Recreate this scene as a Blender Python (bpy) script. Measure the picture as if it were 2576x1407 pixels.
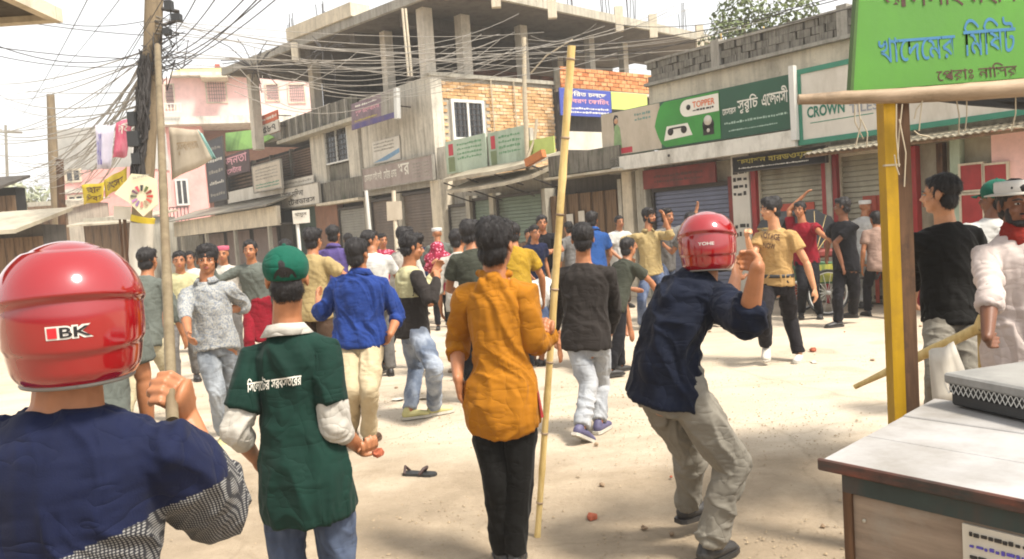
import bpy, bmesh, math, random
import numpy as np
from mathutils import Vector, Matrix
random.seed(7); rng = np.random.default_rng(7)
D2R = math.radians
scene = bpy.context.scene
for o in list(bpy.data.objects): bpy.data.objects.remove(o, do_unlink=True)
COL = scene.collection

# ------------------------------------------------------------------ camera, sky, sun, exposure
FPX = 2021.5; CX, CY = 1288.0, 703.5          # the photograph measured on a 2576 px wide copy
PIT, ROL = D2R(3.6), D2R(-3.8); CAMZ = 1.6
cam = bpy.data.cameras.new('camera'); camo = bpy.data.objects.new('camera', cam); COL.objects.link(camo)
cam.sensor_width = 36.0; cam.lens = 36.0 * FPX / 2576.0
cam.clip_start = 0.05; cam.clip_end = 2000
MW = Matrix.Rotation(math.pi / 2 - PIT, 4, 'X') @ Matrix.Rotation(ROL, 4, 'Z')
camo.matrix_world = Matrix.Translation((0, 0, CAMZ)) @ MW
scene.camera = camo
M3 = np.array(MW.to_3x3()); CAM = np.array([0, 0, CAMZ])

SUN_EL, SUN_AZ = D2R(58), D2R(128)            # azimuth from +Y towards +X : behind the camera, to the right
world = bpy.data.worlds.new('World'); scene.world = world; world.use_nodes = True
wn = world.node_tree.nodes; wl = world.node_tree.links
for n in list(wn): wn.remove(n)
sky = wn.new('ShaderNodeTexSky'); sky.sky_type = 'NISHITA'; sky.sun_disc = False
sky.sun_elevation = SUN_EL; sky.sun_rotation = SUN_AZ
sky.air_density = 1.6; sky.dust_density = 2.0; sky.ozone_density = 1.0
hsv = wn.new('ShaderNodeHueSaturation'); hsv.inputs['Saturation'].default_value = 0.06; hsv.inputs['Value'].default_value = 1.36
bg = wn.new('ShaderNodeBackground'); bg.inputs['Strength'].default_value = 0.12
wo = wn.new('ShaderNodeOutputWorld')
wl.new(sky.outputs[0], hsv.inputs['Color']); wl.new(hsv.outputs[0], bg.inputs['Color']); wl.new(bg.outputs[0], wo.inputs['Surface'])
sun = bpy.data.lights.new('sun', 'SUN'); sun.energy = 4.1; sun.angle = D2R(10); sun.color = (1.0, 0.92, 0.80)
suno = bpy.data.objects.new('sun', sun); COL.objects.link(suno)
sd = Vector((math.sin(SUN_AZ) * math.cos(SUN_EL), math.cos(SUN_AZ) * math.cos(SUN_EL), math.sin(SUN_EL)))
suno.rotation_euler = sd.to_track_quat('Z', 'Y').to_euler()
vs = scene.view_settings; vs.view_transform = 'Standard'; vs.look = 'None'; vs.exposure = 0.76; vs.gamma = 1.0
vs.use_curve_mapping = False
scene.render.engine = 'CYCLES'; scene.cycles.filter_width = 1.9
scene.cycles.max_bounces = 5; scene.cycles.diffuse_bounces = 3; scene.cycles.glossy_bounces = 2
scene.cycles.transmission_bounces = 2; scene.cycles.transparent_max_bounces = 8; scene.cycles.volume_bounces = 0
scene.cycles.caustics_reflective = False; scene.cycles.caustics_refractive = False

# ------------------------------------------------------------------ helpers
def ray(x, y):
    d = M3 @ np.array([(x - CX) / FPX, -(y - CY) / FPX, -1.0]); return d / d[1]
def P(x, y, Y): return CAM + ray(x, y) * Y
def G(x, y, z=0.0):
    d = ray(x, y); return CAM + d * ((z - CAMZ) / d[2])
def proj(p):
    q = M3.T @ (np.array(p) - CAM); return CX + FPX * q[0] / -q[2], CY - FPX * q[1] / -q[2]
def s2l(c):
    c = c / 255.0
    return c / 12.92 if c <= 0.04045 else ((c + 0.055) / 1.055) ** 2.4
def hx(h, k=1.0):
    h = h.lstrip('#'); return tuple(min(1, s2l(int(h[i:i + 2], 16)) * k) for i in (0, 2, 4))

def link(o, parent=None):
    COL.objects.link(o)
    if parent is not None: o.parent = parent
    return o
def tag(o, label=None, cat=None, group=None, kind=None):
    if label: o['label'] = label
    if cat: o['category'] = cat
    if group: o['group'] = group
    if kind: o['kind'] = kind
    return o
def thing(name, label, cat, loc=(0, 0, 0), rz=0.0, group=None):
    o = bpy.data.objects.new(name, None); o.empty_display_size = 0.2
    o.location = loc; o.rotation_euler = (0, 0, rz); link(o)
    o.matrix_world = Matrix.Translation(Vector(loc)) @ Matrix.Rotation(rz, 4, 'Z')
    return tag(o, label, cat, group)

class MB:
    """collects shapes; build() links them as one mesh object"""
    def __init__(s): s.v = []; s.f = []; s.m = []; s.sm = []
    def add(s, vs, fs, m=0, smooth=False):
        b = len(s.v); s.v.extend([tuple(map(float, v)) for v in vs])
        s.f.extend([tuple(b + i for i in f) for f in fs]); s.m.extend([m] * len(fs)); s.sm.extend([smooth] * len(fs)); return s
    def box(s, x0, x1, y0, y1, z0, z1, m=0):
        x0, x1 = sorted((x0, x1)); y0, y1 = sorted((y0, y1)); z0, z1 = sorted((z0, z1))
        v = [(x0, y0, z0), (x1, y0, z0), (x1, y1, z0), (x0, y1, z0), (x0, y0, z1), (x1, y0, z1), (x1, y1, z1), (x0, y1, z1)]
        return s.add(v, [(0, 3, 2, 1), (4, 5, 6, 7), (0, 1, 5, 4), (1, 2, 6, 5), (2, 3, 7, 6), (3, 0, 4, 7)], m)
    def hexa(s, q, m=0):
        return s.add(q, [(0, 3, 2, 1), (4, 5, 6, 7), (0, 1, 5, 4), (1, 2, 6, 5), (2, 3, 7, 6), (3, 0, 4, 7)], m)
    def prism(s, poly, z0, z1, m=0):
        n = len(poly); v = [(p[0], p[1], z0) for p in poly] + [(p[0], p[1], z1) for p in poly]
        f = [tuple(range(n))[::-1], tuple(range(n, 2 * n))] + [(i, (i + 1) % n, n + (i + 1) % n, n + i) for i in range(n)]
        return s.add(v, f, m)
    def plate(s, pts, nrm, th, m=0):
        nrm = np.array(nrm, float); n = len(pts); a = [np.array(p, float) for p in pts]
        v = a + [p + nrm * th for p in a]
        f = [tuple(range(n))[::-1], tuple(range(n, 2 * n))] + [(i, (i + 1) % n, n + (i + 1) % n, n + i) for i in range(n)]
        return s.add(v, f, m)
    def tube(s, pts, r, n=8, m=0, caps=True, flat=None):
        pts = [np.array(p, float) for p in pts]; k = len(pts)
        rr = r if hasattr(r, '__len__') else [r] * k
        ref = None; rings = []
        for i, p in enumerate(pts):
            t = pts[min(i + 1, k - 1)] - pts[max(i - 1, 0)]; t = t / (np.linalg.norm(t) + 1e-9)
            if ref is None:
                ref = np.array([1., 0, 0]) if abs(t[0]) < .8 else np.array([0, 1., 0])
            u = ref - t * (ref @ t); u /= np.linalg.norm(u) + 1e-9; w = np.cross(t, u); ref = u
            rings.append([p + (u * math.cos(a) + w * math.sin(a)) * rr[i] for a in [2 * math.pi * j / n for j in range(n)]])
        v = [q for g in rings for q in g]
        f = [(i * n + j, i * n + (j + 1) % n, (i + 1) * n + (j + 1) % n, (i + 1) * n + j) for i in range(k - 1) for j in range(n)]
        s.add(v, f, m, True)
        if caps: s.add(v[:n], [tuple(range(n))[::-1]], m); s.add(v[-n:], [tuple(range(n))], m)
        return s
    def lathe(s, prof, n=16, m=0, c=(0, 0, 0), ax='z', smooth=True):
        v = []
        for (r, h) in prof:
            for j in range(n):
                a = 2 * math.pi * j / n; x, y = r * math.cos(a), r * math.sin(a)
                p = (x, y, h) if ax == 'z' else ((h, x, y) if ax == 'x' else (x, h, y))
                v.append((p[0] + c[0], p[1] + c[1], p[2] + c[2]))
        k = len(prof)
        f = [(i * n + j, i * n + (j + 1) % n, (i + 1) * n + (j + 1) % n, (i + 1) * n + j) for i in range(k - 1) for j in range(n)]
        return s.add(v, f, m, smooth)
    def ell(s, c, r, n=12, k=8, m=0, R=None):
        v = []; c = np.array(c, float)
        for i in range(k + 1):
            th = math.pi * i / k
            for j in range(n):
                a = 2 * math.pi * j / n
                q = np.array([r[0] * math.sin(th) * math.cos(a), r[1] * math.sin(th) * math.sin(a), r[2] * math.cos(th)])
                if R is not None: q = R @ q
                v.append(c + q)
        f = [(i * n + j, i * n + (j + 1) % n, (i + 1) * n + (j + 1) % n, (i + 1) * n + j)[::-1] for i in range(k) for j in range(n)]
        return s.add(v, f, m, True)
    def build(s, name, mats, parent=None, origin=None, bevel=0, world_in=False):
        me = bpy.data.meshes.new(name)
        v = np.array(s.v, float)
        loc = None
        if parent is None and not world_in:
            lo, hi = v.min(0), v.max(0); loc = np.array([(lo[0] + hi[0]) / 2, (lo[1] + hi[1]) / 2, lo[2]]) if origin is None else np.array(origin, float)
            v = v - loc
        if world_in and parent is not None:
            W = np.array(parent.matrix_world.inverted()); v = v @ W[:3, :3].T + W[:3, 3]
        me.from_pydata(v.tolist(), [], s.f)
        for mt in (mats if isinstance(mats, (list, tuple)) else [mats]): me.materials.append(mt)
        me.polygons.foreach_set('material_index', s.m); me.polygons.foreach_set('use_smooth', s.sm)
        me.update()
        o = bpy.data.objects.new(name, me)
        if loc is not None: o.location = loc
        link(o, parent)
        if bevel:
            b = o.modifiers.new('b', 'BEVEL'); b.width = bevel; b.segments = 1; b.limit_method = 'ANGLE'
        return o

# ------------------------------------------------------------------ materials
MATS = {}
def newmat(name):
    m = bpy.data.materials.new(name); m.use_nodes = True; nt = m.node_tree
    return m, nt, nt.nodes, nt.links, nt.nodes['Principled BSDF']
def coords(n, l, scale=(1, 1, 1), obj=True):
    tc = n.new('ShaderNodeTexCoord'); mp = n.new('ShaderNodeMapping'); mp.inputs['Scale'].default_value = scale
    l.new(tc.outputs['Object'], mp.inputs['Vector']); return mp.outputs['Vector']
def geocoords(n, l, scale=(1, 1, 1)):
    g = n.new('ShaderNodeNewGeometry'); mp = n.new('ShaderNodeMapping'); mp.inputs['Scale'].default_value = scale
    l.new(g.outputs['Position'], mp.inputs['Vector']); return mp.outputs['Vector']
def noise(n, l, vec, scale, detail=6, rough=.6):
    t = n.new('ShaderNodeTexNoise'); t.inputs['Scale'].default_value = scale; t.inputs['Detail'].default_value = detail
    t.inputs['Roughness'].default_value = rough; l.new(vec, t.inputs['Vector']); return t.outputs['Fac']
def ramp(n, l, fac, stops):
    r = n.new('ShaderNodeValToRGB'); e = r.color_ramp.elements
    while len(e) > 1: e.remove(e[0])
    for i, (p, c) in enumerate(stops):
        el = e[0] if i == 0 else e.new(p)
        el.position = p; el.color = (*c, 1) if len(c) == 3 else c
    l.new(fac, r.inputs['Fac']); return r.outputs['Color']
def mix(n, l, fac, a, b, mode='MIX'):
    x = n.new('ShaderNodeMix'); x.data_type = 'RGBA'; x.blend_type = mode
    if isinstance(fac, (int, float)): x.inputs[0].default_value = fac
    else: l.new(fac, x.inputs[0])
    for sock, v in ((x.inputs[6], a), (x.inputs[7], b)):
        if isinstance(v, tuple): sock.default_value = (*v[:3], 1)
        else: l.new(v, sock)
    return x.outputs[2]
def bump(n, l, h, bsdf, st=.3, dist=.01):
    b = n.new('ShaderNodeBump'); b.inputs['Strength'].default_value = st; b.inputs['Distance'].default_value = dist
    l.new(h, b.inputs['Height']); l.new(b.outputs['Normal'], bsdf.inputs['Normal'])

def plain(name, col, rough=.6, var=.25, sc=6.0, bs=.15, bd=.004, metal=0, dirt=None, spec=.5, coat=0):
    """painted/printed surface with grain, blotches and wear"""
    if name in MATS: return MATS[name]
    m, nt, n, l, b = newmat(name); vec = geocoords(n, l)
    f = noise(n, l, vec, sc, 8, .65); d = tuple(c * (1 - var) for c in col); h = tuple(min(1, c * (1 + var * .7)) for c in col)
    c = ramp(n, l, f, [(.3, d), (.55, col), (.75, h)])
    if dirt:
        f2 = noise(n, l, geocoords(n, l, (1, 1, .35)), sc * .45, 8, .7)
        msk = ramp(n, l, f2, [(.48, (0, 0, 0)), (.72, (1, 1, 1))]); c = mix(n, l, msk, c, dirt)
    l.new(c, b.inputs['Base Color']); b.inputs['Roughness'].default_value = rough; b.inputs['Metallic'].default_value = metal
    b.inputs['Specular IOR Level'].default_value = spec
    if coat: b.inputs['Coat Weight'].default_value = coat; b.inputs['Coat Roughness'].default_value = .06
    if bs: bump(n, l, noise(n, l, vec, sc * 12, 5), b, bs, bd)
    MATS[name] = m; return m

def concrete(name, base, dark, streak=.6, sc=1.6, green=None):
    m, nt, n, l, b = newmat(name); vec = geocoords(n, l)
    f = noise(n, l, vec, sc, 10, .7); c = ramp(n, l, f, [(.28, tuple(x * .7 for x in base)), (.5, base), (.75, tuple(min(1, x * 1.2) for x in base))])
    st = noise(n, l, geocoords(n, l, (3.2, 3.2, .28)), sc * 1.6, 8, .7)
    msk = ramp(n, l, st, [(.46, (0, 0, 0)), (.66, (streak * .8,) * 3)]); c = mix(n, l, msk, c, dark)
    sp = noise(n, l, vec, sc * 9, 6, .7); c = mix(n, l, ramp(n, l, sp, [(.55, (0, 0, 0)), (.75, (.5,) * 3)]), c, dark)
    if green: c = mix(n, l, ramp(n, l, noise(n, l, vec, sc * .8, 5), [(.52, (0, 0, 0)), (.7, (.55,) * 3)]), c, green)
    l.new(c, b.inputs['Base Color']); b.inputs['Roughness'].default_value = .9; b.inputs['Specular IOR Level'].default_value = .2
    bump(n, l, noise(n, l, vec, sc * 18, 8, .7), b, .35, .012); MATS[name] = m; return m

def brickmat(name, stops, sc=1.0):
    m, nt, n, l, b = newmat(name)
    oi = n.new('ShaderNodeObjectInfo'); vec = geocoords(n, l)
    f = noise(n, l, geocoords(n, l, (1, 1, 3)), 4.5, 4, .6)
    ad = n.new('ShaderNodeMath'); ad.operation = 'ADD'; l.new(f, ad.inputs[0])
    mu = n.new('ShaderNodeMath'); mu.operation = 'MULTIPLY_ADD'; l.new(oi.outputs['Random'], mu.inputs[0]); mu.inputs[1].default_value = .5; mu.inputs[2].default_value = -.25
    l.new(mu.outputs[0], ad.inputs[1])
    c = ramp(n, l, ad.outputs[0], stops); l.new(c, b.inputs['Base Color']); b.inputs['Roughness'].default_value = .9; b.inputs['Specular IOR Level'].default_value = .15
    bump(n, l, noise(n, l, vec, 60, 5), b, .4, .006); MATS[name] = m; return m

def cloth(name, col, var=.18, rough=.85, pat=None, pc=None, ps=60, sheen=.03):
    m, nt, n, l, b = newmat(name); vec = coords(n, l)
    f = noise(n, l, vec, 7, 5, .6); c = ramp(n, l, f, [(.3, tuple(x * (1 - var) for x in col)), (.7, tuple(min(1, x * (1 + var)) for x in col))])
    if pat == 'check':
        w = None
        for ax in ('X', 'Z'):
            t = n.new('ShaderNodeTexWave'); t.bands_direction = ax; t.inputs['Scale'].default_value = ps; t.inputs['Distortion'].default_value = 1.0
            t.inputs['Detail'].default_value = 1; l.new(vec, t.inputs['Vector']); o_ = t.outputs['Fac']
            if w is None: w = o_
            else:
                mm = n.new('ShaderNodeMath'); mm.operation = 'MULTIPLY'; l.new(w, mm.inputs[0]); l.new(o_, mm.inputs[1]); w = mm.outputs[0]
        c = mix(n, l, ramp(n, l, w, [(.18, (1, 1, 1)), (.42, (0, 0, 0))]), c, pc)
    elif pat == 'stripe':
        t = n.new('ShaderNodeTexWave'); t.bands_direction = 'X'; t.inputs['Scale'].default_value = ps; t.inputs['Distortion'].default_value = .3
        l.new(vec, t.inputs['Vector']); c = mix(n, l, ramp(n, l, t.outputs['Fac'], [(.55, (0, 0, 0)), (.75, (1, 1, 1))]), c, pc)
    elif pat == 'speck':
        t = n.new('ShaderNodeTexVoronoi'); t.inputs['Scale'].default_value = ps; l.new(vec, t.inputs['Vector'])
        c = mix(n, l, ramp(n, l, t.outputs['Distance'], [(.22, (1, 1, 1)), (.4, (0, 0, 0))]), c, pc)
    elif pat == 'blotch':
        f3 = noise(n, l, vec, ps, 3, .5); c = mix(n, l, ramp(n, l, f3, [(.5, (0, 0, 0)), (.56, (1, 1, 1))]), c, pc)
    elif pat == 'fade':
        f3 = noise(n, l, coords(n, l, (1, 1, .4)), ps, 4, .6); c = mix(n, l, ramp(n, l, f3, [(.4, (0, 0, 0)), (.7, (.8, .8, .8))]), c, pc)
    l.new(c, b.inputs['Base Color']); b.inputs['Roughness'].default_value = rough; b.inputs['Specular IOR Level'].default_value = .2
    b.inputs['Sheen Weight'].default_value = sheen
    def ridge(vec_, sc_):
        f_ = noise(n, l, vec_, sc_, 2, .5); a_ = n.new('ShaderNodeMath'); a_.operation = 'MULTIPLY_ADD'; l.new(f_, a_.inputs[0]); a_.inputs[1].default_value = 2; a_.inputs[2].default_value = -1
        b2_ = n.new('ShaderNodeMath'); b2_.operation = 'ABSOLUTE'; l.new(a_.outputs[0], b2_.inputs[0]); c_ = n.new('ShaderNodeMath'); c_.operation = 'POWER'; l.new(b2_.outputs[0], c_.inputs[0]); c_.inputs[1].default_value = .6; return c_.outputs[0]
    tc_ = n.new('ShaderNodeTexCoord'); mp_ = n.new('ShaderNodeMapping'); mp_.inputs['Scale'].default_value = (1.5, 1.5, .8); mp_.inputs['Rotation'].default_value = (.5, .6, .3); l.new(tc_.outputs['Object'], mp_.inputs['Vector'])
    r1, r2 = ridge(mp_.outputs['Vector'], 4.5), ridge(coords(n, l, (.8, .8, 1.9)), 7)
    am = n.new('ShaderNodeMath'); am.operation = 'MULTIPLY_ADD'; l.new(r2, am.inputs[0]); am.inputs[1].default_value = .6; l.new(r1, am.inputs[2]); fa = am.outputs[0]; fb = noise(n, l, vec, 260, 2)
    ad = n.new('ShaderNodeMath'); ad.operation = 'MULTIPLY_ADD'; l.new(fb, ad.inputs[0]); ad.inputs[1].default_value = .05; l.new(fa, ad.inputs[2])
    bump(n, l, ad.outputs[0], b, .7, .016); MATS[name] = m; return m

def skinmat(name, col):
    m, nt, n, l, b = newmat(name); vec = coords(n, l)
    f = noise(n, l, vec, 14, 6, .6); c = ramp(n, l, f, [(.3, tuple(x * .8 for x in col)), (.7, tuple(min(1, x * 1.15) for x in col))])
    l.new(c, b.inputs['Base Color']); b.inputs['Roughness'].default_value = .48; b.inputs['Specular IOR Level'].default_value = .45
    b.inputs['Subsurface Weight'].default_value = .0
    bump(n, l, noise(n, l, vec, 180, 3), b, .15, .002); MATS[name] = m; return m

def wood(name, a, c2, grain=(1, 14, 14), sc=1.5, rough=.7, dirt=None):
    m, nt, n, l, b = newmat(name); vec = coords(n, l, grain)
    f = noise(n, l, vec, sc, 9, .65); c = ramp(n, l, f, [(.3, a), (.5, tuple((x + y) / 2 for x, y in zip(a, c2))), (.68, c2)])
    if dirt: c = mix(n, l, ramp(n, l, noise(n, l, coords(n, l), 3.5, 8, .7), [(.5, (0, 0, 0)), (.68, (.8,) * 3)]), c, dirt)
    l.new(c, b.inputs['Base Color']); b.inputs['Roughness'].default_value = rough; b.inputs['Specular IOR Level'].default_value = .25
    bump(n, l, f, b, .3, .006); MATS[name] = m; return m

# ------------------------------------------------------------------ a facade: local X to the right along it, Y into the wall, Z up
class Fac:
    def __init__(s, o, phi):
        s.o = np.array([o[0], o[1], 0.0]); s.phi = D2R(phi)
        s.r = np.array([math.cos(s.phi), math.sin(s.phi), 0]); s.n = np.array([-s.r[1], s.r[0], 0])
    def uz(s, x, y, v=0.0):                       # v: depth behind the line (negative = towards the street)
        d = ray(x, y); o = s.o + s.n * v; p = CAM + d * (((o - CAM) @ s.n) / (d @ s.n)); return float((p - s.o) @ s.r), float(p[2])
    def u(s, x, y=600, v=0.0): return s.uz(x, y, v)[0]
    def rect(s, TL, TR, BR, BL, v=0.0):
        a, b, c, d = [s.uz(*q, v) for q in (TL, TR, BR, BL)]
        return (a[0] + d[0]) / 2, (b[0] + c[0]) / 2, (c[1] + d[1]) / 2, (a[1] + b[1]) / 2
    def w(s, u, v, z): p = s.o + s.r * u + s.n * v; return (float(p[0]), float(p[1]), float(z))
    def thing(s, name, label, cat, u, v=0.0, z=0.0, group=None): return thing(name, label, cat, s.w(u, v, z), s.phi, group)

PREV = '\u09bf\u09c7\u09c8'
def bn(s):
    """Bengali letters in the order they are written, vowel signs that stand left of their consonant first"""
    s = s.replace('\u09cb', '\u09c7\u09be'); out = []
    for ch in s:
        if ch in PREV and out:
            k = len(out) - 1
            while k > 0 and (out[k] == '\u09cd' or out[k - 1] == '\u09cd' or out[k] == '\u09bc'): k -= 1
            out.insert(k, ch)
        else: out.append(ch)
    return ''.join(out).replace('\u09cd', '')
def text(body, mat, parent, u0, u1, z0, z1, v, th=.006, name='lettering', fit=True, shear=0, bold=.014):
    """flat lettering standing th proud of the face at local y = v (reads from the -y side)"""
    c = bpy.data.curves.new('t', 'FONT'); c.body = bn(body); c.size = 1; c.extrude = 0; c.offset = bold; c.resolution_u = 3
    t = bpy.data.objects.new('t', c); tmp.collection.objects.link(t); tmp.view_layers[0].update()
    me = bpy.data.meshes.new_from_object(t.evaluated_get(tmp.view_layers[0].depsgraph)); bpy.data.objects.remove(t); bpy.data.curves.remove(c)
    a = np.empty(len(me.vertices) * 3); me.vertices.foreach_get('co', a); a = a.reshape(-1, 3)
    par_ = list(range(len(a)))                         # overlapping letters get a hair of depth between them
    def root_(i):
        while par_[i] != i: par_[i] = par_[par_[i]]; i = par_[i]
        return i
    for e_ in me.edges: par_[root_(e_.vertices[0])] = root_(e_.vertices[1])
    ids = {}; isl = np.array([ids.setdefault(root_(i), len(ids)) % 4 for i in range(len(a))]) * .0006
    lo, hi = a.min(0), a.max(0); sx = (u1 - u0) / (hi[0] - lo[0]); sz = (z1 - z0) / (hi[1] - lo[1])
    out = np.empty_like(a); out[:, 0] = u0 + (a[:, 0] - lo[0]) * sx; out[:, 1] = v - th - isl; out[:, 2] = z0 + (a[:, 1] - lo[1]) * sz + shear * (out[:, 0] - u0)
    me.vertices.foreach_set('co', out.ravel()); me.materials.clear(); me.materials.append(mat); me.update(); me.name = name
    o = bpy.data.objects.new(name, me); link(o, parent); return o
tmp = bpy.data.scenes.new('tmp')
BOXM = {}
def unit_box(mat, bev=.06):
    """a unit box centred on its origin, edges softened, shared by alike pieces"""
    k = (mat.name, bev)
    if k not in BOXM:
        bm = bmesh.new(); bmesh.ops.create_cube(bm, size=1.0)
        me = bpy.data.meshes.new('piece'); bm.to_mesh(me); bm.free(); me.materials.append(mat); BOXM[k] = me
    return BOXM[k]
def piece(name, mat, parent, c, size, rot=(0, 0, 0), bev=.06):
    o = bpy.data.objects.new(name, unit_box(mat, bev)); o.location = c; o.scale = size; o.rotation_euler = rot
    link(o, parent); return o
# ------------------------------------------------------------------ people
def unit(v): v = np.array(v, float); return v / (np.linalg.norm(v) + 1e-9)
def _h(i, j, k, sd): 
    x = np.sin(i * 127.1 + j * 311.7 + k * 74.7 + sd * 13.7) * 43758.5453; return x - np.floor(x)
def vnoise(p, sd=0.0):
    i = np.floor(p); f = p - i; f = f * f * (3 - 2 * f); r = 0
    for a in (0, 1):
        for b in (0, 1):
            for c in (0, 1):
                w = (f[:, 0] if a else 1 - f[:, 0]) * (f[:, 1] if b else 1 - f[:, 1]) * (f[:, 2] if c else 1 - f[:, 2])
                r = r + w * _h(i[:, 0] + a, i[:, 1] + b, i[:, 2] + c, sd)
    return r

def loft(mb, pts, A, B, right, n=14, cap='round'):
    """closed tube through pts, elliptical rings (A along `right`, B across); round or flat ends"""
    pts = [np.array(p, float) for p in pts]; k = len(pts); rights = right if isinstance(right, list) else [right] * k
    P2, A2, B2, R2 = list(pts), list(A), list(B), [np.array(r, float) for r in rights]
    if cap == 'round':
        for end in (0, 1):
            i, j = (0, 1) if end == 0 else (-1, -2)
            t = unit(pts[i] - pts[j]); r = (A[i] + B[i]) / 2
            for fr, off in ((.8, .55), (.35, .92)):
                q = pts[i] + t * r * off
                if end == 0: P2.insert(0, q); A2.insert(0, A[i] * fr); B2.insert(0, B[i] * fr); R2.insert(0, R2[0])
                else: P2.append(q); A2.append(A[i] * fr); B2.append(B[i] * fr); R2.append(R2[-1])
    v = []; K = len(P2)
    for i in range(K):
        t = unit(P2[min(i + 1, K - 1)] - P2[max(i - 1, 0)]); u = R2[i] - t * (R2[i] @ t)
        if np.linalg.norm(u) < 1e-3: u = np.cross(t, (0.3, .2, .9))
        u = unit(u); w = np.cross(t, u)
        for j in range(n):
            a = 2 * math.pi * j / n; v.append(P2[i] + u * A2[i] * math.cos(a) + w * B2[i] * math.sin(a))
    f = [(i * n + j, i * n + (j + 1) % n, (i + 1) * n + (j + 1) % n, (i + 1) * n + j) for i in range(K - 1) for j in range(n)]
    f.append(tuple(range(n))[::-1]); f.append(tuple((K - 1) * n + j for j in range(n)))
    mb.add(v, f, 0, True)

def remesh(mb, vox, smooth=6, sf=.5):
    me = bpy.data.meshes.new('m'); me.from_pydata(mb.v, [], mb.f); me.update()
    o = bpy.data.objects.new('m', me); tmp.collection.objects.link(o)
    r = o.modifiers.new('r', 'REMESH'); r.mode = 'VOXEL'; r.voxel_size = vox; r.use_smooth_shade = True
    if smooth: s = o.modifiers.new('s', 'SMOOTH'); s.iterations = smooth; s.factor = sf
    tmp.view_layers[0].update(); dg = tmp.view_layers[0].depsgraph
    out = bpy.data.meshes.new_from_object(o.evaluated_get(dg)); bpy.data.objects.remove(o); bpy.data.meshes.remove(me); return out

def getco(me):
    a = np.empty(len(me.vertices) * 3); me.vertices.foreach_get('co', a); return a.reshape(-1, 3)
def getno(me):
    a = np.empty(len(me.vertices) * 3, dtype=np.float32); me.vertices.foreach_get('normal', a); return a.reshape(-1, 3).astype(float)
def folds(me, amp, fr, sd, axis=(0, 0, 1), tilt=.6):
    co = getco(me); no = getno(me); ax = unit(axis); al = co @ ax
    q = co * fr; warp = vnoise(co * fr * .7, sd + 3) - .5
    dv = np.stack([q[:, 0] * 1.0, q[:, 1] * 1.0, (al * fr * .45 + tilt * (co[:, 0] + co[:, 1]) * fr)], 1) + warp[:, None] * 1.6
    n1 = 1 - np.abs(vnoise(dv, sd) * 2 - 1); n2 = 1 - np.abs(vnoise(dv * np.array([1.2, 1.2, 2.6]) + 9, sd + 1) * 2 - 1)
    d = np.maximum((n1 ** 2 - .3) * amp + (n2 ** 2.5 - .2) * amp * .6, -.25 * amp)
    me.vertices.foreach_set('co', (co + no * d[:, None]).ravel()); me.update()

def put(name, me, mats, parent, sm=True):
    """links a mesh given in world space under parent"""
    W = Matrix(parent.matrix_world.inverted()); me.transform(W); me.materials.clear()
    for m in (mats if isinstance(mats, (list, tuple)) else [mats]): me.materials.append(m)
    if sm: me.polygons.foreach_set('use_smooth', [True] * len(me.polygons))
    me.name = name; me.update(); o = bpy.data.objects.new(name, me); return link(o, parent)

SK = {}
def setup_skin():
    SK['mid'] = skinmat('skin_mid', hx('#a06a48')); SK['dark'] = skinmat('skin_dark', hx('#6e4630')); SK['light'] = skinmat('skin_light', hx('#b98460'))
    SK['hair'] = hairm = newhair('hair_black', (.012, .010, .010)); SK['brownhair'] = newhair('hair_brown', (.03, .018, .012))
    SK['eye'] = plain('eye_white', (.42, .40, .37), .3, .05, bs=0); SK['iris'] = plain('eye_iris', (.01, .007, .005), .1, .05, bs=0)
    SK['lip'] = plain('lips', hx('#8a4a3c'), .45, .1, bs=0); SK['cord'] = plain('cord', (.3, .28, .25), .8)
def newhair(name, col):
    m, nt, n, l, b = newmat(name); vec = coords(n, l, (30, 30, 5)); f = noise(n, l, vec, 6, 6, .7)
    c = ramp(n, l, f, [(.3, tuple(x * .5 for x in col)), (.7, tuple(x * 2.2 for x in col))]); l.new(c, b.inputs['Base Color'])
    b.inputs['Roughness'].default_value = .42; b.inputs['Specular IOR Level'].default_value = .35; bump(n, l, f, b, .9, .008); return m

TOR = [(-.12, .085, .085, 0), (-.03, .15, .108, -.012), (.1, .158, .11, -.008), (.28, .142, .098, 0), (.42, .132, .092, .004), (.62, .15, .105, .004), (.78, .165, .108, 0), (.88, .138, .086, -.004), (.96, .088, .068, -.004), (1.02, .056, .058, 0)]
SHT = [(-.24, .184, .150, -.012), (-.1, .184, .148, -.012), (.06, .176, .134, -.008), (.25, .166, .124, 0), (.42, .156, .117, .004), (.62, .166, .122, .004), (.78, .172, .118, 0), (.87, .160, .104, -.004), (.94, .118, .086, -.004), (1.0, .074, .068, 0)]

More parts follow.
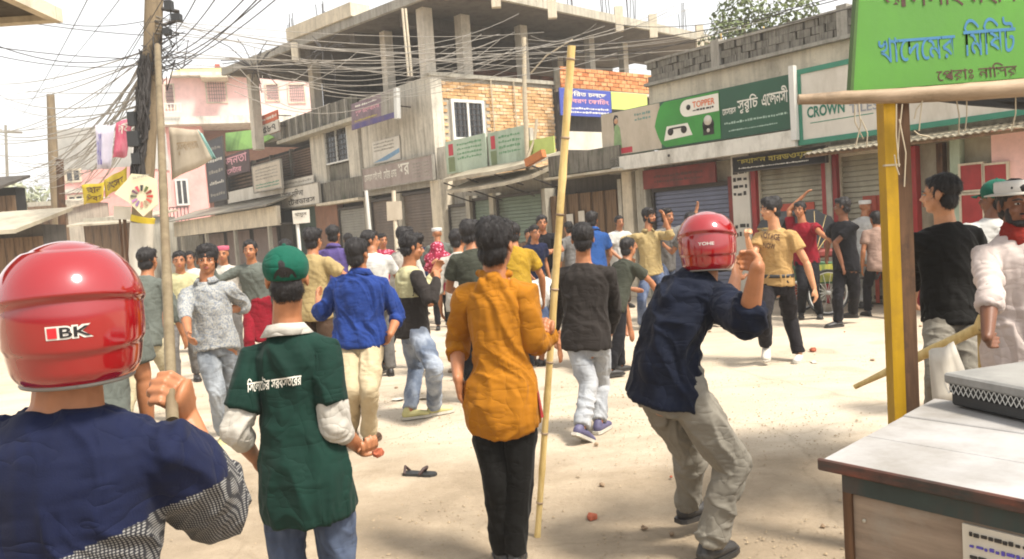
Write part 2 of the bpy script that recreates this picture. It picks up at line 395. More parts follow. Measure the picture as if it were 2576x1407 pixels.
def person(label, **k):
    g = k.get; s = g('s', 1.0); yaw = D2R(g('yaw', 0)); hyaw = D2R(g('hyaw', g('yaw', 0))); hp = D2R(g('hpitch', 0)); hr = D2R(g('hroll', 0))
    dep = g('depth', 6.0); vox = g('vox', .009); skin = SK[g('skin', 'mid')]; sd = g('seed', abs(hash(label)) % 97 if False else sum(map(ord, label)) % 97)
    Fw = np.array([math.sin(yaw), math.cos(yaw), 0]); Rt = np.array([math.cos(yaw), -math.sin(yaw), 0])
    def J(spec, par=None, L=None, base=None):
        if spec[0] == 'd':
            r, f, u = spec[1:4]; return par + unit(Rt * r + Fw * f + np.array([0, 0, u])) * L
        x, y = spec[0], spec[1]; z = spec[2] if len(spec) > 2 else 0
        if isinstance(z, (int, float)): return P(x, y, base + z)
        d = unit(ray(x, y)); oc = CAM - par; b_ = oc @ d; disc = b_ * b_ - (oc @ oc - L * L)
        if disc < 0:
            q = CAM + d * (-b_); dd = np.linalg.norm(q - par); return par + (q - par) * min(1, 1.12 * L / dd)
        t = -b_ + (math.sqrt(disc) if z == 'b' else -math.sqrt(disc)); return CAM + d * t
    def solve(dep):
        q = {}
        if 'at' in k:                                   # standing pose given in metres
            x, y, hip = k['at'][0], k['at'][1], g('hip', .89) * s
            q['pel'] = np.array([x, y, hip]); ln = g('lean', (0, .04)); q['nk'] = q['pel'] + unit(Rt * ln[0] + Fw * ln[1] + np.array([0, 0, 1])) * .52 * s
            q['hd'] = q['nk'] + unit(Fw * .22 + np.array([0, 0, 1])) * .155 * s
        else:
            q['pel'] = J(k['pel'], base=dep); q['nk'] = J(k['nk'], base=dep); q['hd'] = J(k['hd'], base=dep)
        up = unit(q['nk'] - q['pel']); q['up'] = up
        sr = g('sroll', 0); R_ = unit(Rt - up * (Rt @ up) * .8); R_ = unit(R_ + np.array([0, 0, 1]) * math.sin(D2R(sr))); q['R'] = R_
        F_ = unit(np.cross(up, R_)); q['F'] = F_; TL = np.linalg.norm(q['nk'] - q['pel']); q['TL'] = TL
        for sd_, sg in (('L', -1), ('R', 1)):
            S = q['nk'] - up * .075 * s + R_ * sg * .166 * s * g('wide', 1); q['sh' + sd_] = S
            a = k.get('arm' + sd_) or [('d', .12 * sg, .0, -1), ('d', .02 * sg, .2, -1)]
            q['el' + sd_] = J(a[0], S, .285 * s, dep); q['wr' + sd_] = J(a[1], q['el' + sd_], .25 * s, dep)
            q['hn' + sd_] = J(a[2], q['wr' + sd_], .09 * s, dep) if len(a) > 2 and a[2] else q['wr' + sd_] + unit(q['wr' + sd_] - q['el' + sd_]) * .09 * s
            H = q['pel'] + Rt * sg * .088 * s; q['hp' + sd_] = H
            b_ = k.get('leg' + sd_) or [('d', .04 * sg, .03, -1), ('d', .0, -.02, -1)]
            q['kn' + sd_] = J(b_[0], H, .42 * s, dep); q['an' + sd_] = J(b_[1], q['kn' + sd_], .40 * s, dep)
            ty = D2R(b_[2]) if len(b_) > 2 and b_[2] is not None else yaw + D2R(8 * sg)
            tp = D2R(b_[3]) if len(b_) > 3 else 0
            q['toe' + sd_] = np.array([math.sin(ty) * math.cos(tp), math.cos(ty) * math.cos(tp), math.sin(tp)])
        return q
    q = solve(dep)
    if g('plant'):                                      # move the whole figure along its sight line until that foot stands on the ground
        for _ in range(6):
            an = q['an' + k['plant']]; e = an[2] - .075 * s; sl = (an[2] - CAMZ) / an[1]
            dep = max(.8, dep - e / sl * 1.0); q = solve(dep)
    if 'at' in k:
        low = min(q['anL'][2], q['anR'][2]) - .075 * s
        if abs(low) < .6 and not g('nodrop'):
            for kk in q:
                if isinstance(q[kk], np.ndarray) and kk[:2] in ('pe', 'nk', 'hd', 'sh', 'el', 'wr', 'hn', 'hp', 'kn', 'an'): q[kk] = q[kk] - np.array([0, 0, low])
    up, R_, F_, TL = q['up'], q['R'], q['F'], q['TL']; pel, nk, hd = q['pel'], q['nk'], q['hd']
    base = (float(pel[0]), float(pel[1]), 0.0)
    root = thing('person', label, 'person', base, -yaw, g('group'))
    # head frame
    hf = np.array([math.sin(hyaw) * math.cos(hp), math.cos(hyaw) * math.cos(hp), math.sin(hp)])
    hrt = unit(np.cross(hf, (0, 0, 1))); hu = np.cross(hrt, hf)
    if hr: hrt, hu = unit(hrt * math.cos(hr) + hu * math.sin(hr)), unit(hu * math.cos(hr) - hrt * math.sin(hr))
    HM = np.stack([hrt, hf, hu], 1); hs = s * g('hs', 1.0)
    H = lambda x, y, z: hd + HM @ (np.array([x, y, z]) * hs)
    def torso(mb, tab, t0=None, t1=None, kx=0.0, bulge=0):
        pts, A, B, rr = [], [], [], []; sq = .80 if (tab is TOR and g('hem', -.24) < .03) else (.92 if tab is TOR else 1.0)
        for (t, a, b, o) in tab:
            if t0 is not None and t < t0 - 1e-6: continue
            if t1 is not None and t > t1: continue
            w = min(1, max(0, t)); r = unit(Rt * (1 - w) + R_ * w)
            bend = math.sin(math.pi * min(1, max(0, t))) * g('arch', 0.0)
            pts.append(pel + (nk - pel) * t + F_ * (o * s + bend)); wd = g('wide', 1) * g('fat', 1)
            kq = sq if t < .2 else 1.0; wd = max(g('wide', 1) * g('fat', 1), .97) if t < .12 and g('wide', 1) * g('fat', 1) < .97 else g('wide', 1) * g('fat', 1); A.append((a * wd * kq + kx) * s); B.append((b * g('fat', 1) * kq + kx) * s); rr.append(r)
        loft(mb, pts, A, B, rr, 18, 'round' if tab is TOR else 'flat')
    # ---- body: one continuous surface
    mb = MB(); torso(mb, TOR)
    loft(mb, [nk - up * .04 * s, nk + (hd - nk) * .35, H(0, -.018, -.06)], [.066 * s, .056 * s, .056 * s], [.066 * s, .058 * s, .058 * s], hrt, 12)
    fh = g('face', True)
    mb.ell(H(0, -.012, .032), (.077 * hs, .094 * hs, .084 * hs), 16, 12, R=HM); mb.ell(H(0, .022, -.04), (.060 * hs, .064 * hs, .072 * hs), 14, 10, R=HM)
    mb.ell(H(0, .055, -.088), (.028 * hs, .024 * hs, .02 * hs), 10, 8, R=HM)
    if fh:
        mb.tube([H(0, .082, .012), H(0, .094, -.012), H(0, .106, -.032)], [.009 * hs, .011 * hs, .015 * hs], 8)
        mb.ell(H(0, .084, -.058), (.024 * hs, .011 * hs, .010 * hs), 10, 8, R=HM)
        for e in (-1, 1):
            mb.ell(H(.032 * e, .074, .016), (.022 * hs, .012 * hs, .008 * hs), 10, 6, R=HM)
            mb.ell(H(.014 * e, .092, -.034), (.009 * hs, .009 * hs, .007 * hs), 8, 6, R=HM)
            mb.ell(H(.042 * e, .055, -.028), (.02 * hs, .02 * hs, .018 * hs), 8, 6, R=HM)
    for e in (-1, 1):
        mb.ell(H(.078 * e, -.008, -.006), (.010 * hs, .019 * hs, .031 * hs), 8, 8, R=HM)
    fing = g('fingers', vox <= .012)
    for sd_, sg in (('L', -1), ('R', 1)):
        S, E, Wr, Hn = q['sh' + sd_], q['el' + sd_], q['wr' + sd_], q['hn' + sd_]; ar = g('arms', 1.0)
        loft(mb, [S - R_ * sg * .03 * s, S + (E - S) * .3, E + (S - E) * .12], [.043 * s, .043 * s * ar, .039 * s * ar], [.043 * s, .043 * s * ar, .039 * s * ar], R_, 12)
        loft(mb, [E + (Wr - E) * .0, E + (Wr - E) * .28, Wr], [.038 * s * ar, .040 * s * ar, .025 * s], [.038 * s * ar, .040 * s * ar, .029 * s], R_, 12)
        # hand
        hdv = unit(Hn - Wr); pn = g('palm' + sd_)
        if pn is None:
            pn = -R_ * sg
        else: pn = unit(Rt * pn[0] + Fw * pn[1] + np.array([0, 0, pn[2]]))
        pn = unit(pn - hdv * (pn @ hdv)); sdv = np.cross(hdv, pn) * g('flip' + sd_, 1)
        tsd = sdv if (sdv @ (Fw + np.array([0, 0, .6]))) > 0 else -sdv
        if g('thumb' + sd_): tsd = -tsd
        cu = g('curl' + sd_, .45); hsz = s * g('hands', 1.0)
        loft(mb, [Wr - hdv * .01, Wr + hdv * .04 * hsz, Wr + hdv * .085 * hsz], [.026 * hsz, .038 * hsz, .038 * hsz], [.020 * hsz, .017 * hsz, .013 * hsz], tsd, 12)
        if fing:
            for fi, (o, ln) in enumerate(((.030, .066), (.010, .075), (-.010, .071), (-.030, .056))):
                p0 = Wr + hdv * .082 * hsz + tsd * o * hsz; ang = cu * .75; dv = unit(hdv + tsd * o * 1.5); c_ = [p0 - dv * .015]; a = 0
                for sgm, fr in ((.42, 1), (.32, 1.25), (.26, .9)):
                    a += ang * fr; dd = dv * math.cos(a) + pn * math.sin(a); c_.append(c_[-1] + dd * (ln * sgm * 1.12 + (.015 if sgm == .42 else 0)) * hsz)
                mb.tube(c_, [.0095 * hsz, .0095 * hsz, .0085 * hsz, .0070 * hsz], 8)
            t0 = Wr + hdv * .025 * hsz + tsd * .024 * hsz; ta = unit(hdv * .75 + tsd * .7 + pn * (.25 + .5 * cu)); tb = unit(hdv * .9 + tsd * (.25 - .5 * min(cu, 1)) + pn * (.2 + .7 * cu))
            mb.tube([t0 - ta * .01, t0 + ta * .035 * hsz, t0 + ta * .035 * hsz + tb * .032 * hsz], [.013 * hsz, .0115 * hsz, .0085 * hsz], 8)
        else:
            loft(mb, [Wr + hdv * .075 * hsz, Wr + hdv * .12 * hsz + pn * .02 * cu, Wr + hdv * (.15 - .03 * cu) * hsz + pn * .05 * cu], [.036 * hsz, .034 * hsz, .024 * hsz], [.014 * hsz] * 3, tsd, 8)
        # leg
        Hp, K, A = q['hp' + sd_], q['kn' + sd_], q['an' + sd_]
        if g('legs', True):
            loft(mb, [Hp + (K - Hp) * .05, Hp + (K - Hp) * .4, K], [.082 * s, .07 * s, .05 * s], [.086 * s, .074 * s, .052 * s], Rt, 12)
            loft(mb, [K, K + (A - K) * .3, A], [.048 * s, .050 * s, .032 * s], [.05 * s, .054 * s, .034 * s], Rt, 12)
            td = q['toe' + sd_]; dn = unit(np.array([0, 0, -1]) - td * (-td[2]))
            loft(mb, [A + dn * .03 * s - td * .035 * s, A + dn * .045 * s + td * .06 * s, A + dn * .055 * s + td * .155 * s], [.030 * s, .036 * s, .036 * s], [.032 * s, .026 * s, .016 * s], unit(np.cross(td, dn)), 10)
    me = remesh(mb, vox * g('bodyvox', .8), 3, .5); put('body', me, skin, root)
    # ---- eyes, lips, brows
    if fh:
        for e in (-1, 1):
            b_ = MB(); b_.ell(H(.031 * e, .0735, .004), (.0125 * hs, .010 * hs, .0052 * hs), 10, 8, R=HM); eo = b_.build('eye', SK['eye'], root, world_in=True)
            b_ = MB(); b_.ell(H(.031 * e, .0815, .004), (.0062 * hs, .004 * hs, .0052 * hs), 8, 6, R=HM); b_.build('iris', SK['iris'], eo, world_in=False) if False else b_.build('iris', SK['iris'], root, world_in=True)
            b_ = MB(); b_.tube([H(.013 * e, .089, .021), H(.032 * e, .087, .027), H(.053 * e, .071, .020)], [.004 * hs, .0052 * hs, .0025 * hs], 6); b_.build('eyebrow', SK['hair'], root, world_in=True)
        b_ = MB(); b_.ell(H(0, .0905, -.0535), (.023 * hs, .006 * hs, .0045 * hs), 10, 6, R=HM); b_.ell(H(0, .090, -.063), (.02 * hs, .0065 * hs, .006 * hs), 10, 6, R=HM); b_.build('lips', SK['lip'], root, world_in=True)
        if g('stubble'):
            b_ = MB(); b_.ell(H(0, .083, -.0455), (.034 * hs, .014 * hs, .0065 * hs), 10, 6, R=HM); b_.ell(H(0, .05, -.09), (.046 * hs, .034 * hs, .028 * hs), 12, 8, R=HM)
            for e in (-1, 1): b_.ell(H(.05 * e, .028, -.055), (.018 * hs, .026 * hs, .045 * hs), 10, 8, R=HM)
            m_ = remesh(b_, .006, 2); put('beard', m_, SK['hair'], root)
    # ---- hair
    hk = g('hair', 'short')
    if hk and hk != 'none':
        b_ = MB(); T = {'short': 1.0, 'full': 1.06, 'thin': .97}.get(hk, 1.0)
        b_.ell(H(0, -.022, .046), (.083 * hs * T, .098 * hs * T, .084 * hs * T), 18, 12, R=HM); b_.ell(H(0, -.045, -.030), (.068 * hs * T, .056 * hs, .066 * hs), 14, 10, R=HM)
        if hk == 'full': b_.ell(H(.01, .035, .085), (.068 * hs, .05 * hs, .045 * hs), 14, 10, R=HM); b_.ell(H(0, -.04, .07), (.084 * hs, .08 * hs, .07 * hs), 14, 10, R=HM)
        elif not g('cap') and not g('helmet'): b_.ell(H(.008, .038, .082), (.058 * hs, .042 * hs, .032 * hs), 12, 8, R=HM)
        for e in (-1, 1): b_.ell(H(.074 * e, .005, .012), (.008 * hs, .016 * hs, .03 * hs), 8, 6, R=HM)
        m_ = remesh(b_, max(.0045, vox * .6), 2)
        co = getco(m_); no = getno(m_); lc = (co - hd) @ HM / hs
        z = vnoise(lc * np.array([70, 70, 22]) + 5, sd) - .5; z2 = vnoise(lc * np.array([26, 26, 12]), sd + 2) - .5
        co = co + no * ((z * .009 + z2 * .012) * hs)[:, None]
        m_.vertices.foreach_set('co', co.ravel()); m_.update()
        nb_ = g('blades', 3200 if vox <= .008 else (1200 if vox <= .011 else 450)); r_ = np.random.default_rng(sd); ii = r_.integers(0, len(co), nb_); no2 = getno(m_); V_, F_h = [], []
        bl = .024 if vox <= .011 else .03; bw_ = .0011 if vox <= .008 else (.002 if vox <= .011 else .0035)
        for i_ in ii:
            c_, n_ = co[i_], no2[i_]; l_ = (c_ - hd) @ HM / hs
            if l_[1] > .045 and l_[2] < .05: continue
            if (g('cap') or g('helmet') or g('hat')) and l_[2] > -.02: continue
            fl_ = HM @ np.array([l_[0] * 3, (l_[1] + .03) * 2.2, -1.0 if l_[2] < .09 else -.2]); fl_ = fl_ + r_.normal(size=3) * .45; t_ = fl_ - n_ * (fl_ @ n_); t_ = unit(t_); w_ = np.cross(n_, t_); L_ = bl * r_.uniform(.5, 1.2) * hs; k_ = len(V_)
            V_ += [c_ - w_ * bw_ - n_ * .002, c_ + w_ * bw_ - n_ * .002, c_ + t_ * L_ * .5 + n_ * .005 + w_ * bw_ * .7, c_ + t_ * L_ * .5 + n_ * .005 - w_ * bw_ * .7, c_ + t_ * L_ + n_ * r_.uniform(.001, .007)]; F_h += [(k_, k_ + 1, k_ + 2, k_ + 3), (k_ + 3, k_ + 2, k_ + 4)]
        bm_ = bmesh.new(); bm_.from_mesh(m_); vv_ = [bm_.verts.new(v_) for v_ in V_]; [bm_.faces.new([vv_[a_] for a_ in f_]) for f_ in F_h]; bm_.to_mesh(m_); bm_.free(); put('hair', m_, SK[g('haircol', 'hair')], root)
    # ---- shirt
    if g('shirt'):
        b_ = MB(); lo = g('hem', -.24); tab = [r for r in SHT if r[0] > lo + .01]
        a0 = np.interp(lo, [r[0] for r in SHT], [r[1] for r in SHT]); b0 = np.interp(lo, [r[0] for r in SHT], [r[2] for r in SHT])
        o0 = -.006; tab = [(lo, a0, b0, o0)] + tab; lz = g('loose', 0.0)
        torso(b_, tab, kx=lz)
        if g('hood'):
            b_.ell(nk - F_ * .065 * s - up * .03 * s, (.07 * s, .022 * s, .045 * s), 14, 8, R=np.stack([R_, F_, up], 1))
            loft(b_, [nk - R_ * .075 * s + up * .03 * s + F_ * .02, nk - F_ * .078 * s + up * .012 * s, nk + R_ * .07 * s + up * .02 * s + F_ * .02], [.014 * s] * 3, [.014 * s] * 3, up, 8)
        sl = g('sleeve', 'short'); 
        for sd_, sg in (('L', -1), ('R', 1)):
            S, E, Wr = q['sh' + sd_], q['el' + sd_], q['wr' + sd_]; S0 = S - R_ * sg * .06 * s + up * .012 * s
            sw = g('slw', 1.0); ssl = k.get('sleeve' + sd_, sl)
            if ssl == 'short':
                e1 = S + (E - S) * g('slen', .62); loft(b_, [S0, S, S + (E - S) * .3, e1], [.050 * s, .060 * s, .066 * s * sw, .070 * s * sw], [.056 * s, .062 * s, .068 * s * sw, .072 * s * sw], R_, 14, 'flat')
            else:
                end = {'long': .96, 'roll': .35, 'mid': .6}[ssl]
                loft(b_, [S0, S, S + (E - S) * .35, E + (S - E) * .08], [.050 * s, .060 * s, .058 * s * sw, .052 * s * sw], [.056 * s, .062 * s, .060 * s * sw, .052 * s * sw], R_, 14)
                c1 = E + (Wr - E) * end; loft(b_, [E, E + (Wr - E) * end * .5, c1], [.054 * s * sw, .051 * s * sw, (.052 if end < .9 else .037) * s * sw], [.054 * s * sw, .051 * s * sw, (.052 if end < .9 else .037) * s * sw], R_, 14, 'flat')
        m_ = remesh(b_, vox, 4); folds(m_, g('fold', .012) * s, g('foldf', 9), sd, up, g('tilt', .6)); so = put('shirt', m_, g('shirt') if isinstance(g('shirt'), (list, tuple)) else [g('shirt')], root)
        if g('panel'):                                   # second cloth of the shirt: faces where the test holds
            W = np.array(root.matrix_world); co = getco(so.data) @ W[:3, :3].T + W[:3, 3]
            idx = [1 if g('panel')(co[list(p.vertices)].mean(0), q) else 0 for p in so.data.polygons]; so.data.polygons.foreach_set('material_index', idx)
        if g('cuff'):                                    # an inner sleeve showing below a short one
            for sd_, sg in (('L', -1), ('R', 1)):
                S, E, Wr = q['sh' + sd_], q['el' + sd_], q['wr' + sd_]; b2 = MB()
                loft(b2, [S + (E - S) * .45, S + (E - S) * .75, E], [.05 * s, .058 * s, .054 * s], [.05 * s, .058 * s, .054 * s], R_, 14); loft(b2, [E, E + (Wr - E) * .4], [.052 * s, .043 * s], [.052 * s, .043 * s], R_, 14, 'flat')
                m2 = remesh(b2, vox, 3); folds(m2, .012 * s, 14, sd + 5, unit(E - S)); put('inner_sleeve', m2, g('cuff'), root)
        if g('collar'):
            b2 = MB(); pts = []; ring = []
            for j in range(17):
                a = -math.pi / 2 + (j / 16 - .5) * 2 * math.pi * .86; pts.append(nk + up * (.012 + .02 * (1 - abs(j / 8 - 1))) * s + R_ * math.cos(a) * .076 * s + F_ * math.sin(a) * .074 * s)
            V = []; 
            for j, p in enumerate(pts):
                c0 = nk + up * .02 * s; o_ = unit(p - c0 - up * ((p - c0) @ up)); V += [p + up * .022 * s - o_ * .01, p + up * .022 * s - o_ * .004, p - up * .022 * s + o_ * .028 * s, p - up * .024 * s + o_ * .02 * s]
            F2 = [(4 * j + a, 4 * j + (a + 1) % 4, 4 * (j + 1) + (a + 1) % 4, 4 * (j + 1) + a) for j in range(16) for a in range(4)] + [(0, 1, 2, 3), (64, 67, 66, 65)]
            b2.add(V, F2, 0, True); b2.build('collar', g('collar'), root, world_in=True)
    # ---- trousers, belt
    tk = (.86 if g('hem', -.24) < -.13 else (.95 if g('hem', -.24) < .03 else 1.0)) * (.94 if g('wide', 1) * g('fat', 1) < .9 else 1)
    if g('pants'):
        b_ = MB(); w = g('pw', 1.0); pts = [pel - up * .10 * s, pel - up * .02 * s, pel + up * .07 * s, pel + up * .13 * s]
        loft(b_, pts, [.13 * s * tk, .163 * s * tk, .161 * s * tk, .147 * s * tk], [.105 * s * tk, .122 * s * tk, .118 * s * tk, .108 * s * tk], Rt, 16, 'flat')
        for sd_, sg in (('L', -1), ('R', 1)):
            Hp, K, A = q['hp' + sd_], q['kn' + sd_], q['an' + sd_]; e = g('plen', .97); c1 = K + (A - K) * e
            loft(b_, [Hp + up * .03 * s, Hp + (K - Hp) * .18, Hp + (K - Hp) * .55, K], [.086 * s * tk, .084 * s * tk, .08 * s * w, .066 * s * w], [.096 * s * tk, .096 * s * tk, .088 * s * w, .07 * s * w], Rt, 14)
            if e > 0: loft(b_, [K, K + (c1 - K) * .45, c1], [.066 * s * w, .06 * s * w, .056 * s * w], [.07 * s * w, .064 * s * w, .062 * s * w], Rt, 14, 'flat')
        m_ = remesh(b_, vox, 3); folds(m_, g('pfold', .013) * s, g('pfoldf', 8), sd + 11, (0, 0, 1), .5); put('trousers', m_, g('pants'), root)
        if g('belt'):
            b2 = MB(); loft(b2, [pel + up * .075 * s, pel + up * .11 * s], [.178 * s] * 2, [.132 * s] * 2, Rt, 20, 'flat'); b2.build('belt', g('belt'), root, world_in=True)
    if g('skirt'):
        A = (q['anL'] + q['anR']) / 2; b_ = MB(); e = g('sklen', .9); c1 = pel + (A - pel) * e
        loft(b_, [pel + up * .1 * s, pel, pel + (c1 - pel) * .5, c1], [.165 * s, .178 * s, .19 * s, .2 * s], [.12 * s, .135 * s, .15 * s, .17 * s], Rt, 18, 'flat'); m_ = remesh(b_, vox, 3); folds(m_, .02 * s, 7, sd + 4, (0, 0, 1), .2); put('wrap_skirt' if g('skname') is None else g('skname'), m_, g('skirt'), root)
    # ---- shoes
    if g('shoes') and g('legs', True):
        for sd_ in 'LR':
            A, td = q['an' + sd_], q['toe' + sd_]; dn = unit(np.array([0, 0, -1]) - td * (-td[2])); rt = unit(np.cross(td, dn)); b2 = MB()
            loft(b2, [A + dn * .0 - td * .02 * s, A + dn * .035 * s - td * .03 * s], [.034 * s, .038 * s], [.036 * s, .044 * s], rt, 12)
            loft(b2, [A + dn * .036 * s - td * .035 * s, A + dn * .034 * s + td * .05 * s, A + dn * .046 * s + td * .15 * s], [.038 * s, .044 * s, .042 * s], [.034 * s, .036 * s, .024 * s], rt, 12)
            m2 = remesh(b2, max(.007, vox * .7), 3); sh = put('shoe', m2, g('shoes'), root)
            b2 = MB(); v = []
            for (a_, wv) in ((-.075, .024), (-.05, .038), (.0, .040), (.07, .045), (.13, .048), (.175, .036), (.195, .014)):
                for sg2 in (-1, 1): v.append((a_, wv * sg2))
            top = [A + dn * .055 * s + td * a_ * s + rt * w_ * s for a_, w_ in v]; bot = [p + dn * .022 * s for p in top]; n_ = len(v)
            F3 = [(2 * i, 2 * i + 1, 2 * i + 3, 2 * i + 2) for i in range(6)] + [(n_ + 2 * i, n_ + 2 * i + 2, n_ + 2 * i + 3, n_ + 2 * i + 1) for i in range(6)]
            F3 += [(2 * i, 2 * i + 2, n_ + 2 * i + 2, n_ + 2 * i) for i in range(6)] + [(2 * i + 1, n_ + 2 * i + 1, n_ + 2 * i + 3, 2 * i + 3) for i in range(6)] + [(0, n_, n_ + 1, 1), (12, 13, n_ + 13, n_ + 12)]
            b2.add(top + bot, F3, 0); so = b2.build('sole', g('sole') or g('shoes'), None, world_in=True); 
            W = sh.matrix_world if False else (root.matrix_world); so.data.transform(root.matrix_world.inverted()); so.parent = sh
    # ---- things worn on the head
    if g('cap'):
        b2 = MB(); b2.ell(H(0, -.018, .05), (.093 * hs, .108 * hs, .088 * hs), 20, 14, R=HM); m2 = remesh(b2, .006, 2)
        bm = bmesh.new(); bm.from_mesh(m2)
        bmesh.ops.bisect_plane(bm, geom=bm.verts[:] + bm.edges[:] + bm.faces[:], plane_co=H(0, 0, .004), plane_no=Vector(hu * 1.0 - hf * .08), clear_inner=True)
        bm.to_mesh(m2); bm.free(); c_ = put('cap', m2, g('cap'), root)
        mo = c_.modifiers.new('s', 'SOLIDIFY'); mo.thickness = .003; bd = g('brim', 1); B = lambda x, y, z: H(x, y * bd, z); v = []
        for j in range(11):
            a = math.pi * (j / 10); v.append(B(.07 * math.cos(a), .078 + .0 * math.sin(a), .022 + .016 * math.sin(a))); v.append(B(.072 * math.cos(a), .085 + .072 * math.sin(a), .008 + .02 * math.sin(a)))
        b2 = MB(); b2.add(v, [(2 * j, 2 * j + 1, 2 * j + 3, 2 * j + 2) for j in range(10)], 0, True); w_ = b2.build('brim', g('cap'), root, world_in=True); mo = w_.modifiers.new('s', 'SOLIDIFY'); mo.thickness = .004
        b2 = MB(); b2.ell(H(0, -.018, .139), (.009 * hs, .009 * hs, .006 * hs), 8, 6, R=HM); b2.build('cap_button', g('cap'), root, world_in=True)
        if g('strap'):
            b2 = MB(); v = []
            for j in range(13):
                a = math.pi * j / 12; v.append(H(.042 * math.cos(a), -.016 - .112, .012 + .05 * math.sin(a)) if 0 else H(.044 * math.cos(a), -.018 - math.sqrt(max(0, 1 - (.044 * math.cos(a) / .093) ** 2 - ((.006 + .046 * math.sin(a) - .05) / .088) ** 2)) * .110 + .001, .006 + .046 * math.sin(a)))
            v.append(H(0, -.018 - .100, .012)); b2.add(v, [(j, j + 1, 13) for j in range(12)], 0, True); b2.build('cap_opening', g('strap'), root, world_in=True)
    if g('helmet'): g('helmet')(root, H, HM, hs)
    if g('hat'):
        b2 = MB(); b2.lathe([(.088, -.0), (.093, .02), (.092, .055), (.085, .062), (.0, .066)], 20); o_ = MB(); o_.add([H(*(np.array(p) + np.array([0, -.012, .055]))) for p in b2.v], b2.f, 0, True); h_ = o_.build('round_cap', g('hat'), root, world_in=True)
    if g('scarf'):
        b2 = MB(); loft(b2, [nk - R_ * .0 + up * a for a in (-.01, .05)], [.086 * s, .07 * s], [.085 * s, .07 * s], R_, 16); b2.ell(nk + F_ * .05 * s - up * .03 * s, (.06 * s, .05 * s, .06 * s), 12, 8, R=np.stack([R_, F_, up], 1))
        m2 = remesh(b2, .008, 2); folds(m2, .014, 22, sd); put('scarf', m2, g('scarf'), root)
    q['root'] = root; q['H'] = H; q['HM'] = HM; q['dep'] = dep
    print('PERSON %-58s dep %.2f sole %.2f/%.2f top %.2f torso %.2f' % (label[:58], dep, q['anL'][2], q['anR'][2], hd[2] + .115 * s, TL))
    return q
# ------------------------------------------------------------------ materials of the place
def cm(k, *a, **kw): return plain(k, hx(a[0]), *a[1:], **kw)
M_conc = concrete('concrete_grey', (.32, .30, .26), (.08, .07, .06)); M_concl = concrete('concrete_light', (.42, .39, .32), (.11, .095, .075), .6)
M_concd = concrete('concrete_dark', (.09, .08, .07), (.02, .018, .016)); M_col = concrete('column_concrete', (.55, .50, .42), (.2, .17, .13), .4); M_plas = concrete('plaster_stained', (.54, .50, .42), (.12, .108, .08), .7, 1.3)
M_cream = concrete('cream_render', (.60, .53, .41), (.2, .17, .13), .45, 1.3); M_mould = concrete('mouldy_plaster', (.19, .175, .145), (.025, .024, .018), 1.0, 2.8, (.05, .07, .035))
M_soffit = concrete('shaded_soffit', (.12, .105, .09), (.04, .034, .028), .7, .7)  # underside of the slab: shade put into a darker concrete colour
M_brick = brickmat('brick_tan', [(.15, (.40, .22, .10)), (.45, (.56, .35, .17)), (.62, (.62, .43, .25)), (.85, (.64, .52, .38))])
M_brick2 = brickmat('brick_orange', [(.2, (.38, .13, .05)), (.5, (.56, .24, .10)), (.8, (.66, .36, .18))])
M_mortar = concrete('mortar', (.36, .33, .27), (.16, .14, .1), .5, 3)
M_block = concrete('weathered_block', (.21, .195, .165), (.03, .028, .022), 1.0, 4.5)
M_pink = concrete('pink_render', (.76, .38, .35), (.55, .28, .26), .25, .8); M_pink2 = concrete('pale_pink_render', (.82, .53, .49), (.6, .40, .37), .3, .8)
M_yel = cm('yellow_parapet', '#cfc27a', .8, dirt=hx('#8f8a55')); M_white = cm('white_paint', '#cfcbc0', .6, .1, dirt=hx('#8d877a')); M_whitem = cm('white_metal', '#c9c8c2', .45, .08)
M_dark = cm('dark_void', '#1d1b1a', .9, .3); M_glass = plain('window_glass', (.02, .022, .026), .08, .2, bs=0, spec=.8); M_bar = cm('iron_bar', '#3a332d', .6)
M_sh_g = cm('shutter_green_grey', '#6f7d6c', .5, .22, 2.5, metal=.15, dirt=hx('#4c4a40')); M_sh_b = cm('shutter_brown_grey', '#6b5d50', .5, .25, 2.2, metal=.15, dirt=hx('#463a30'))
M_sh_bl = cm('shutter_blue_grey', '#666a7c', .45, .2, 2.2, metal=.2, dirt=hx('#3f3f4a')); M_sh_c = cm('shutter_cream', '#a09a85', .5, .2, 2.2, metal=.15, dirt=hx('#6b6250'))
M_sh_l = cm('shutter_pale_grey', '#8a877c', .5, .2, 2.2, metal=.15, dirt=hx('#605a50')); M_sh_p = cm('shutter_dusty_rose', '#8d7a72', .55, .2, 2.2, dirt=hx('#5c4d46'))
M_red = cm('red_paint', '#9c2626', .5, .2, 4, dirt=hx('#5f201c')); M_redo = cm('brick_red_paint', '#a5432f', .55, .2, 4, dirt=hx('#6e3426')); M_redd = cm('faded_red_sign', '#7a302a', .7, .3, 5, dirt=hx('#3d201c'))
M_tin = cm('tin_sheet', '#8d8778', .5, .25, 3, metal=.3, dirt=hx('#5b4c3c')); M_tinl = cm('tin_sheet_pale', '#b3aa96', .5, .2, 3, metal=.2, dirt=hx('#7d6f5c')); M_tiny = cm('tin_sheet_yellow', '#b5aa80', .6, .2, 3, dirt=hx('#8a7f60'))
M_green = cm('sign_green', '#2f8a2e', .5, .1, 2, dirt=hx('#2a6f2a')); M_dgreen = cm('sign_dark_green', '#174a34', .5, .12, 2); M_lime = cm('sign_lime', '#b8c66a', .6, .12, 3); M_grn3 = cm('tarp_green', '#86b45a', .7, .15, 3, dirt=hx('#5c8040'))
M_beige = cm('sign_beige', '#b7ab98', .5, .12, 3, dirt=hx('#9a8d7a')); M_signw = cm('sign_white', '#c8c2b6', .5, .08, 3, dirt=hx('#a79f8e')); M_tealg = cm('sign_teal', '#2f7a62', .5, .15, 4)
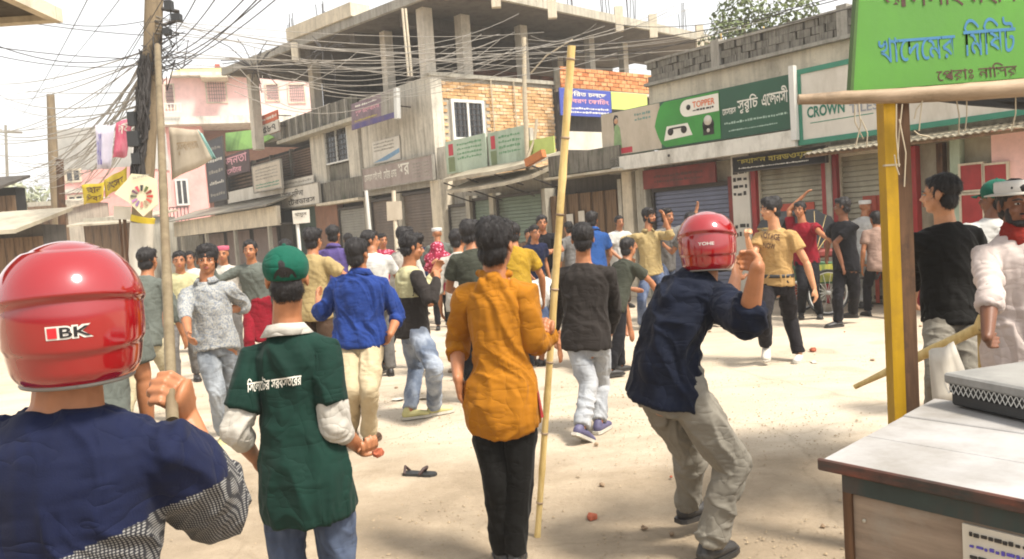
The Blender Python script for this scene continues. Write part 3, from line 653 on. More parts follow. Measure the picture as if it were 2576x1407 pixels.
M_purple = cm('banner_purple', '#4c4478', .7, .2, 5, dirt=hx('#6f5d68')); M_mauve = cm('banner_mauve', '#7c6870', .7, .3, 9, dirt=hx('#57444f')); M_blue = cm('banner_blue', '#3b4a9c', .6, .15, 4); M_poster = cm('poster_green_white', '#a9b8a4', .6, .14, 4, dirt=hx('#7d8c74'))
M_ink = cm('ink_dark', '#26221f', .7, .1, bs=0); M_inkw = cm('ink_white', '#d8d4c8', .6, .06, bs=0); M_inky = cm('ink_yellow', '#a89a3c', .6, .1, bs=0); M_inkb = cm('ink_blue', '#39729c', .6, .2, 6, bs=0); M_inkg = cm('ink_green', '#1f6a55', .6, .15, 5, bs=0)
M_inkbr = cm('ink_brown', '#4a2a20', .6, .2, 6, bs=0); M_inko = cm('ink_orange', '#d0622a', .6, .1, bs=0); M_inkp = cm('ink_pink', '#d79aa4', .6, .1, bs=0); M_inkv = cm('ink_violet', '#4a3f9a', .6, .1, bs=0); M_inkr = cm('ink_red', '#b02a3a', .6, .1, bs=0)
M_ban_r = cm('cloth_banner_red', '#c0506a', .8, .2, 4, dirt=hx('#d89aa6')); M_ban_w = cm('cloth_banner_white', '#cdc8d8', .8, .1, 4); M_ban_y = cm('cloth_banner_yellow', '#c9b02a', .8, .15, 4, dirt=hx('#a08a20'))
M_wood = wood('wood_planks', hx('#5a4534'), hx('#8a7156'), (14, 14, 1), 2, .75, hx('#3b2f26')); M_panel = wood('wood_panel', hx('#65564a'), hx('#938271'), (1.2, 9, 9), 1.6, .65, hx('#8c8478'))
M_topw = plain('table_paint', hx('#a5a3a2'), .6, .16, 2.2, .25, .004, dirt=hx('#77726a')); M_edge = wood('table_edge', hx('#2b3836'), hx('#6b3d30'), (2, 12, 12), 2.2, .6, hx('#1c2422'))
M_bam = wood('bamboo', hx('#b89a5c'), hx('#dcc48a'), (12, 12, 2), 2, .45, hx('#a58a52')); M_bamp = wood('bamboo_grey', hx('#5c503c'), hx('#7f725a'), (12, 12, 2), 2, .5, hx('#6f5f4a')); M_bamd = wood('bamboo_old', hx('#7d6a52'), hx('#a8927a'), (2, 12, 12), 2, .6, hx('#5c4c3a'))
M_polec = concrete('pole_concrete', (.23, .175, .11), (.07, .052, .034), .6, 2.2); M_cable = plain('cable_black', (.035, .03, .028), .6, .2, bs=0); M_posty = wood('post_yellow', hx('#94730f'), hx('#b08a18'), (10, 10, 1), 2, .5, hx('#8a6a1c')); M_postb = wood('post_brown', hx('#3b2a1e'), hx('#6a4e38'), (14, 14, 1), 2, .8, hx('#2b2320'))
M_rub = cm('black_rubber', '#2a2b2c', .55, .2, 8); M_tarp = cm('grey_tarp', '#8b8a86', .5, .15, 5, dirt=hx('#6a6a68')); M_mesh = plain('black_mesh', (.02, .02, .02), .5, .3, 60)
M_rope = cm('rope_pale', '#b5a890', .9, .2)

# ------------------------------------------------------------------ ground
def ground_mat():
    m, nt, n, l, b = newmat('dusty_road'); vec = geocoords(n, l)
    base = ramp(n, l, noise(n, l, vec, .55, 10, .62), [(.3, hx('#aa9d8b')), (.5, hx('#beb09c')), (.72, hx('#ccc0ae'))])
    dirt = ramp(n, l, noise(n, l, vec, 1.6, 12, .72), [(.3, hx('#7a6c58')), (.5, hx('#958570')), (.7, hx('#ac9c85'))])
    g = n.new('ShaderNodeNewGeometry'); sp = n.new('ShaderNodeSeparateXYZ'); l.new(g.outputs['Position'], sp.inputs[0])
    # worn earth verge in front of the pavement: everything nearer than an uneven line across the road
    w = noise(n, l, vec, .45, 8, .65)
    a1 = n.new('ShaderNodeMath'); a1.operation = 'MULTIPLY_ADD'; l.new(w, a1.inputs[0]); a1.inputs[1].default_value = 4.2; a1.inputs[2].default_value = 3.95
    a2 = n.new('ShaderNodeMath'); a2.operation = 'MULTIPLY_ADD'; l.new(sp.outputs[0], a2.inputs[0]); a2.inputs[1].default_value = -.12; l.new(a1.outputs[0], a2.inputs[2])
    a3 = n.new('ShaderNodeMath'); a3.operation = 'SUBTRACT'; l.new(a2.outputs[0], a3.inputs[0]); l.new(sp.outputs[1], a3.inputs[1])
    fac = ramp(n, l, a3.outputs[0], [(.0, (0, 0, 0)), (.9, (.85, .85, .85))])
    c = mix(n, l, fac, base, dirt)
    sp2 = noise(n, l, vec, 38, 6, .75); c = mix(n, l, ramp(n, l, sp2, [(.56, (0, 0, 0)), (.75, (.45,) * 3)]), c, hx('#6a5b48'))
    st = noise(n, l, geocoords(n, l, (.35, 1.4, 1)), 1.1, 8, .7); c = mix(n, l, ramp(n, l, st, [(.5, (0, 0, 0)), (.7, (.45,) * 3)]), c, hx('#8a7b66'))
    vo = n.new('ShaderNodeTexVoronoi'); vo.feature = 'DISTANCE_TO_EDGE'; vo.inputs['Scale'].default_value = .55; vo.inputs['Randomness'].default_value = 1
    wv = n.new('ShaderNodeMix'); wv.data_type = 'VECTOR'; wv.inputs[0].default_value = .22; nn_ = n.new('ShaderNodeTexNoise'); nn_.inputs['Scale'].default_value = 2.2; nn_.inputs['Detail'].default_value = 8; l.new(vec, nn_.inputs['Vector']); l.new(vec, wv.inputs[4]); l.new(nn_.outputs['Color'], wv.inputs[5]); l.new(wv.outputs[1], vo.inputs['Vector'])
    c = mix(n, l, ramp(n, l, vo.outputs['Distance'], [(.0, (.22,) * 3), (.009, (0, 0, 0))]), c, hx('#6d5f4c'))
    pt_ = noise(n, l, vec, .8, 3, .5); c = mix(n, l, ramp(n, l, pt_, [(.60, (0, 0, 0)), (.63, (.3,) * 3)]), c, hx('#85796a'))
    l.new(c, b.inputs['Base Color']); b.inputs['Roughness'].default_value = .95; b.inputs['Specular IOR Level'].default_value = .15
    h = n.new('ShaderNodeMath'); h.operation = 'ADD'; l.new(noise(n, l, vec, 30, 8, .75), h.inputs[0]); l.new(noise(n, l, vec, 3, 5), h.inputs[1])
    bump(n, l, h.outputs[0], b, .6, .03); return m
M_road = ground_mat()
N = 110; xs = np.concatenate([np.linspace(-300, -14, 8), np.linspace(-13, 14, N), np.linspace(16, 300, 8)]); ys = np.concatenate([np.linspace(-20, .5, 4), np.linspace(.8, 30, N), np.linspace(33, 420, 9)])
X, Y = np.meshgrid(xs, ys); pp = np.stack([X.ravel(), Y.ravel(), np.zeros(X.size)], 1)
zz = (vnoise(pp * .9, 2) - .5) * .022 + (vnoise(pp * 3.1, 4) - .5) * .012; zz *= np.clip((34 - pp[:, 1]) / 8, 0, 1); pp[:, 2] = zz - .004
b_ = MB(); nx = len(xs); b_.v = [tuple(p) for p in pp.tolist()]
b_.f = [(j * nx + i, j * nx + i + 1, (j + 1) * nx + i + 1, (j + 1) * nx + i) for j in range(len(ys) - 1) for i in range(nx - 1)]; b_.m = [0] * len(b_.f); b_.sm = [True] * len(b_.f)
tag(b_.build('ground', M_road, origin=(0, 0, 0)), kind='structure')

# ------------------------------------------------------------------ facade helpers
R = Fac((4.9, 14.0), -52)
ROWO = R.w(0, 0, 0)
def slats(par, mat, u0, u1, z0, z1, v, pitch=.085, name='slat', cap=60):
    n_ = max(3, min(cap, int((z1 - z0) / pitch))); h = (z1 - z0) / n_
    for i in range(n_): piece(name, mat, par, ((u0 + u1) / 2, v + rng.uniform(-.002, .002), z0 + h * (i + .5)), (u1 - u0, .022, h * .8), (D2R(-9), 0, 0))
    b = MB(); b.box(u0 - .01, u1 + .01, v + .02, v + .05, z0, z1); b.build('backing', mat, par)
def shutter(par_name, label, mat, u0, u1, z1, v=.12, z0=.02, pitch=.085, low=None, frame=None):
    t = R.thing(par_name, label, 'shutter', 0, 0, 0, 'closed roller shutters along the street row'); slats(t, mat, u0, u1, z0, z1, v, pitch)
    b = MB(); fw = .05
    b.box(u0 - fw, u0, v - .06, v + .06, z0, z1 + .08); b.box(u1, u1 + fw, v - .06, v + .06, z0, z1 + .08); b.box(u0, u1, v - .07, v + .06, z1, z1 + .08); b.build('shutter_frame', frame or M_bar, t)
    if low: 
        b = MB(); b.box(u0 + low[0], u1 - low[1], v - .035, v - .02, low[2], low[3]); b.box((u0 + u1) / 2 - .03, (u0 + u1) / 2 + .03, v - .06, v - .036, .02, low[3]); b.build('painted_panel', low[4], t)
    lk = MB(); lk.box((u0 + u1) / 2 - .06, (u0 + u1) / 2 + .06, v - .05, v - .02, z0 + .06, z0 + .12); lk.build('lock_bar', M_bar, t); return t
def signboard(name, label, u0, u1, z0, z1, v, mat, th=.05, frame=None, fw=.04, group=None, cat='sign', rx=0):
    t = R.thing(name, label, cat, u0, v, z0, group); W, Hh = u1 - u0, z1 - z0
    b = MB(); b.box(0, W, -th / 2, th / 2, 0, Hh); b.build('board', mat, t)
    if frame:
        b = MB(); b.box(-fw, 0, -th * .8, th * .8, -fw, Hh + fw); b.box(W, W + fw, -th * .8, th * .8, -fw, Hh + fw); b.box(0, W, -th * .8, th * .8, Hh, Hh + fw); b.box(0, W, -th * .8, th * .8, -fw, 0); b.build('frame', frame, t)
    b = MB()
    for q in (.12, .88): b.box(W * q - .015, W * q + .015, th / 2, max(th, -v), Hh * .5 - .015, Hh * .5 + .015)
    if v < -.08: b.build('bracket', M_bar, t)
    if rx: t.rotation_euler = (D2R(rx), 0, R.phi)
    t['W'] = W; t['Hh'] = Hh; return t, W, Hh, -th / 2
def smudge_text(par, mat, u0, u1, z0, z1, v, rows=1, seed=0):
    """small print too worn to read: short strokes"""
    b = MB(); r = random.Random(seed)
    for k in range(rows):
        h = (z1 - z0) / rows; zc = z0 + h * (k + .2); u = u0
        while u < u1:
            w = r.uniform(.25, .9) * h; b.box(u, min(u + w, u1), v - .004, v, zc + r.uniform(0, .15) * h, zc + h * r.uniform(.35, .6)); u += w + h * r.uniform(.15, .35)
    o = b.build('small_print', mat, par); o['kind'] = 'stuff'; return o

# ------------------------------------------------------------------ right shop building: parapet of weathered blocks, fascia, pillars, shutters
bd = R.thing('shop_building', 'long low cream shop building with weathered block parapet behind the green cooker signboard', 'building', 0)
u0p, u1p = R.u(1628, 190), 6.2
b = MB(); b.box(u0p + .02, u1p, .25, 6, 0, 4.25); b.box(u0p, u1p + .1, 0.02, .25, 3.0, 4.27); b.build('wall', M_cream, bd)
b = MB(); b.box(u0p - .02, u1p, -.1, .3, 4.27, 4.33); b.build('ledge', M_conc, bd)
rows, pw = 3, .27; hh = .40 / rows; cnt = 0
for k in range(rows):
    u = u0p + (k % 2) * .13
    while u < u1p - .1:
        if not (R.u(1790, 170) < u + .1 < R.u(1818, 170)):
            w = pw * rng.uniform(.85, 1.1); piece('block', M_block, bd, (u + w / 2, .08 + rng.uniform(-.02, .02), 4.34 + hh * (k + .5)), (w * .97, .16, hh * .94), (rng.uniform(-.05, .05), rng.uniform(-.03, .03), rng.uniform(-.05, .05)))
        u += pw
b = MB(); b.box(u0p, u1p, .12, .2, 4.33, 4.72); b.build('parapet_core', M_mould, bd)
b = MB(); b.box(u0p - .03, u1p, -.03, .22, 4.735, 4.78); b.build('coping', M_conc, bd)
for x in (1803, 2125):
    uu = R.u(x, 170); b = MB(); b.box(uu - .09, uu + .09, -.04, .24, 4.33, 4.83); b.build('parapet_pillar', M_conc, bd)
# pillars at street level
pil = [(1575, 1600, M_cream), (1610, 1634, M_concl), (1851, 1895, M_signw), (2086, 2101, M_concl), (2398, 2424, M_poster)]
for (xa, xb, mt) in pil:
    a, c = R.u(xa), R.u(xb); b = MB(); b.box(a, c, -.05, .3, 0, 2.75); o = b.build('pillar', mt, bd, bevel=.01)
a, c = R.u(1856), R.u(1890); smudge_text(bd, M_ink, a, c, 1.9, 2.55, -.055, 5, 3); smudge_text(bd, M_ink, a, c, 1.15, 1.45, -.055, 2, 4)
for (xa, xb, mt, zt) in [(1897, 1909, M_red, 2.5), (2075, 2085, M_red, 2.5), (2102, 2113, M_red, 2.5), (2287, 2312, M_red, 2.45), (1840, 1850, M_redd, 2.3), (2364, 2379, M_postb, 2.45)]:
    a, c = R.u(xa), R.u(xb); b = MB(); b.box(a, c, -.03, .22, 0, zt); b.build('door_post', mt, bd)
b = MB(); b.box(R.u(1545), 6.0, -.02, .3, 2.62, 2.95); b.build('lintel', M_conc, bd)
b = MB(); b.box(R.u(2500), 6.2, .0, .24, 0, 2.55); b.build('plain_wall', M_pink2, bd)
for (x0, x1, z0, z1) in [(2425, 2478, 1.72, 2.08), (2425, 2478, .9, 1.65), (2485, 2540, 1.78, 2.05)]:
    a, c = R.u(x0), R.u(x1); b = MB(); b.box(a, c, -.04, .05, z0, z1); b.build('door_panel', M_red, bd); b = MB(); b.box(a - .03, a, -.06, .06, z0 - .03, z1 + .03); b.box(c, c + .03, -.06, .06, z0 - .03, z1 + .03); b.box(a, c, -.06, .06, z1, z1 + .03); b.box(a, c, -.06, .06, z0 - .03, z0); b.build('panel_frame', M_cream, bd)
b = MB(); b.box(R.u(2312), R.u(2500), .12, .26, 0, 2.6); b.build('inner_wall', M_sh_c, bd)
# shutters
shutter('roller_shutter', 'blue grey roller shutter under the faded red sign panel', M_sh_bl, R.u(1645), R.u(1838), 2.15)
shutter('roller_shutter', 'cream roller shutter with brick red lower panel beside the lettered white pillar', M_sh_c, R.u(1912), R.u(2072), 2.42, low=(.25, .2, .75, 1.72, M_redo), frame=M_cream)
shutter('roller_shutter', 'cream roller shutter with dull red panel left of the yellow post', M_sh_c, R.u(2116), R.u(2284), 2.42, low=(.35, .05, .4, 1.75, M_redo), frame=M_cream)
t, W, Hh, v = signboard('sign_panel', 'faded red painted panel above the blue grey shutter', R.u(1636), R.u(1818), 2.22, 2.60, -.1, M_redd); smudge_text(t, M_inkbr, .3, W - .3, .08, Hh - .1, v, 2, 8)
u0, u1, z0, z1 = R.rect((1848, 392), (2078, 368), (2078, 408), (1848, 432), -.35)
t, W, Hh, v = signboard('shop_sign', 'dark shop sign with yellow lettering below the white signboard edge', u0, u1, z0, z1 - .03, -.35, M_dark, frame=M_bar, fw=.02); text('ফ্যাশন হার্ডওয়্যার', M_inky, t, .08, W - .1, Hh * .42, Hh - .03, v); smudge_text(t, M_inkw, .1, W - .3, .03, Hh * .3, v, 1, 5)
# big green signboard
u0, u1, z0, z1 = R.rect((1507, 296), (1992, 181), (1997, 322), (1528, 398), -.5)
t, W, Hh, v = signboard('shop_signboard', 'long green signboard with white lettering and cooker pictures over the shops', u0, u1, z0, z1, -.5, M_dgreen, .07)
su = lambda x: R.u(x, 300, -.5) - u0
b = MB(); b.box(0.01, su(1664), v - .004, v, .01, Hh - .01); b.build('beige_panel', M_beige, t)
b = MB(); p = []; ua, ub = su(1650), su(1815); 
for i in range(13): a = i / 12; p.append((ua + .16 * (1 - (1 - abs(2 * a - 1)) ** .5) ** 1.0 * 1.6, v - .009, .02 + (Hh - .04) * a))
poly = p + [(ub, v - .009, Hh - .02), (ub, v - .009, .02)]; b.plate(poly, (0, 1, 0), .004); b.build('green_panel', M_green, t)
# logo tag
b = MB(); ua, ub = su(1716), su(1814); zz0, zz1 = Hh * .58, Hh * .93; pts = []
for i in range(9): a = math.pi / 2 + math.pi * i / 8; r_ = (zz1 - zz0) / 2; pts.append((ua + r_ + r_ * math.cos(a), v - .014, (zz0 + zz1) / 2 + r_ * math.sin(a)))
pts += [(ub, v - .014, zz0), (ub, v - .014, zz1)]; b.plate(pts, (0, 1, 0), .004); b.build('logo_tag', M_inkw, t)
b = MB(); b.lathe([(0, -.005), (.05, -.005), (.05, 0), (0, 0)], 14, c=(ua + .2, v - .014, (zz0 + zz1) / 2 + .01), ax='y'); b.build('logo_mark', M_ink, t)
text('TOPPER', M_inko, t, ua + .3, ub - .08, (zz0 + zz1) / 2 - .02, zz1 - .06, v - .014); smudge_text(t, M_ink, ua + .3, ub - .1, zz0 + .05, zz0 + .13, v - .015, 1, 2)
# gas stove picture
b = MB(); ua, ub = su(1672), su(1744); b.plate([(ua, v - .013, .14), (ub, v - .013, .17), (ub - .1, v - .013, .40), (ua + .08, v - .013, .40)], (0, 1, 0), .004); b.build('cooker_picture', M_inkw, t)
b = MB(); 
for q in (.25, .72): b.lathe([(0, -.005), (.07, -.005), (.07, 0), (0, 0)], 12, c=(ua + (ub - ua) * q, v - .014, .29), ax='y')
b.box(ua + .2, ub - .2, v - .02, v - .014, .33, .36); b.build('cooker_burners', M_ink, t)
b = MB(); uc = su(1785); b.lathe([(0, -.004), (.13, -.004), (.13, 0), (0, 0)], 16, c=(uc, v - .012, .30), ax='y'); b.box(uc - .12, uc + .12, v - .016, v - .012, .12, .3); b.build('rice_cooker_picture', M_ink, t)
b = MB(); b.lathe([(0, -.004), (.09, -.004), (.09, 0), (0, 0)], 16, c=(uc, v - .018, .38), ax='y'); b.lathe([(0, -.004), (.035, -.004), (.035, 0), (0, 0)], 12, c=(uc, v - .018, .2), ax='y'); b.build('rice_cooker_lid', M_signw, t)
# woman in green on the beige panel, as flat print
b = MB(); um = su(1553); b.plate([(um - .11, v - .008, .1), (um + .13, v - .008, .1), (um + .09, v - .008, .55), (um + .03, v - .008, .62), (um - .05, v - .008, .6)], (0, 1, 0), .003); b.build('printed_dress', cm('print_green', '#7f9a68', .6), t)
b = MB(); b.lathe([(0, -.003), (.055, -.003), (.055, 0), (0, 0)], 12, c=(um, v - .011, .69), ax='y'); b.build('printed_face', cm('print_skin', '#b98d6c', .6), t)
b = MB(); b.plate([(um - .07, v - .007, .5), (um - .02, v - .007, .48), (um + .0, v - .007, .78), (um + .06, v - .007, .74), (um + .05, v - .007, .8), (um - .03, v - .007, .82), (um - .08, v - .007, .74)], (0, 1, 0), .002); b.build('printed_hair', M_ink, t)
b = MB(); b.box(um - .05, um + .4, v - .011, v - .004, .03, .14); b.build('printed_dishes', M_inkr, t)
smudge_text(t, cm('print_teal', '#6f8f86', .6), su(1600), su(1640), Hh * .68, Hh * .9, v - .004, 2, 9)
text('মেসার্স', M_inkw, t, su(1822), su(1856), Hh * .47, Hh * .60, v); text('সুরুচি', M_inkw, t, su(1860), su(1912), Hh * .44, Hh * .78, v); text('এজেন্সী', M_inkw, t, su(1922), su(1988), Hh * .50, Hh * .82, v)
smudge_text(t, cm('print_grey', '#9db3a4', .6), su(1825), su(1985), Hh * .26, Hh * .34, v, 1, 21); smudge_text(t, cm('print_grey', '#9db3a4', .6), su(1835), su(1960), Hh * .12, Hh * .17, v, 1, 22)
# white fascia beam under it and the white end post
u0, u1, z0, z1 = R.rect((1528, 398), (1999, 325), (2003, 368), (1545, 433), -.52)
b = MB(); b.box(u0 + .1, u1 + .05, -.62, -.44, z0, z1 - .02); o = b.build('fascia_beam', M_white, bd); b = MB(); b.box(u0 + .1, u1, -.44, .2, z0 + .05, z1 - .05); b.build('canopy_slab', M_conc, bd)
b = MB(); uu = R.u(1998, 300, -.6); b.box(uu - .04, uu + .05, -.65, -.55, z0 + .1, 3.93); b.build('end_post', M_whitem, bd)
b = MB(); b.lathe([(0, -.01), (.025, -.01), (.025, 0), (0, 0)], 10, c=(R.u(1683, 400, -.62), -.62, z0 + .15), ax='y'); b.build('bolt', M_ink, bd)
# crown sign
u0, z1 = R.uz(2005, 183, -.5); u1 = 5.2; z0 = R.uz(2018, 366, -.5)[1]
t, W, Hh, v = signboard('shop_signboard', 'white signboard with dark green border lettered CROWN behind the bamboo beam', u0 + .08, u1, z0 + .08, 3.78, -.5, M_signw, .06, M_tealg, .08)
su = lambda x, y=280: R.u(x, y, -.5) - u0 - .08
szz = lambda x, y: R.uz(x, y, -.5)[1] - z0 - .08
text('CROWN', M_inkg, t, su(2033), su(2128), szz(2080, 291), szz(2080, 262), v, bold=.03); text('TILES', cm('ink_grey', '#8b8f94', .6), t, su(2140), su(2212), szz(2180, 280), szz(2180, 256), v)
b = MB(); b.box(su(2040), su(2200), v - .004, v, szz(2100, 302), szz(2100, 300)); b.build('thin_line', M_tealg, t)
b = MB(); b.plate([(su(2380), v - .006, .25), (su(2470), v - .006, .62), (su(2500), v - .006, .62), (su(2415), v - .006, .22)], (0, 1, 0), .004); b.plate([(su(2440), v - .004, .15), (su(2480), v - .004, .30), (su(2500), v - .004, .2)], (0, 1, 0), .003); b.build('printed_swoosh', M_tealg, t)
# corrugated tin edge under the crown sign
t = R.thing('tin_awning', 'pale corrugated tin edge under the white bordered signboard', 'awning', R.u(2020, 380, -.8), -.8, 2.48)
L_ = 5.4 - R.u(2020, 380, -.8); b = MB(); n_ = int(L_ / .05); vv = []
for i in range(n_ + 1):
    u = i * L_ / n_; zz_ = .012 * math.sin(i * math.pi); k_ = .014 * (1 if i % 2 else -1); vv += [(u, 0, k_ - .0), (u, .85, .14 + k_), (u, 0, k_ - .012), (u, .85, .128 + k_)]
b.add(vv, [f for i in range(n_) for f in ((4 * i, 4 * i + 4, 4 * i + 5, 4 * i + 1), (4 * i + 2, 4 * i + 3, 4 * i + 7, 4 * i + 6), (4 * i, 4 * i + 2, 4 * i + 6, 4 * i + 4))]); b.build('tin_sheet', M_tinl, t)
b = MB(); b.box(0, L_, .05, .1, -.06, -.02); b.build('batten', M_wood, t)

# ------------------------------------------------------------------ low wooden-door shop between the two buildings
u0, u1 = R.u(1372, 600), R.u(1573, 600)
ws = R.thing('wooden_shop', 'low shop with dark wooden folding doors under a stained concrete canopy', 'building', 0)
b = MB(); b.box(u0, u1, .3, 5, 0, 2.9); b.build('wall', M_concd, ws)
a0, a1, z0, z1 = R.rect((1378, 392), (1540, 372), (1560, 434), (1385, 455), -.6)
b = MB(); b.box(a0, a1 + .1, -.62, .35, z0 + .1, z1); b.build('canopy', M_mould, ws); b = MB(); b.box(a0 - .04, a1 + .2, -.75, -.2, z0 + .02, z0 + .07); b.build('tin_edge', M_tinl, ws)
nd = 12
for i in range(nd):
    a = u0 + .15 + (u1 - u0 - .2) * i / nd; w = (u1 - u0 - .2) / nd; piece('door_plank', M_wood, ws, (a + w / 2, .12 + (.02 if i % 2 else -.02), 1.15), (w * .9, .05, 2.3), (0, 0, D2R(8 if i % 2 else -8)))
for (x, z, w, h) in [(1425, 1.55, .22, .3), (1455, 1.62, .2, .28), (1440, 1.25, .18, .2), (1478, 1.5, .16, .26)]: b = MB(); uu = R.u(x); b.box(uu, uu + w, .04, .05, z, z + h); b.build('pasted_paper', M_signw, ws)
b = MB(); b.box(u0, u0 + .14, -.05, .3, 0, 2.5); b.build('door_jamb', M_concl, ws); b = MB(); b.box(u1 - .1, u1, -.05, .3, 0, 2.5); b.build('door_jamb', M_concl, ws)

# ------------------------------------------------------------------ green-shutter shops below the brick wall
gs = R.thing('corner_shops', 'single storey shops with green grey shutters under a bent tin awning', 'building', 0)
u0, u1 = R.u(1127), R.u(1372); b = MB(); b.box(u0, u1 - .02, .3, 2.2, 0, 3.05); b.build('wall', M_conc, gs)
b = MB(); b.box(R.u(1098), R.u(1124), -.1, .35, 0, 3.1); b.build('corner_pillar', M_cream, gs, bevel=.02)
for x in (1184, 1243): b = MB(); a = R.u(x); b.box(a - .08, a + .09, -.03, .3, 0, 2.55); b.build('pillar', M_concl, gs)
shutter('roller_shutter', 'half brown roller shutter beside the cream corner pillar', M_sh_l, R.u(1130), R.u(1178), 2.3)
shutter('roller_shutter', 'narrow green grey roller shutter between two thin pillars', M_sh_g, R.u(1192), R.u(1235), 2.4)
shutter('roller_shutter', 'wide green grey roller shutter left of the bamboo pole top', M_sh_g, R.u(1252), R.u(1362), 2.4)
# awning: two sagging tin layers
def awning(name, label, pts_top, drop, mat, dep=.9, th=.085, cat='awning'):
    t = R.thing(name, label, cat, pts_top[0][0], -dep, pts_top[0][1]); b = MB(); u_0, z_0 = pts_top[0]
    for (a, za), (c, zc) in zip(pts_top[:-1], pts_top[1:]):
        b.hexa([(a - u_0, 0, za - z_0 - th), (c - u_0, 0, zc - z_0 - th), (c - u_0, dep, zc - z_0 + drop - th), (a - u_0, dep, za - z_0 + drop - th), (a - u_0, 0, za - z_0), (c - u_0, 0, zc - z_0), (c - u_0, dep, zc - z_0 + drop), (a - u_0, dep, za - z_0 + drop)])
    b.build('tin_sheet', mat, t); b = MB(); 
    for (a, za) in pts_top: b = MB(); b.tube([(a - u_0, .04, za - z_0 - th), (a - u_0, dep, za - z_0 - .35)], .018, 6); b.build('strut', M_bar, t)
    return t
w8 = lambda xy, v: R.uz(*xy, v)
awning('tin_awning', 'upper rusty tin awning sheet sagging under the green posters', [w8((1112, 452), -.9), w8((1170, 441), -.9), w8((1240, 430), -.9), w8((1335, 408), -.9)], .25, M_tinl)
awning('tin_awning', 'lower pale tin awning edge over the green grey shutters', [w8((1114, 480), -1.0), w8((1180, 472), -1.0), w8((1260, 458), -1.0), w8((1330, 440), -1.0)], .3, M_tinl)
t = R.thing('awning_board', 'orange brown timber board end poking out beside the awning', 'board', R.u(1325, 400, -1), -1.05, R.uz(1325, 420, -1)[1]); b = MB(); b.box(0, .62, 0, .12, 0, .17); o = b.build('timber', cm('orange_wood', '#b06a34', .7), t); t.rotation_euler = (0, D2R(-14), R.phi)
# posters on the shop parapet
pst = R.thing('parapet_wall', 'low parapet wall of the corner shops carrying faded green posters', 'wall', 0); b = MB(); b.box(R.u(1112), R.u(1345), .05, .18, 3.05, 4.0); b.build('wall', M_plas, pst)
for i, (xa, xb, ya, yb) in enumerate([(1122, 1224, 358, 440), (1229, 1321, 336, 430), (1326, 1396, 356, 408)]):
    a0, a1 = R.u(xa, ya), R.u(xb, ya); z1 = R.uz(xa, ya)[1]; z0 = R.uz(xa, yb)[1]
    t, W, Hh, v = signboard('poster_board', ['faded green and white poster board with red mark nearest the corner pillar', 'faded green and white poster board with red mark, second along the awning', 'small pale lime poster at the right end of the shop parapet'][i], a0, a1, z0, z1, -.02, [M_poster, M_poster, M_lime][i], .03, group='posters on the corner shop parapet')
    if i < 2:
        b = MB(); b.box(W * .08, W * .2, v - .004, v, Hh * .55, Hh * .9); b.build('red_mark', M_inkr, t); smudge_text(t, cm('print_green2', '#5f8f68', .6), W * .3, W * .9, Hh * .35, Hh * .9, v, 4, 30 + i); b = MB(); b.box(W * .06, W * .22, v - .003, v, .05, Hh * .5); b.build('printed_plant', cm('print_olive', '#6d7a52', .6), t)

# ------------------------------------------------------------------ central building: street face
cb = R.thing('unfinished_building', 'unfinished concrete corner building with open top floor and overhanging roof slab', 'building', 0)
UC = -11.05; UL = -30.0; ZT = 6.02
K = Fac((R.w(UC, 0, 0)[0], R.w(UC, 0, 0)[1]), 38)
KL = K.u(1391, 205); KR = K.u(1632, 215)
def inK(u, v, z): return np.array(K.w(u, v, z))
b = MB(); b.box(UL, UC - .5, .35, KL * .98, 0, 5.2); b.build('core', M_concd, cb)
# first floor walls
def Rb(par, name, mat, TL, TR, BR, BL, v, d=.2, **kw):
    a, c, z0, z1 = R.rect(TL, TR, BR, BL, v); b = MB(); b.box(a, c, v, v + d, z0, z1); return b.build(name, mat, par, **kw), (a, c, z0, z1)
a, c = R.u(906, 300), UC; b = MB(); b.box(a, c + .02, 0, .35, 3.7, ZT); b.build('stained_wall', M_plas, cb)
b = MB(); b.box(R.u(784, 400), R.u(820, 400), -.02, .35, 3.5, 5.35); b.build('wall_pier', M_plas, cb); b = MB(); b.box(R.u(880, 400), R.u(907, 400), -.04, .35, 3.5, 5.35); b.build('wall_pier', M_plas, cb)
b = MB(); b.box(R.u(820, 400), R.u(880, 400), .1, .35, 3.5, R.uz(850, 412)[1]); b.build('wall_infill', M_mould, cb); b = MB(); b.box(R.u(820, 400), R.u(880, 400), .1, .35, 5.05, 5.35); b.build('wall_infill', M_mould, cb)
def window(par, F_, TL, TR, BR, BL, v, frame=M_whitem, bars=0, group=None, panes=2, fw=.05, bm=M_bar, gl=None):
    a, c, z0, z1 = F_.rect(TL, TR, BR, BL, v); w = (c - a)
    b = MB(); b.box(a - fw, a, v - .06, v + .04, z0 - fw, z1 + fw); b.box(c, c + fw, v - .06, v + .04, z0 - fw, z1 + fw); b.box(a, c, v - .06, v + .04, z1, z1 + fw); b.box(a, c, v - .06, v + .04, z0 - fw, z0)
    for i in range(1, panes): b.box(a + w * i / panes - fw * .4, a + w * i / panes + fw * .4, v - .05, v + .03, z0, z1)
    f = b.build('window', frame, par)
    for i in range(panes): b = MB(); b.box(a + w * i / panes + .01, a + w * (i + 1) / panes - .01, v + .005, v + .015, z0, z1); b.build('pane', gl or M_glass, f)
    if bars:
        b = MB()
        for i in range(1, bars): b.box(a + w * i / bars - .008, a + w * i / bars + .008, v - .04, v - .02, z0, z1)
        for i in range(1, 6): zq = z0 + (z1 - z0) * i / 6; b.box(a, c, v - .035, v - .025, zq - .008, zq + .008)
        b.build('grille', bm, f)
    return f
window(cb, R, (822, 331), (876, 322), (876, 402), (822, 412), .05, bars=7)
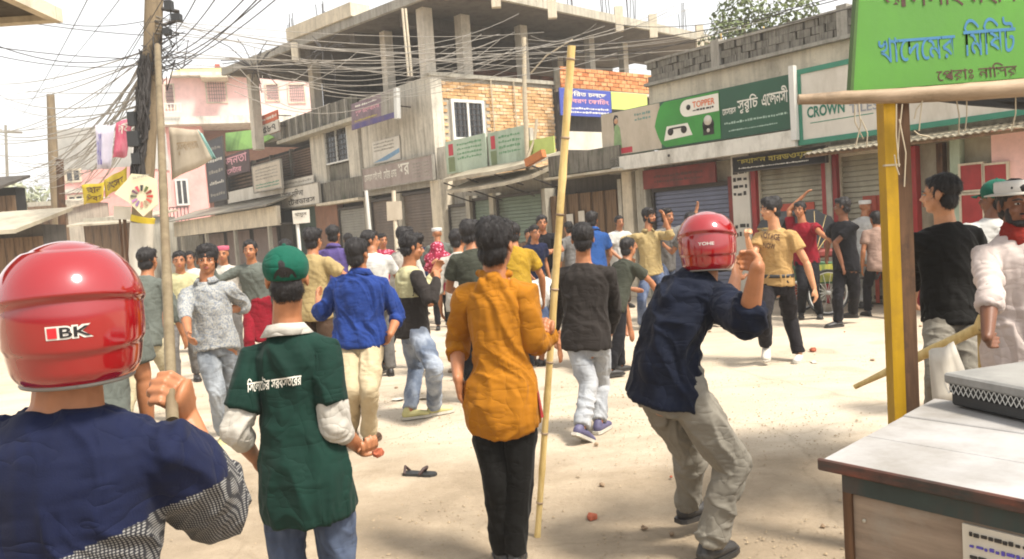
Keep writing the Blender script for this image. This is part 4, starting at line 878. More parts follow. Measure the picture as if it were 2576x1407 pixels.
# balcony parapet of the open floor and its ledge
_, q = Rb(cb, 'balcony_parapet', M_mould, (708, 296), (884, 254), (889, 311), (703, 346), -.25, .2); b = MB(); b.box(q[0], q[1] + .3, -.45, .2, q[2] - .12, q[2]); b.build('balcony_slab', M_concl, cb)
for i in range(9): uu = q[0] + (q[1] - q[0]) * (i + .5) / 9; piece('baluster', M_conc, cb, (uu, -.3, (q[2] + q[3]) / 2), (.1, .08, (q[3] - q[2]) * .9))
# louvred dark brick screen: long thin courses standing proud
a0, a1 = R.u(631, 400), R.u(785, 400); zl0, zl1 = 3.62, 5.05; b = MB(); b.box(a0, a1, .2, .34, zl0 - .3, zl1 + .1); b.build('screen_backing', M_dark, cb)
M_lv = cm('louvre_brown', '#6b5748', .8, .3, 5, dirt=hx('#3b3028'))
for k in range(15):
    z = zl0 + (zl1 - zl0) * (k + .5) / 15; nseg = 3
    for j in range(nseg): w = (a1 - a0) / nseg; piece('louvre', M_lv, cb, (a0 + w * (j + .5), .12 + rng.uniform(-.01, .01), z), (w * .985, .09, .06), (D2R(20), rng.uniform(-.006, .006), 0))
for j in range(4): uu = a0 + (a1 - a0) * j / 3; b = MB(); b.box(uu - .05, uu + .05, .02, .3, zl0 - .2, zl1 + .1); b.build('screen_post', M_mould, cb)
# street level: band, doors
b = MB(); b.box(R.u(812, 490), R.u(921, 480), -.12, .3, 2.95, 3.62); b.build('beam_band', M_mould, cb); b = MB(); b.box(R.u(815, 515), R.u(922, 505), -.3, .2, 2.84, 2.93); b.build('ledge', M_cream, cb)
b = MB(); b.box(UL, R.u(812, 490), -.05, .3, 2.9, 3.5); b.build('floor_band', M_concl, cb)
b = MB(); b.box(R.u(921, 480), UC, -.02, .3, 2.95, 3.85); b.build('beam_band', M_conc, cb)
b = MB(); b.box(R.u(795), R.u(850), .05, .3, 0, 2.9); b.build('brown_wall', cm('brown_render', '#86604a', .8, .2, 2.5, dirt=hx('#5e4636')), cb)
b = MB(); b.box(R.u(738), R.u(795), .1, .3, 0, 2.9); b.build('dark_recess', cm('recess_green', '#35443a', .8, .25, 3), cb)
shutter('roller_shutter', 'pale grey roller shutter behind the man in the blue shirt', M_sh_l, R.u(853), R.u(917), 2.62)
shutter('roller_shutter', 'dusky brown roller shutter under the lettered signboard, left one', M_sh_b, R.u(937), R.u(1008), 2.75)
shutter('roller_shutter', 'dusky brown roller shutter under the lettered signboard, beside the corner pillar', M_sh_b, R.u(1014), R.u(1093), 2.8)
for x in (927, 1011): b = MB(); a = R.u(x); b.box(a - .1, a + .1, -.02, .3, 0, 2.9); b.build('pillar', M_concl, cb)
# signboards of the street face
a0, a1, z0, z1 = R.rect((920, 424), (1095, 394), (1097, 446), (922, 482), -.12)
t, W, Hh, v = signboard('shop_signboard', 'long pale grey signboard with white lettering at the building corner', a0, a1, z0, z1, -.2, cm('sign_greyed', '#9a8d86', .7, .2, 3, dirt=hx('#7a6c66')), .06, M_conc, .03)
text('মেসার্স ভাই ভাই', M_inkw, t, .12, W * .30, Hh * .35, Hh * .82, v); text('স্টোর এন্ড', M_inkw, t, W * .33, W * .52, Hh * .35, Hh * .85, v); text('ঘর', M_inkw, t, W * .55, W * .7, Hh * .38, Hh * .9, v); smudge_text(t, M_conc, W * .74, W * .97, .08, Hh * .85, v, 5, 12)
a0, a1, z0, z1 = R.rect((714, 475), (810, 463), (812, 512), (716, 523), -.15)
t, W, Hh, v = signboard('shop_signboard', 'white signboard with dark worn lettering left of the stained band', a0, a1, z0, z1, -.25, M_signw, .06, M_conc, .03); text('আল মদিনা', M_ink, t, .15, W * .62, Hh * .5, Hh * .9, v); text('ট্রেডার্স', M_ink, t, W * .2, W * .9, Hh * .1, Hh * .45, v)
a0, a1, z0, z1 = R.rect((715, 458), (792, 440), (792, 460), (715, 476), -.1); t, W, Hh, v = signboard('sign_panel', 'narrow weathered white strip sign above the white signboard', a0, a1, z0 + .02, z1, -.15, M_signw, .04); smudge_text(t, M_conc, .1, W - .1, .05, Hh - .05, v, 1, 6)
# purple banner
a0, a1, z0, z1 = R.rect((888, 262), (990, 222), (997, 290), (880, 335), -.7)
t, W, Hh, v = signboard('banner', 'purple and mauve banner hanging tilted on the corner building', a0, a1, z0, z1, -.7, M_mauve, .03, cat='banner', rx=-3); b = MB(); b.box(0, W, v - .006, v, 0, Hh * .2); b.build('purple_border', M_purple, t); b = MB(); b.box(W * .7, W, v - .005, v, Hh * .2, Hh * .98); b.build('side_panel', M_conc, t)
text('শুভ উদ্বোধন', M_inkp, t, W * .1, W * .66, Hh * .48, Hh * .72, v); smudge_text(t, M_inky, W * .08, W * .6, Hh * .24, Hh * .36, v, 1, 7); smudge_text(t, M_inkw, W * .1, W * .6, Hh * .78, Hh * .92, v, 1, 17); b = MB(); b.box(W, W + .16, -.06, .06, -.05, Hh); b.build('white_post', M_whitem, t)
# white and blue poster on the stained wall
a0, a1, z0, z1 = R.rect((942, 372), (1006, 352), (1008, 395), (938, 420), -.03); t, W, Hh, v = signboard('poster', 'torn white poster with a blue stripe on the stained corner wall', a0, a1, z0, z1 + .15, -.04, M_signw, .02, cat='poster'); b = MB(); b.plate([(0.02, v - .004, .05), (W * .5, v - .004, .05), (W - .02, v - .004, .2), (W - .02, v - .004, .33)], (0, 1, 0), .003); b.build('blue_stripe', cm('print_blue', '#6f93b0', .6), t); smudge_text(t, M_conc, .1, W * .8, Hh * .5, Hh * .95, v, 3, 14)

# ------------------------------------------------------------------ brick side face of the central building (local frame K)
bw = K.thing('brick_side_wall', 'tan brick side wall with one white framed window above the awning', 'wall', 0)
b = MB(); b.box(0.01, KL, .04, .3, 3.0, ZT - .02); b.build('mortar_core', M_mortar, bw)
wa, wc, wz0, wz1 = K.rect((1140, 257), (1210, 262), (1213, 348), (1143, 345))
L = .25; ch = .0; course = .098; nB = 0; extra = MB()
brickrows = int((ZT - .06 - 3.05) / course)
for k in range(brickrows - 1, -1, -1):
    z = 3.05 + course * (k + .5); u = .02 - (k % 2) * .12
    while u < KL - .02:
        x0_, x1_ = max(u, .02), min(u + L - .012, KL - .01)
        if x1_ - x0_ > .05 and not (x1_ > wa - .1 and x0_ < wc + .1 and wz0 - .12 < z < wz1 + .12):
            pr = rng.uniform(-.012, .012)
            if z > 3.9 and nB < 290: piece('brick', M_brick, bw, ((x0_ + x1_) / 2, .04 + pr, z), (x1_ - x0_, .05, course * .84)); nB += 1
            else: extra.box(x0_, x1_, .015 + pr, .06, z - course * .42, z + course * .42)
        u += L
e_ = extra.build('bricks_beyond', M_brick, bw); e_['kind'] = 'stuff'
window(bw, K, (1140, 257), (1210, 262), (1213, 348), (1143, 345), .0, bars=6, fw=.09)
b = MB(); b.box(-.05, KL, -.06, .32, ZT - .02, ZT + .07); b.box(.0, KL, -.02, .1, ZT + .07, ZT + .1); b.build('floor_edge', M_concl, bw)
b = MB(); b.box(-.02, .12, -.02, .1, 3.0, ZT - .02); b.build('corner_strip', M_plas, bw)
for x in (1238, 1295): uu = K.u(x, 300); b = MB(); b.tube([(uu, -.05, 3.3), (uu + .02, -.06, 4.6), (uu, -.05, ZT)], .02, 6); b.build('conduit', M_rope, bw)
# orange brick parapet and what hangs below it, further along
ow = K.thing('brick_parapet', 'orange brick parapet over the blue banner at the back of the corner building', 'wall', 0)
a0, a1 = K.u(1392, 200), KR; zo1 = K.uz(1392, 172)[1]; zo0 = K.uz(1400, 225)[1]; b = MB(); b.box(a0, a1, -.3, -.05, zo0, zo1); b.build('mortar_core', M_mortar, ow); rws = max(4, int((zo1 - zo0) / .125)); nb = 0
for k in range(rws):
    z = zo0 + (zo1 - zo0) * (k + .5) / rws; u = a0 - (k % 2) * .13
    while u < a1 - .05:
        x0_, x1_ = max(u, a0), min(u + .26, a1)
        if x1_ - x0_ > .06: piece('brick', M_brick2, ow, ((x0_ + x1_) / 2, -.31 + rng.uniform(-.012, .012), z), (x1_ - x0_ - .012, .06, (zo1 - zo0) / rws * .84)); nb += 1
        u += .27
b = MB(); b.box(a0, a1, -.1, .2, 2.9, zo0); b.build('lower_wall', M_concd, ow); b = MB(); b.box(a0, a1, -.34, .0, zo0 - .1, zo0 - .01); b.build('sill_band', M_plas, ow)
def Ksign(name, label, TL, TR, BR, BL, v, mat, cat='sign', **kw):
    a, c, z0, z1 = K.rect(TL, TR, BR, BL, v); t = K.thing(name, label, cat, a, v, z0); W, Hh = c - a, z1 - z0; b = MB(); b.box(0, W, -.02, .02, 0, Hh); b.build('sheet', mat, t); return t, W, Hh, -.02
t, W, Hh, v = Ksign('banner', 'blue banner with white and pink lettering under the orange brick parapet', (1408, 222), (1535, 230), (1538, 287), (1408, 300), -.5, M_blue, 'banner'); text('ভর্তি চলছে', M_inkw, t, W * .15, W * .9, Hh * .72, Hh * .93, v); text('সুবর্ণ কোচিং', M_inkp, t, W * .12, W * .95, Hh * .42, Hh * .68, v); smudge_text(t, M_inkw, W * .05, W * .95, .06, Hh * .36, v, 2, 31)
Ksign('sign_panel', 'plain lime green panel right of the blue banner', (1537, 234), (1627, 236), (1627, 270), (1538, 285), -.45, M_lime)
Ksign('banner', 'white crumpled sheet below the blue banner beside the bamboo pole', (1425, 330), (1524, 334), (1528, 378), (1427, 378), -.6, M_signw, 'banner')

# ------------------------------------------------------------------ roof slab, columns, top floor
zs = 8.0; cor = [G(565, 190, zs), G(1130, -25, zs), G(1805, 112, zs)]; back = cor[0] + cor[2] - cor[1]
sl = thing('roof_slab', 'wide overhanging grey concrete roof slab of the unfinished corner building', 'roof', (cor[1][0], cor[1][1], 0))
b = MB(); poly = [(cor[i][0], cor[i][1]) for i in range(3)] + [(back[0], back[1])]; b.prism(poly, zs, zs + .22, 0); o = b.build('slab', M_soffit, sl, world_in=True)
def edgeband(p, q, z0, z1, out, mat, name):
    p, q = np.array(p[:2]), np.array(q[:2]); d = unit(np.append(q - p, 0))[:2]; n = np.array([d[1], -d[0]]) * out
    if n[1] > 0: n = -n
    c = [p, q, q + n * .12, p + n * .12]; b = MB(); b.prism([tuple(x) for x in c], z0, z1); return b.build(name, mat, sl, world_in=True)
edgeband(cor[0], cor[1], zs - .02, zs + .24, 1, M_conc, 'slab_edge'); edgeband(cor[1], cor[2], zs - .02, zs + .24, 1, M_concl, 'slab_edge')
# drop beams under the slab and stubs along its edge
for i in range(1, 5):
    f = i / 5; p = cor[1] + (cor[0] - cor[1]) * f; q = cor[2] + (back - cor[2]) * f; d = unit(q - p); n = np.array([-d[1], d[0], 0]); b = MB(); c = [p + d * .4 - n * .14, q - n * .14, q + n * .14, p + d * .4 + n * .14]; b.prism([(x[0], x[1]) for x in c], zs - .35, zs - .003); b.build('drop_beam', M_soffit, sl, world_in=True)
for (px, py) in [(1085, 20), (1248, 12), (1383, 40), (1546, 70), (1632, 82), (1748, 104)]:
    g = G(px, py, zs + .1); f = np.clip((g[0] - cor[1][0]) / (cor[2][0] - cor[1][0]), .0, 1); p = cor[1] + (cor[2] - cor[1]) * f; b = MB(); b.box(p[0] - .13, p[0] + .13, p[1] - .3, p[1] - .1, zs - .28, zs + .5); b.build('edge_stub', M_cream, sl, world_in=True)
p = cor[1] + (cor[0] - cor[1]) * .33; p2 = cor[1] + (cor[0] - cor[1]) * .62; b = MB(); d = unit(p2 - p); n = np.array([d[1], -d[0], 0]); n = n if n[1] > 0 else -n; c = [p - n * .2, p2 - n * .2, p2 + n * .5, p + n * .5]; b.prism([(x[0], x[1]) for x in c], zs + .25, zs + .65); b.build('upstand', M_cream, sl, world_in=True)
b = MB(); p = cor[1] + (cor[0] - cor[1]) * .6; b.box(p[0] - .1, p[0] + .12, p[1] - .35, p[1] - .12, zs - .45, zs + .1); b.build('edge_stub', M_cream, sl, world_in=True)
# rebar sprouting from the roof
for (px, n_) in [(850, 4), (770, 5), (1540, 5), (1470, 4), (1700, 4), (1385, 3)]:
    if px < 1130: f = (1130 - px) / 565; p = cor[1] + (cor[0] - cor[1]) * f
    else: f = (px - 1130) / 675; p = cor[1] + (cor[2] - cor[1]) * f
    b = MB(); 
    for i in range(n_): q = p + np.array([rng.uniform(-.15, .15), .4 + rng.uniform(-.15, .15), 0]); b.tube([q + [0, 0, zs + .2 - q[2]], q + [rng.uniform(-.06, .06), 0, zs + .2 - q[2] + rng.uniform(.7, 1.3)]], .014, 5)
    b.build('rebar', M_bar, sl, world_in=True)
cols = []
def column(px, ptop, pbot, y0, w=.34, mat=M_col, zb=ZT):
    p = P(px, (ptop + pbot) / 2, y0); t = MB(); t.box(-w / 2, w / 2, -w / 2, w / 2, 0, zs - zb - .0); q = (float(p[0]), float(p[1]), zb)
    o = t.build('column', mat, None, origin=(0, 0, 0), bevel=.01); o.location = q; o.rotation_euler = (0, 0, D2R(40)); return o
def child_of(o, par):
    o.parent = par; o.matrix_parent_inverse = Matrix.Identity(4); W = Matrix(par.matrix_world.inverted()); o.location = W @ Vector(o.location); o.rotation_euler = (0, 0, o.rotation_euler[2] - par.matrix_world.to_euler()[2])
for (px, yy, w) in [(1072, 23.3, .34), (1166, 24.3, .34), (972, 25.6, .3), (1312, 26.0, .3), (1482, 28.0, .26), (1566, 29.5, .26), (785, 29.6, .34), (628, 30.6, .34), (1400, 31, .3), (1240, 33, .3), (1030, 31, .3), (880, 33, .3)]:
    child_of(column(px, 30, 190, yy, w, M_col if w > .25 else M_cream, 5.2 if px > 1440 or px < 900 else ZT), sl)
for (xa, xb) in [(1012, 1028), (1020, 1036)]:
    b = MB(); b.tube([P(xa, 22, 22.6), P(xb, 192, 22.6)], .035, 6); b.build('prop_pole', M_cream, sl, world_in=True)
fl = K.thing('top_floor_slab', 'grey floor slab of the open top storey', 'floor slab', 0); b = MB(); b.box(.3, KR, .3, 14, ZT - .3, ZT - .01); b.build('slab', M_conc, fl)
# brick stacks and partitions on the open floor
pt = K.thing('partition_wall', 'rough brown brick partition inside the open top storey', 'wall', 0)
b = MB(); a0, a1 = K.u(1195, 150, 2.5), K.u(1300, 150, 2.5); b.box(a0, a1, 2.5, 2.7, ZT, ZT + .9); b.box(a1, KR + 1, 5.5, 5.7, ZT, zs - .4); b.build('masonry', cm('rough_brick', '#6b4232', .9, .35, 4, dirt=hx('#3a261e')), pt); b = MB(); b.box(K.u(815, 200, 9), KR + 2, 9, 9.2, ZT - .5, zs - .05); b.build('shade_backing', M_concd, pt)  # rear wall added dark, its colour standing in for the storey's inner shade

# ------------------------------------------------------------------ things left of the central building, still on the street line
t = R.thing('green_awning', 'bright green sheet awning hanging on the left part of the building', 'awning', 0); b = MB()
q = [P(567, 335, 36.5), P(648, 325, 33.5), P(690, 345, 32), P(631, 374, 33.5), P(568, 381, 36)]; b.plate(q, (.0, .06, -.02), 1); b.build('sheet', M_grn3, t, world_in=True)
def Rsign(name, label, TL, TR, BR, BL, v, mat, cat='sign', fr=None): a, c, z0, z1 = R.rect(TL, TR, BR, BL, v); return signboard(name, label, a, c, z0, z1, v, mat, .05, fr, .05, cat=cat)
t, W, Hh, v = Rsign('shop_sign', 'orange and white stacked sign hung beside the green awning', (653, 287), (700, 284), (700, 308), (653, 310), -.6, cm('sign_orange', '#c4613c', .6)); smudge_text(t, M_inkw, .1, W - .1, Hh * .2, Hh * .8, v, 1, 40)
t, W, Hh, v = Rsign('shop_sign', 'white sign with dark numerals under the orange sign', (656, 311), (703, 309), (703, 336), (656, 338), -.6, M_signw); text('৫৮৭', M_ink, t, W * .15, W * .85, Hh * .2, Hh * .8, v)
t, W, Hh, v = Rsign('shop_signboard', 'dark signboard with pale pink lettering below the green awning', (565, 387), (628, 383), (628, 436), (565, 442), -.3, cm('sign_maroon', '#4a3638', .7)); text('জনতা', M_inkp, t, W * .06, W * .94, Hh * .5, Hh * .92, v); text('স্টোর', M_inkp, t, W * .1, W * .7, Hh * .1, Hh * .42, v)
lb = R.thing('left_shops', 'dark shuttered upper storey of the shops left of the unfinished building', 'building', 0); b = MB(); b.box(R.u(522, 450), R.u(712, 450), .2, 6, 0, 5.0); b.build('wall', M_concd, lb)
for k in range(7): z = 3.75 + k * .15; piece('louvre', M_lv, lb, ((R.u(575, 450) + R.u(632, 450)) / 2, .1, z), (R.u(632, 450) - R.u(575, 450), .1, .08), (D2R(15), 0, 0))
t, W, Hh, v = Rsign('shop_sign', 'tall dark poster column at the left end of the shops', (522, 352), (566, 350), (567, 502), (523, 508), -.4, cm('sign_slate', '#3c3d44', .7, .3, 4), fr=M_bar); [smudge_text(t, M_signw if i % 2 else M_conc, W * .1, W * .9, Hh * (.05 + .19 * i), Hh * (.16 + .19 * i), v, 1, 50 + i) for i in range(5)]
t, W, Hh, v = Rsign('shop_sign', 'pale board with thin lines of print left of the narrow strip sign', (637, 419), (707, 405), (709, 470), (640, 484), -.6, M_beige, fr=M_conc); smudge_text(t, M_conc, W * .1, W * .9, Hh * .4, Hh * .9, v, 4, 60); smudge_text(t, M_tealg, W * .08, W * .92, Hh * .08, Hh * .3, v, 2, 61)
t, W, Hh, v = Rsign('shop_sign', 'blank whitish board above the left tin canopy', (573, 480), (712, 458), (712, 488), (574, 511), -.35, M_signw)
lc = R.thing('shop_canopy', 'long beige canopy band over the dusty rose shutters at left', 'canopy', 0); a0, a1, z0, z1 = R.rect((470, 545), (700, 530), (700, 568), (470, 592), -.9)
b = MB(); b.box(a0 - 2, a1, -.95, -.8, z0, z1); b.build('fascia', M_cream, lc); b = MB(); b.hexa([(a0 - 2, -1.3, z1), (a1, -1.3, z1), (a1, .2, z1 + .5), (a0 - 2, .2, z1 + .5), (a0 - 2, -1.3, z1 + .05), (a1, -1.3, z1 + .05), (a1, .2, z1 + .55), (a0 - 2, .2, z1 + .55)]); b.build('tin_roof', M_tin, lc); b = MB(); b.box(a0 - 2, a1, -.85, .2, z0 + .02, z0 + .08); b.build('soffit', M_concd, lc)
for i in range(4): b = MB(); uu = a0 - 1 + (a1 - a0) * i / 3; b.box(uu - .07, uu + .07, -.93, -.8, 0, z0); b.build('post', M_concl, lc)
for i, (xa, xb) in enumerate([(508, 560), (565, 625), (632, 694)]): shutter('roller_shutter', ['dusty rose shutter under the left canopy, far end', 'dusty rose shutter under the left canopy, middle one', 'dusty rose shutter under the left canopy, near the green recess'][i], M_sh_p, R.u(xa), R.u(xb), 2.3)
b = MB(); b.box(a0 - 9, R.u(505), .2, 4, 0, 3.0); b.build('end_wall', M_conc, lc)
# ------------------------------------------------------------------ pink houses beyond
def facade_at(px, py, Y, phi): p = P(px, py, Y); return Fac((p[0], p[1]), phi)
H1 = facade_at(520, 300, 47, 17)
ph = H1.thing('pink_house', 'pale pink two storey house with yellow parapet behind the utility pole', 'house', 0)
aL, aR = H1.u(412, 300), H1.u(790, 300); zb = H1.uz(520, 300)[1]; zt = H1.uz(520, 196)[1]; zp = H1.uz(520, 165)[1]
b = MB(); b.box(aL, aR, 0, 9, zb, zt); b.build('upper_wall', M_pink2, ph); b = MB(); b.box(aL, H1.u(530), .5, 9, 0, zb - .3); b.build('lower_wall', M_pink, ph); b = MB(); b.box(H1.u(530), aR, 2.5, 9, 0, zb - .3); b.build('recessed_wall', cm('shade_brown', '#8a6450', .8), ph)
b = MB(); b.box(aL - .3, aR + .2, -.4, 9, zb - .32, zb + .12); b.build('floor_band', M_white, ph)
a, c = H1.u(430, 200), H1.u(640, 200); b = MB(); b.box(a, c, -.7, 6, zt + .003, zt + .2); b.build('cornice', M_white, ph); b = MB(); b.hexa([(a, -.6, zt + .2), (c, -.6, zt + .2), (c, 6, zt + .2), (a, 6, zt + .2), (a + .5, 1.0, zp), (c - .3, 1.0, zp + .1), (c - .3, 5, zp + .1), (a + .5, 5, zp)]); b.build('parapet', M_yel, ph)
b = MB(); b.box(H1.u(575), H1.u(588), 2, 3, zp, zp + .5); b.build('roof_tank', M_redo, ph)
M_win = cm('window_grille_dark', '#6d5348', .7, .3, 8)
for q in [((520, 202), (568, 202), (568, 257), (521, 257)), ((670, 214), (700, 214), (700, 253), (670, 253)), ((727, 214), (765, 214), (765, 258), (727, 258)), ((417, 214), (437, 214), (437, 272), (417, 272))]: window(ph, H1, *q, -.0, frame=M_cream, bars=8, fw=.07, panes=1, gl=M_win)
window(ph, H1, (447, 456), (470, 454), (470, 512), (447, 514), .45, frame=M_whitem, bars=4, fw=.1)
for (x0, x1, y0, y1, v) in [(414, 455, 260, 284, -.6), (428, 474, 520, 560, -.2)]:
    a, c, z0, z1 = H1.rect((x0, y0), (x1, y0), (x1, y1), (x0, y1), v); b = MB(); b.box(a, c, v - .03, v + .03, z1 - .06, z1); b.box(a, c, v - .03, v + .03, z0, z0 + .06); n_ = max(5, int((c - a) / .18)); [b.box(a + (c - a) * i / n_ - .025, a + (c - a) * i / n_ + .025, v - .02, v + .02, z0, z1) for i in range(n_ + 1)]; b.build('railing', M_whitem if y0 < 400 else M_bar, ph)
b = MB(); a, c, z0, z1 = H1.rect((505, 190), (572, 186), (572, 196), (505, 200), -1.0); b.box(a, c, -1.4, 0, z0, z0 + .12); b.build('sunshade', M_cream, ph)
H2 = facade_at(250, 450, 62, -8)
p2_ = H2.thing('pink_house', 'distant grey and pink block behind the yellow cloth banner', 'house', 0); aL, aR = H2.u(160), H2.u(350)
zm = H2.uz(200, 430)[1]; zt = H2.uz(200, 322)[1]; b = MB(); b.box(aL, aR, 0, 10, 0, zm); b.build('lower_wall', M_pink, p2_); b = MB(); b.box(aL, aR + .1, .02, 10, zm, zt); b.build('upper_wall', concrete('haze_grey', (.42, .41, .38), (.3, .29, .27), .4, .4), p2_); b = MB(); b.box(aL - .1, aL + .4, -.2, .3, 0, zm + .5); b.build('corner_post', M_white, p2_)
for q in [((168, 430), (200, 430), (200, 455), (168, 455)), ((175, 495), (208, 495), (208, 521), (176, 521))]: window(p2_, H2, *q, -.02, frame=M_cream, bars=0, fw=.15)
b = MB(); b.box(aL, aR, -.15, 0.0, H2.uz(200, 485)[1], H2.uz(200, 475)[1]); b.build('band', M_white, p2_)
# far left: sheds, stall roofs
def shed(name, label, px0, px1, ptop, Y, mat, wallm, drop=.5, dep=5, hgt=None):
    a, c = P(px0, ptop, Y), P(px1, ptop + (px0 - px1) * .0, Y); t = thing(name, label, 'shed', (float((a[0] + c[0]) / 2), Y, 0)); w = (c[0] - a[0]) / 2; z = a[2] if hgt is None else hgt
    b = MB(); b.box(-w, w, .3, dep, 0, z - .1); b.build('wall', wallm, t); b = MB(); b.hexa([(-w - .2, -1, z - drop), (w + .2, -1, z - drop), (w + .2, dep, z + .2), (-w - .2, dep, z + .2), (-w - .2, -1, z - drop + .08), (w + .2, -1, z - drop + .08), (w + .2, dep, z + .28), (-w - .2, dep, z + .28)]); b.build('roof', mat, t)
    n_ = 6; [piece('plank', M_wood, t, (-w + 2 * w * (i + .5) / n_, .26, (z - .3) / 2), (2 * w / n_ * .94, .05, z - .4)) for i in range(n_)]; return t
shed('tin_shed', 'roadside shed with yellowish tin roof at the far left', -60, 85, 562, 17, M_tinl, M_concd, .3, dep=1.2)
shed('tin_shed', 'pale far shed beside the distant pink block', 60, 160, 505, 45, M_tinl, M_concl, .8)
shed('tin_shed', 'farther low stall row under the small white board', 200, 330, 545, 38, M_tinl, M_concl, .5)
shed('tin_shed', 'dark roofed hut at the left picture edge', -120, 22, 470, 24, M_concd, M_dark, .3, dep=.8)
# trees
def leafmat(name, c1, c2):
    m, nt, n, l, b = newmat(name); oi = noise(n, l, geocoords(n, l), 1.3, 4, .6); c = ramp(n, l, oi, [(.3, c1), (.7, c2)]); l.new(c, b.inputs['Base Color']); b.inputs['Roughness'].default_value = .6; b.inputs['Specular IOR Level'].default_value = .25; return m
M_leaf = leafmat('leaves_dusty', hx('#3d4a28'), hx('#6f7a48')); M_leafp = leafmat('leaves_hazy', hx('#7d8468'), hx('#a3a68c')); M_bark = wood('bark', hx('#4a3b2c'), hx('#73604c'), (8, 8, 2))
def tree(label, x, y, h, rad, n, mat, ls=.16, zc=.62, name='tree', flat=.8):
    t = thing(name, label, 'tree', (x, y, 0)); b = MB(); b.tube([(0, 0, 0), (.05, 0, h * .35), (-.1, .1, h * .6)], [.05 * h * .5, .04 * h * .5, .02 * h * .5], 8); br = []
    for i in range(7):
        a = i * 2.4; e = np.array([math.cos(a) * rad * .6, math.sin(a) * rad * .6, h * (.55 + .06 * i)]); b.tube([(0, 0, h * (.3 + .04 * i)), e * np.array([.5, .5, .85]), e], [.02 * h * .5, .012 * h * .5, .006 * h], 6); br.append(e)
    b.build('trunk', M_bark, t); cen = [np.array([0, 0, h * .72])] + br; V, Fc = [], []
    for i in range(n):
        c = cen[rng.integers(len(cen))]; d = rng.normal(size=3); d /= np.linalg.norm(d); r = rad * (.28 + .32 * rng.random() ** .5) ; p = c + d * r * np.array([1, 1, flat]); nrm = unit(d + rng.normal(size=3) * .6); u = unit(np.cross(nrm, rng.normal(size=3))); w = np.cross(nrm, u); s_ = ls * rng.uniform(.6, 1.3); k = len(V)
        V += [p - u * s_, p + w * s_ * .5, p + u * s_, p - w * s_ * .5]; Fc.append((k, k + 1, k + 2, k + 3))
    b = MB(); b.add(V, Fc, 0); b.build('crown', mat, t); return t
p = P(1905, 60, 24); tree('leafy green tree rising behind the block parapet beside a pink hanging cloth', p[0], 24, 8.3, 1.5, 5200, M_leaf, .085)
for i, (px, Y, h, r) in enumerate([(40, 75, 8.2, 3.2), (105, 85, 9.2, 3.6), (150, 70, 6.2, 2.4), (-20, 60, 7.5, 3), (225, 95, 7, 3)]):
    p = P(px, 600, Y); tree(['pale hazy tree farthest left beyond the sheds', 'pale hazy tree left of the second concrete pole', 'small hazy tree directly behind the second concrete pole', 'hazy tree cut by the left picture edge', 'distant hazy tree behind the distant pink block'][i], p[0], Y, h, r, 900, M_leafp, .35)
tr = thing('woodland', 'x', None, (0, 0, 0)); bpy.data.objects.remove(tr)
b = MB(); V = []; Fc = []
for i in range(5200):
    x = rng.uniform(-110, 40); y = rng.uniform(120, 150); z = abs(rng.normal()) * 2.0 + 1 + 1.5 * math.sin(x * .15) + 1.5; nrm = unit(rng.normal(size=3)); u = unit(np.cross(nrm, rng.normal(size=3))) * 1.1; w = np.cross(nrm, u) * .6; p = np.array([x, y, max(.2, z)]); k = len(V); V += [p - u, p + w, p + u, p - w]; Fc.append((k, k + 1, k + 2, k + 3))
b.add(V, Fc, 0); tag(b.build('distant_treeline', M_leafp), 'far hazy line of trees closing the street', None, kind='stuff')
# pink cloth on the roof
p = P(1868, 95, 19); t = thing('hanging_cloth', 'pink cloth sheet hung up on the roof in front of the tree', 'cloth', (p[0], 19, 4.7)); V = []; n_ = 14
for i in range(n_ + 1):
    for j in range(2): V.append(((i / n_ - .5) * .95, .05 * math.sin(i * 1.7), j * (.95 + .12 * i / n_)))
b = MB(); b.add(V, [(2 * i, 2 * i + 2, 2 * i + 3, 2 * i + 1) for i in range(n_)], 0, True); o = b.build('sheet', cm('cloth_pink', '#c99a94', .8, .15), t); o.modifiers.new('s', 'SOLIDIFY').thickness = .01
b = MB(); b.tube([(-.5, 0, -.3), (-.5, 0, 1.1)], .02, 6); b.tube([(.5, 0, -.3), (.5, 0, 1.2)], .02, 6); b.build('pole', M_bam, t)

# ------------------------------------------------------------------ poles
def polething(label, pts, r, mat, cat='utility pole', name='utility_pole'):
    t = thing(name, label, cat, (float(pts[0][0]), float(pts[0][1]), float(pts[0][2]))); b = MB(); b.tube(pts, r, 12); b.build('shaft', mat, t, world_in=True); return t
yp = 12.0; zg = lambda x, Y: np.array([P(x, 600, Y)[0], Y, 0.0])
base = zg(337, yp); top = P(392, -160, yp); mid = P(372, 300, yp)
up_ = polething('thick concrete utility pole wrapped in black cables behind the raised pole', [base, P(352, 620, yp), mid, P(384, 120, yp), top], [.15, .145, .135, .13, .12], M_polec)
# cable bundle strapped to the pole
b = MB()
for i in range(60):
    pts = []; y0, y1 = rng.uniform(120, 300), rng.uniform(330, 520); ox = rng.uniform(-26, -2)
    for k in range(7):
        f = k / 6; y = y0 + (y1 - y0) * f; cx = np.interp(y, [-100, 300, 620], [388, 372, 352]); pts.append(P(cx + ox + rng.uniform(-9, 9), y, yp - .17 + rng.uniform(-.06, .04)))
    b.tube(pts, rng.uniform(.008, .022), 5)
b.build('cable_bundle', M_cable, up_, world_in=True)['kind'] = 'stuff'
b = MB()
for i in range(20):
    c = P(rng.uniform(395, 460), rng.uniform(70, 190), yp - .1); pts = [P(384, rng.uniform(90, 190), yp - .15)]; 
    for k in range(4): pts.append(c + rng.normal(size=3) * .16)
    b.tube(pts, rng.uniform(.004, .010), 5)
b.build('cable_tangle', M_cable, up_, world_in=True)['kind'] = 'stuff'
b = MB()
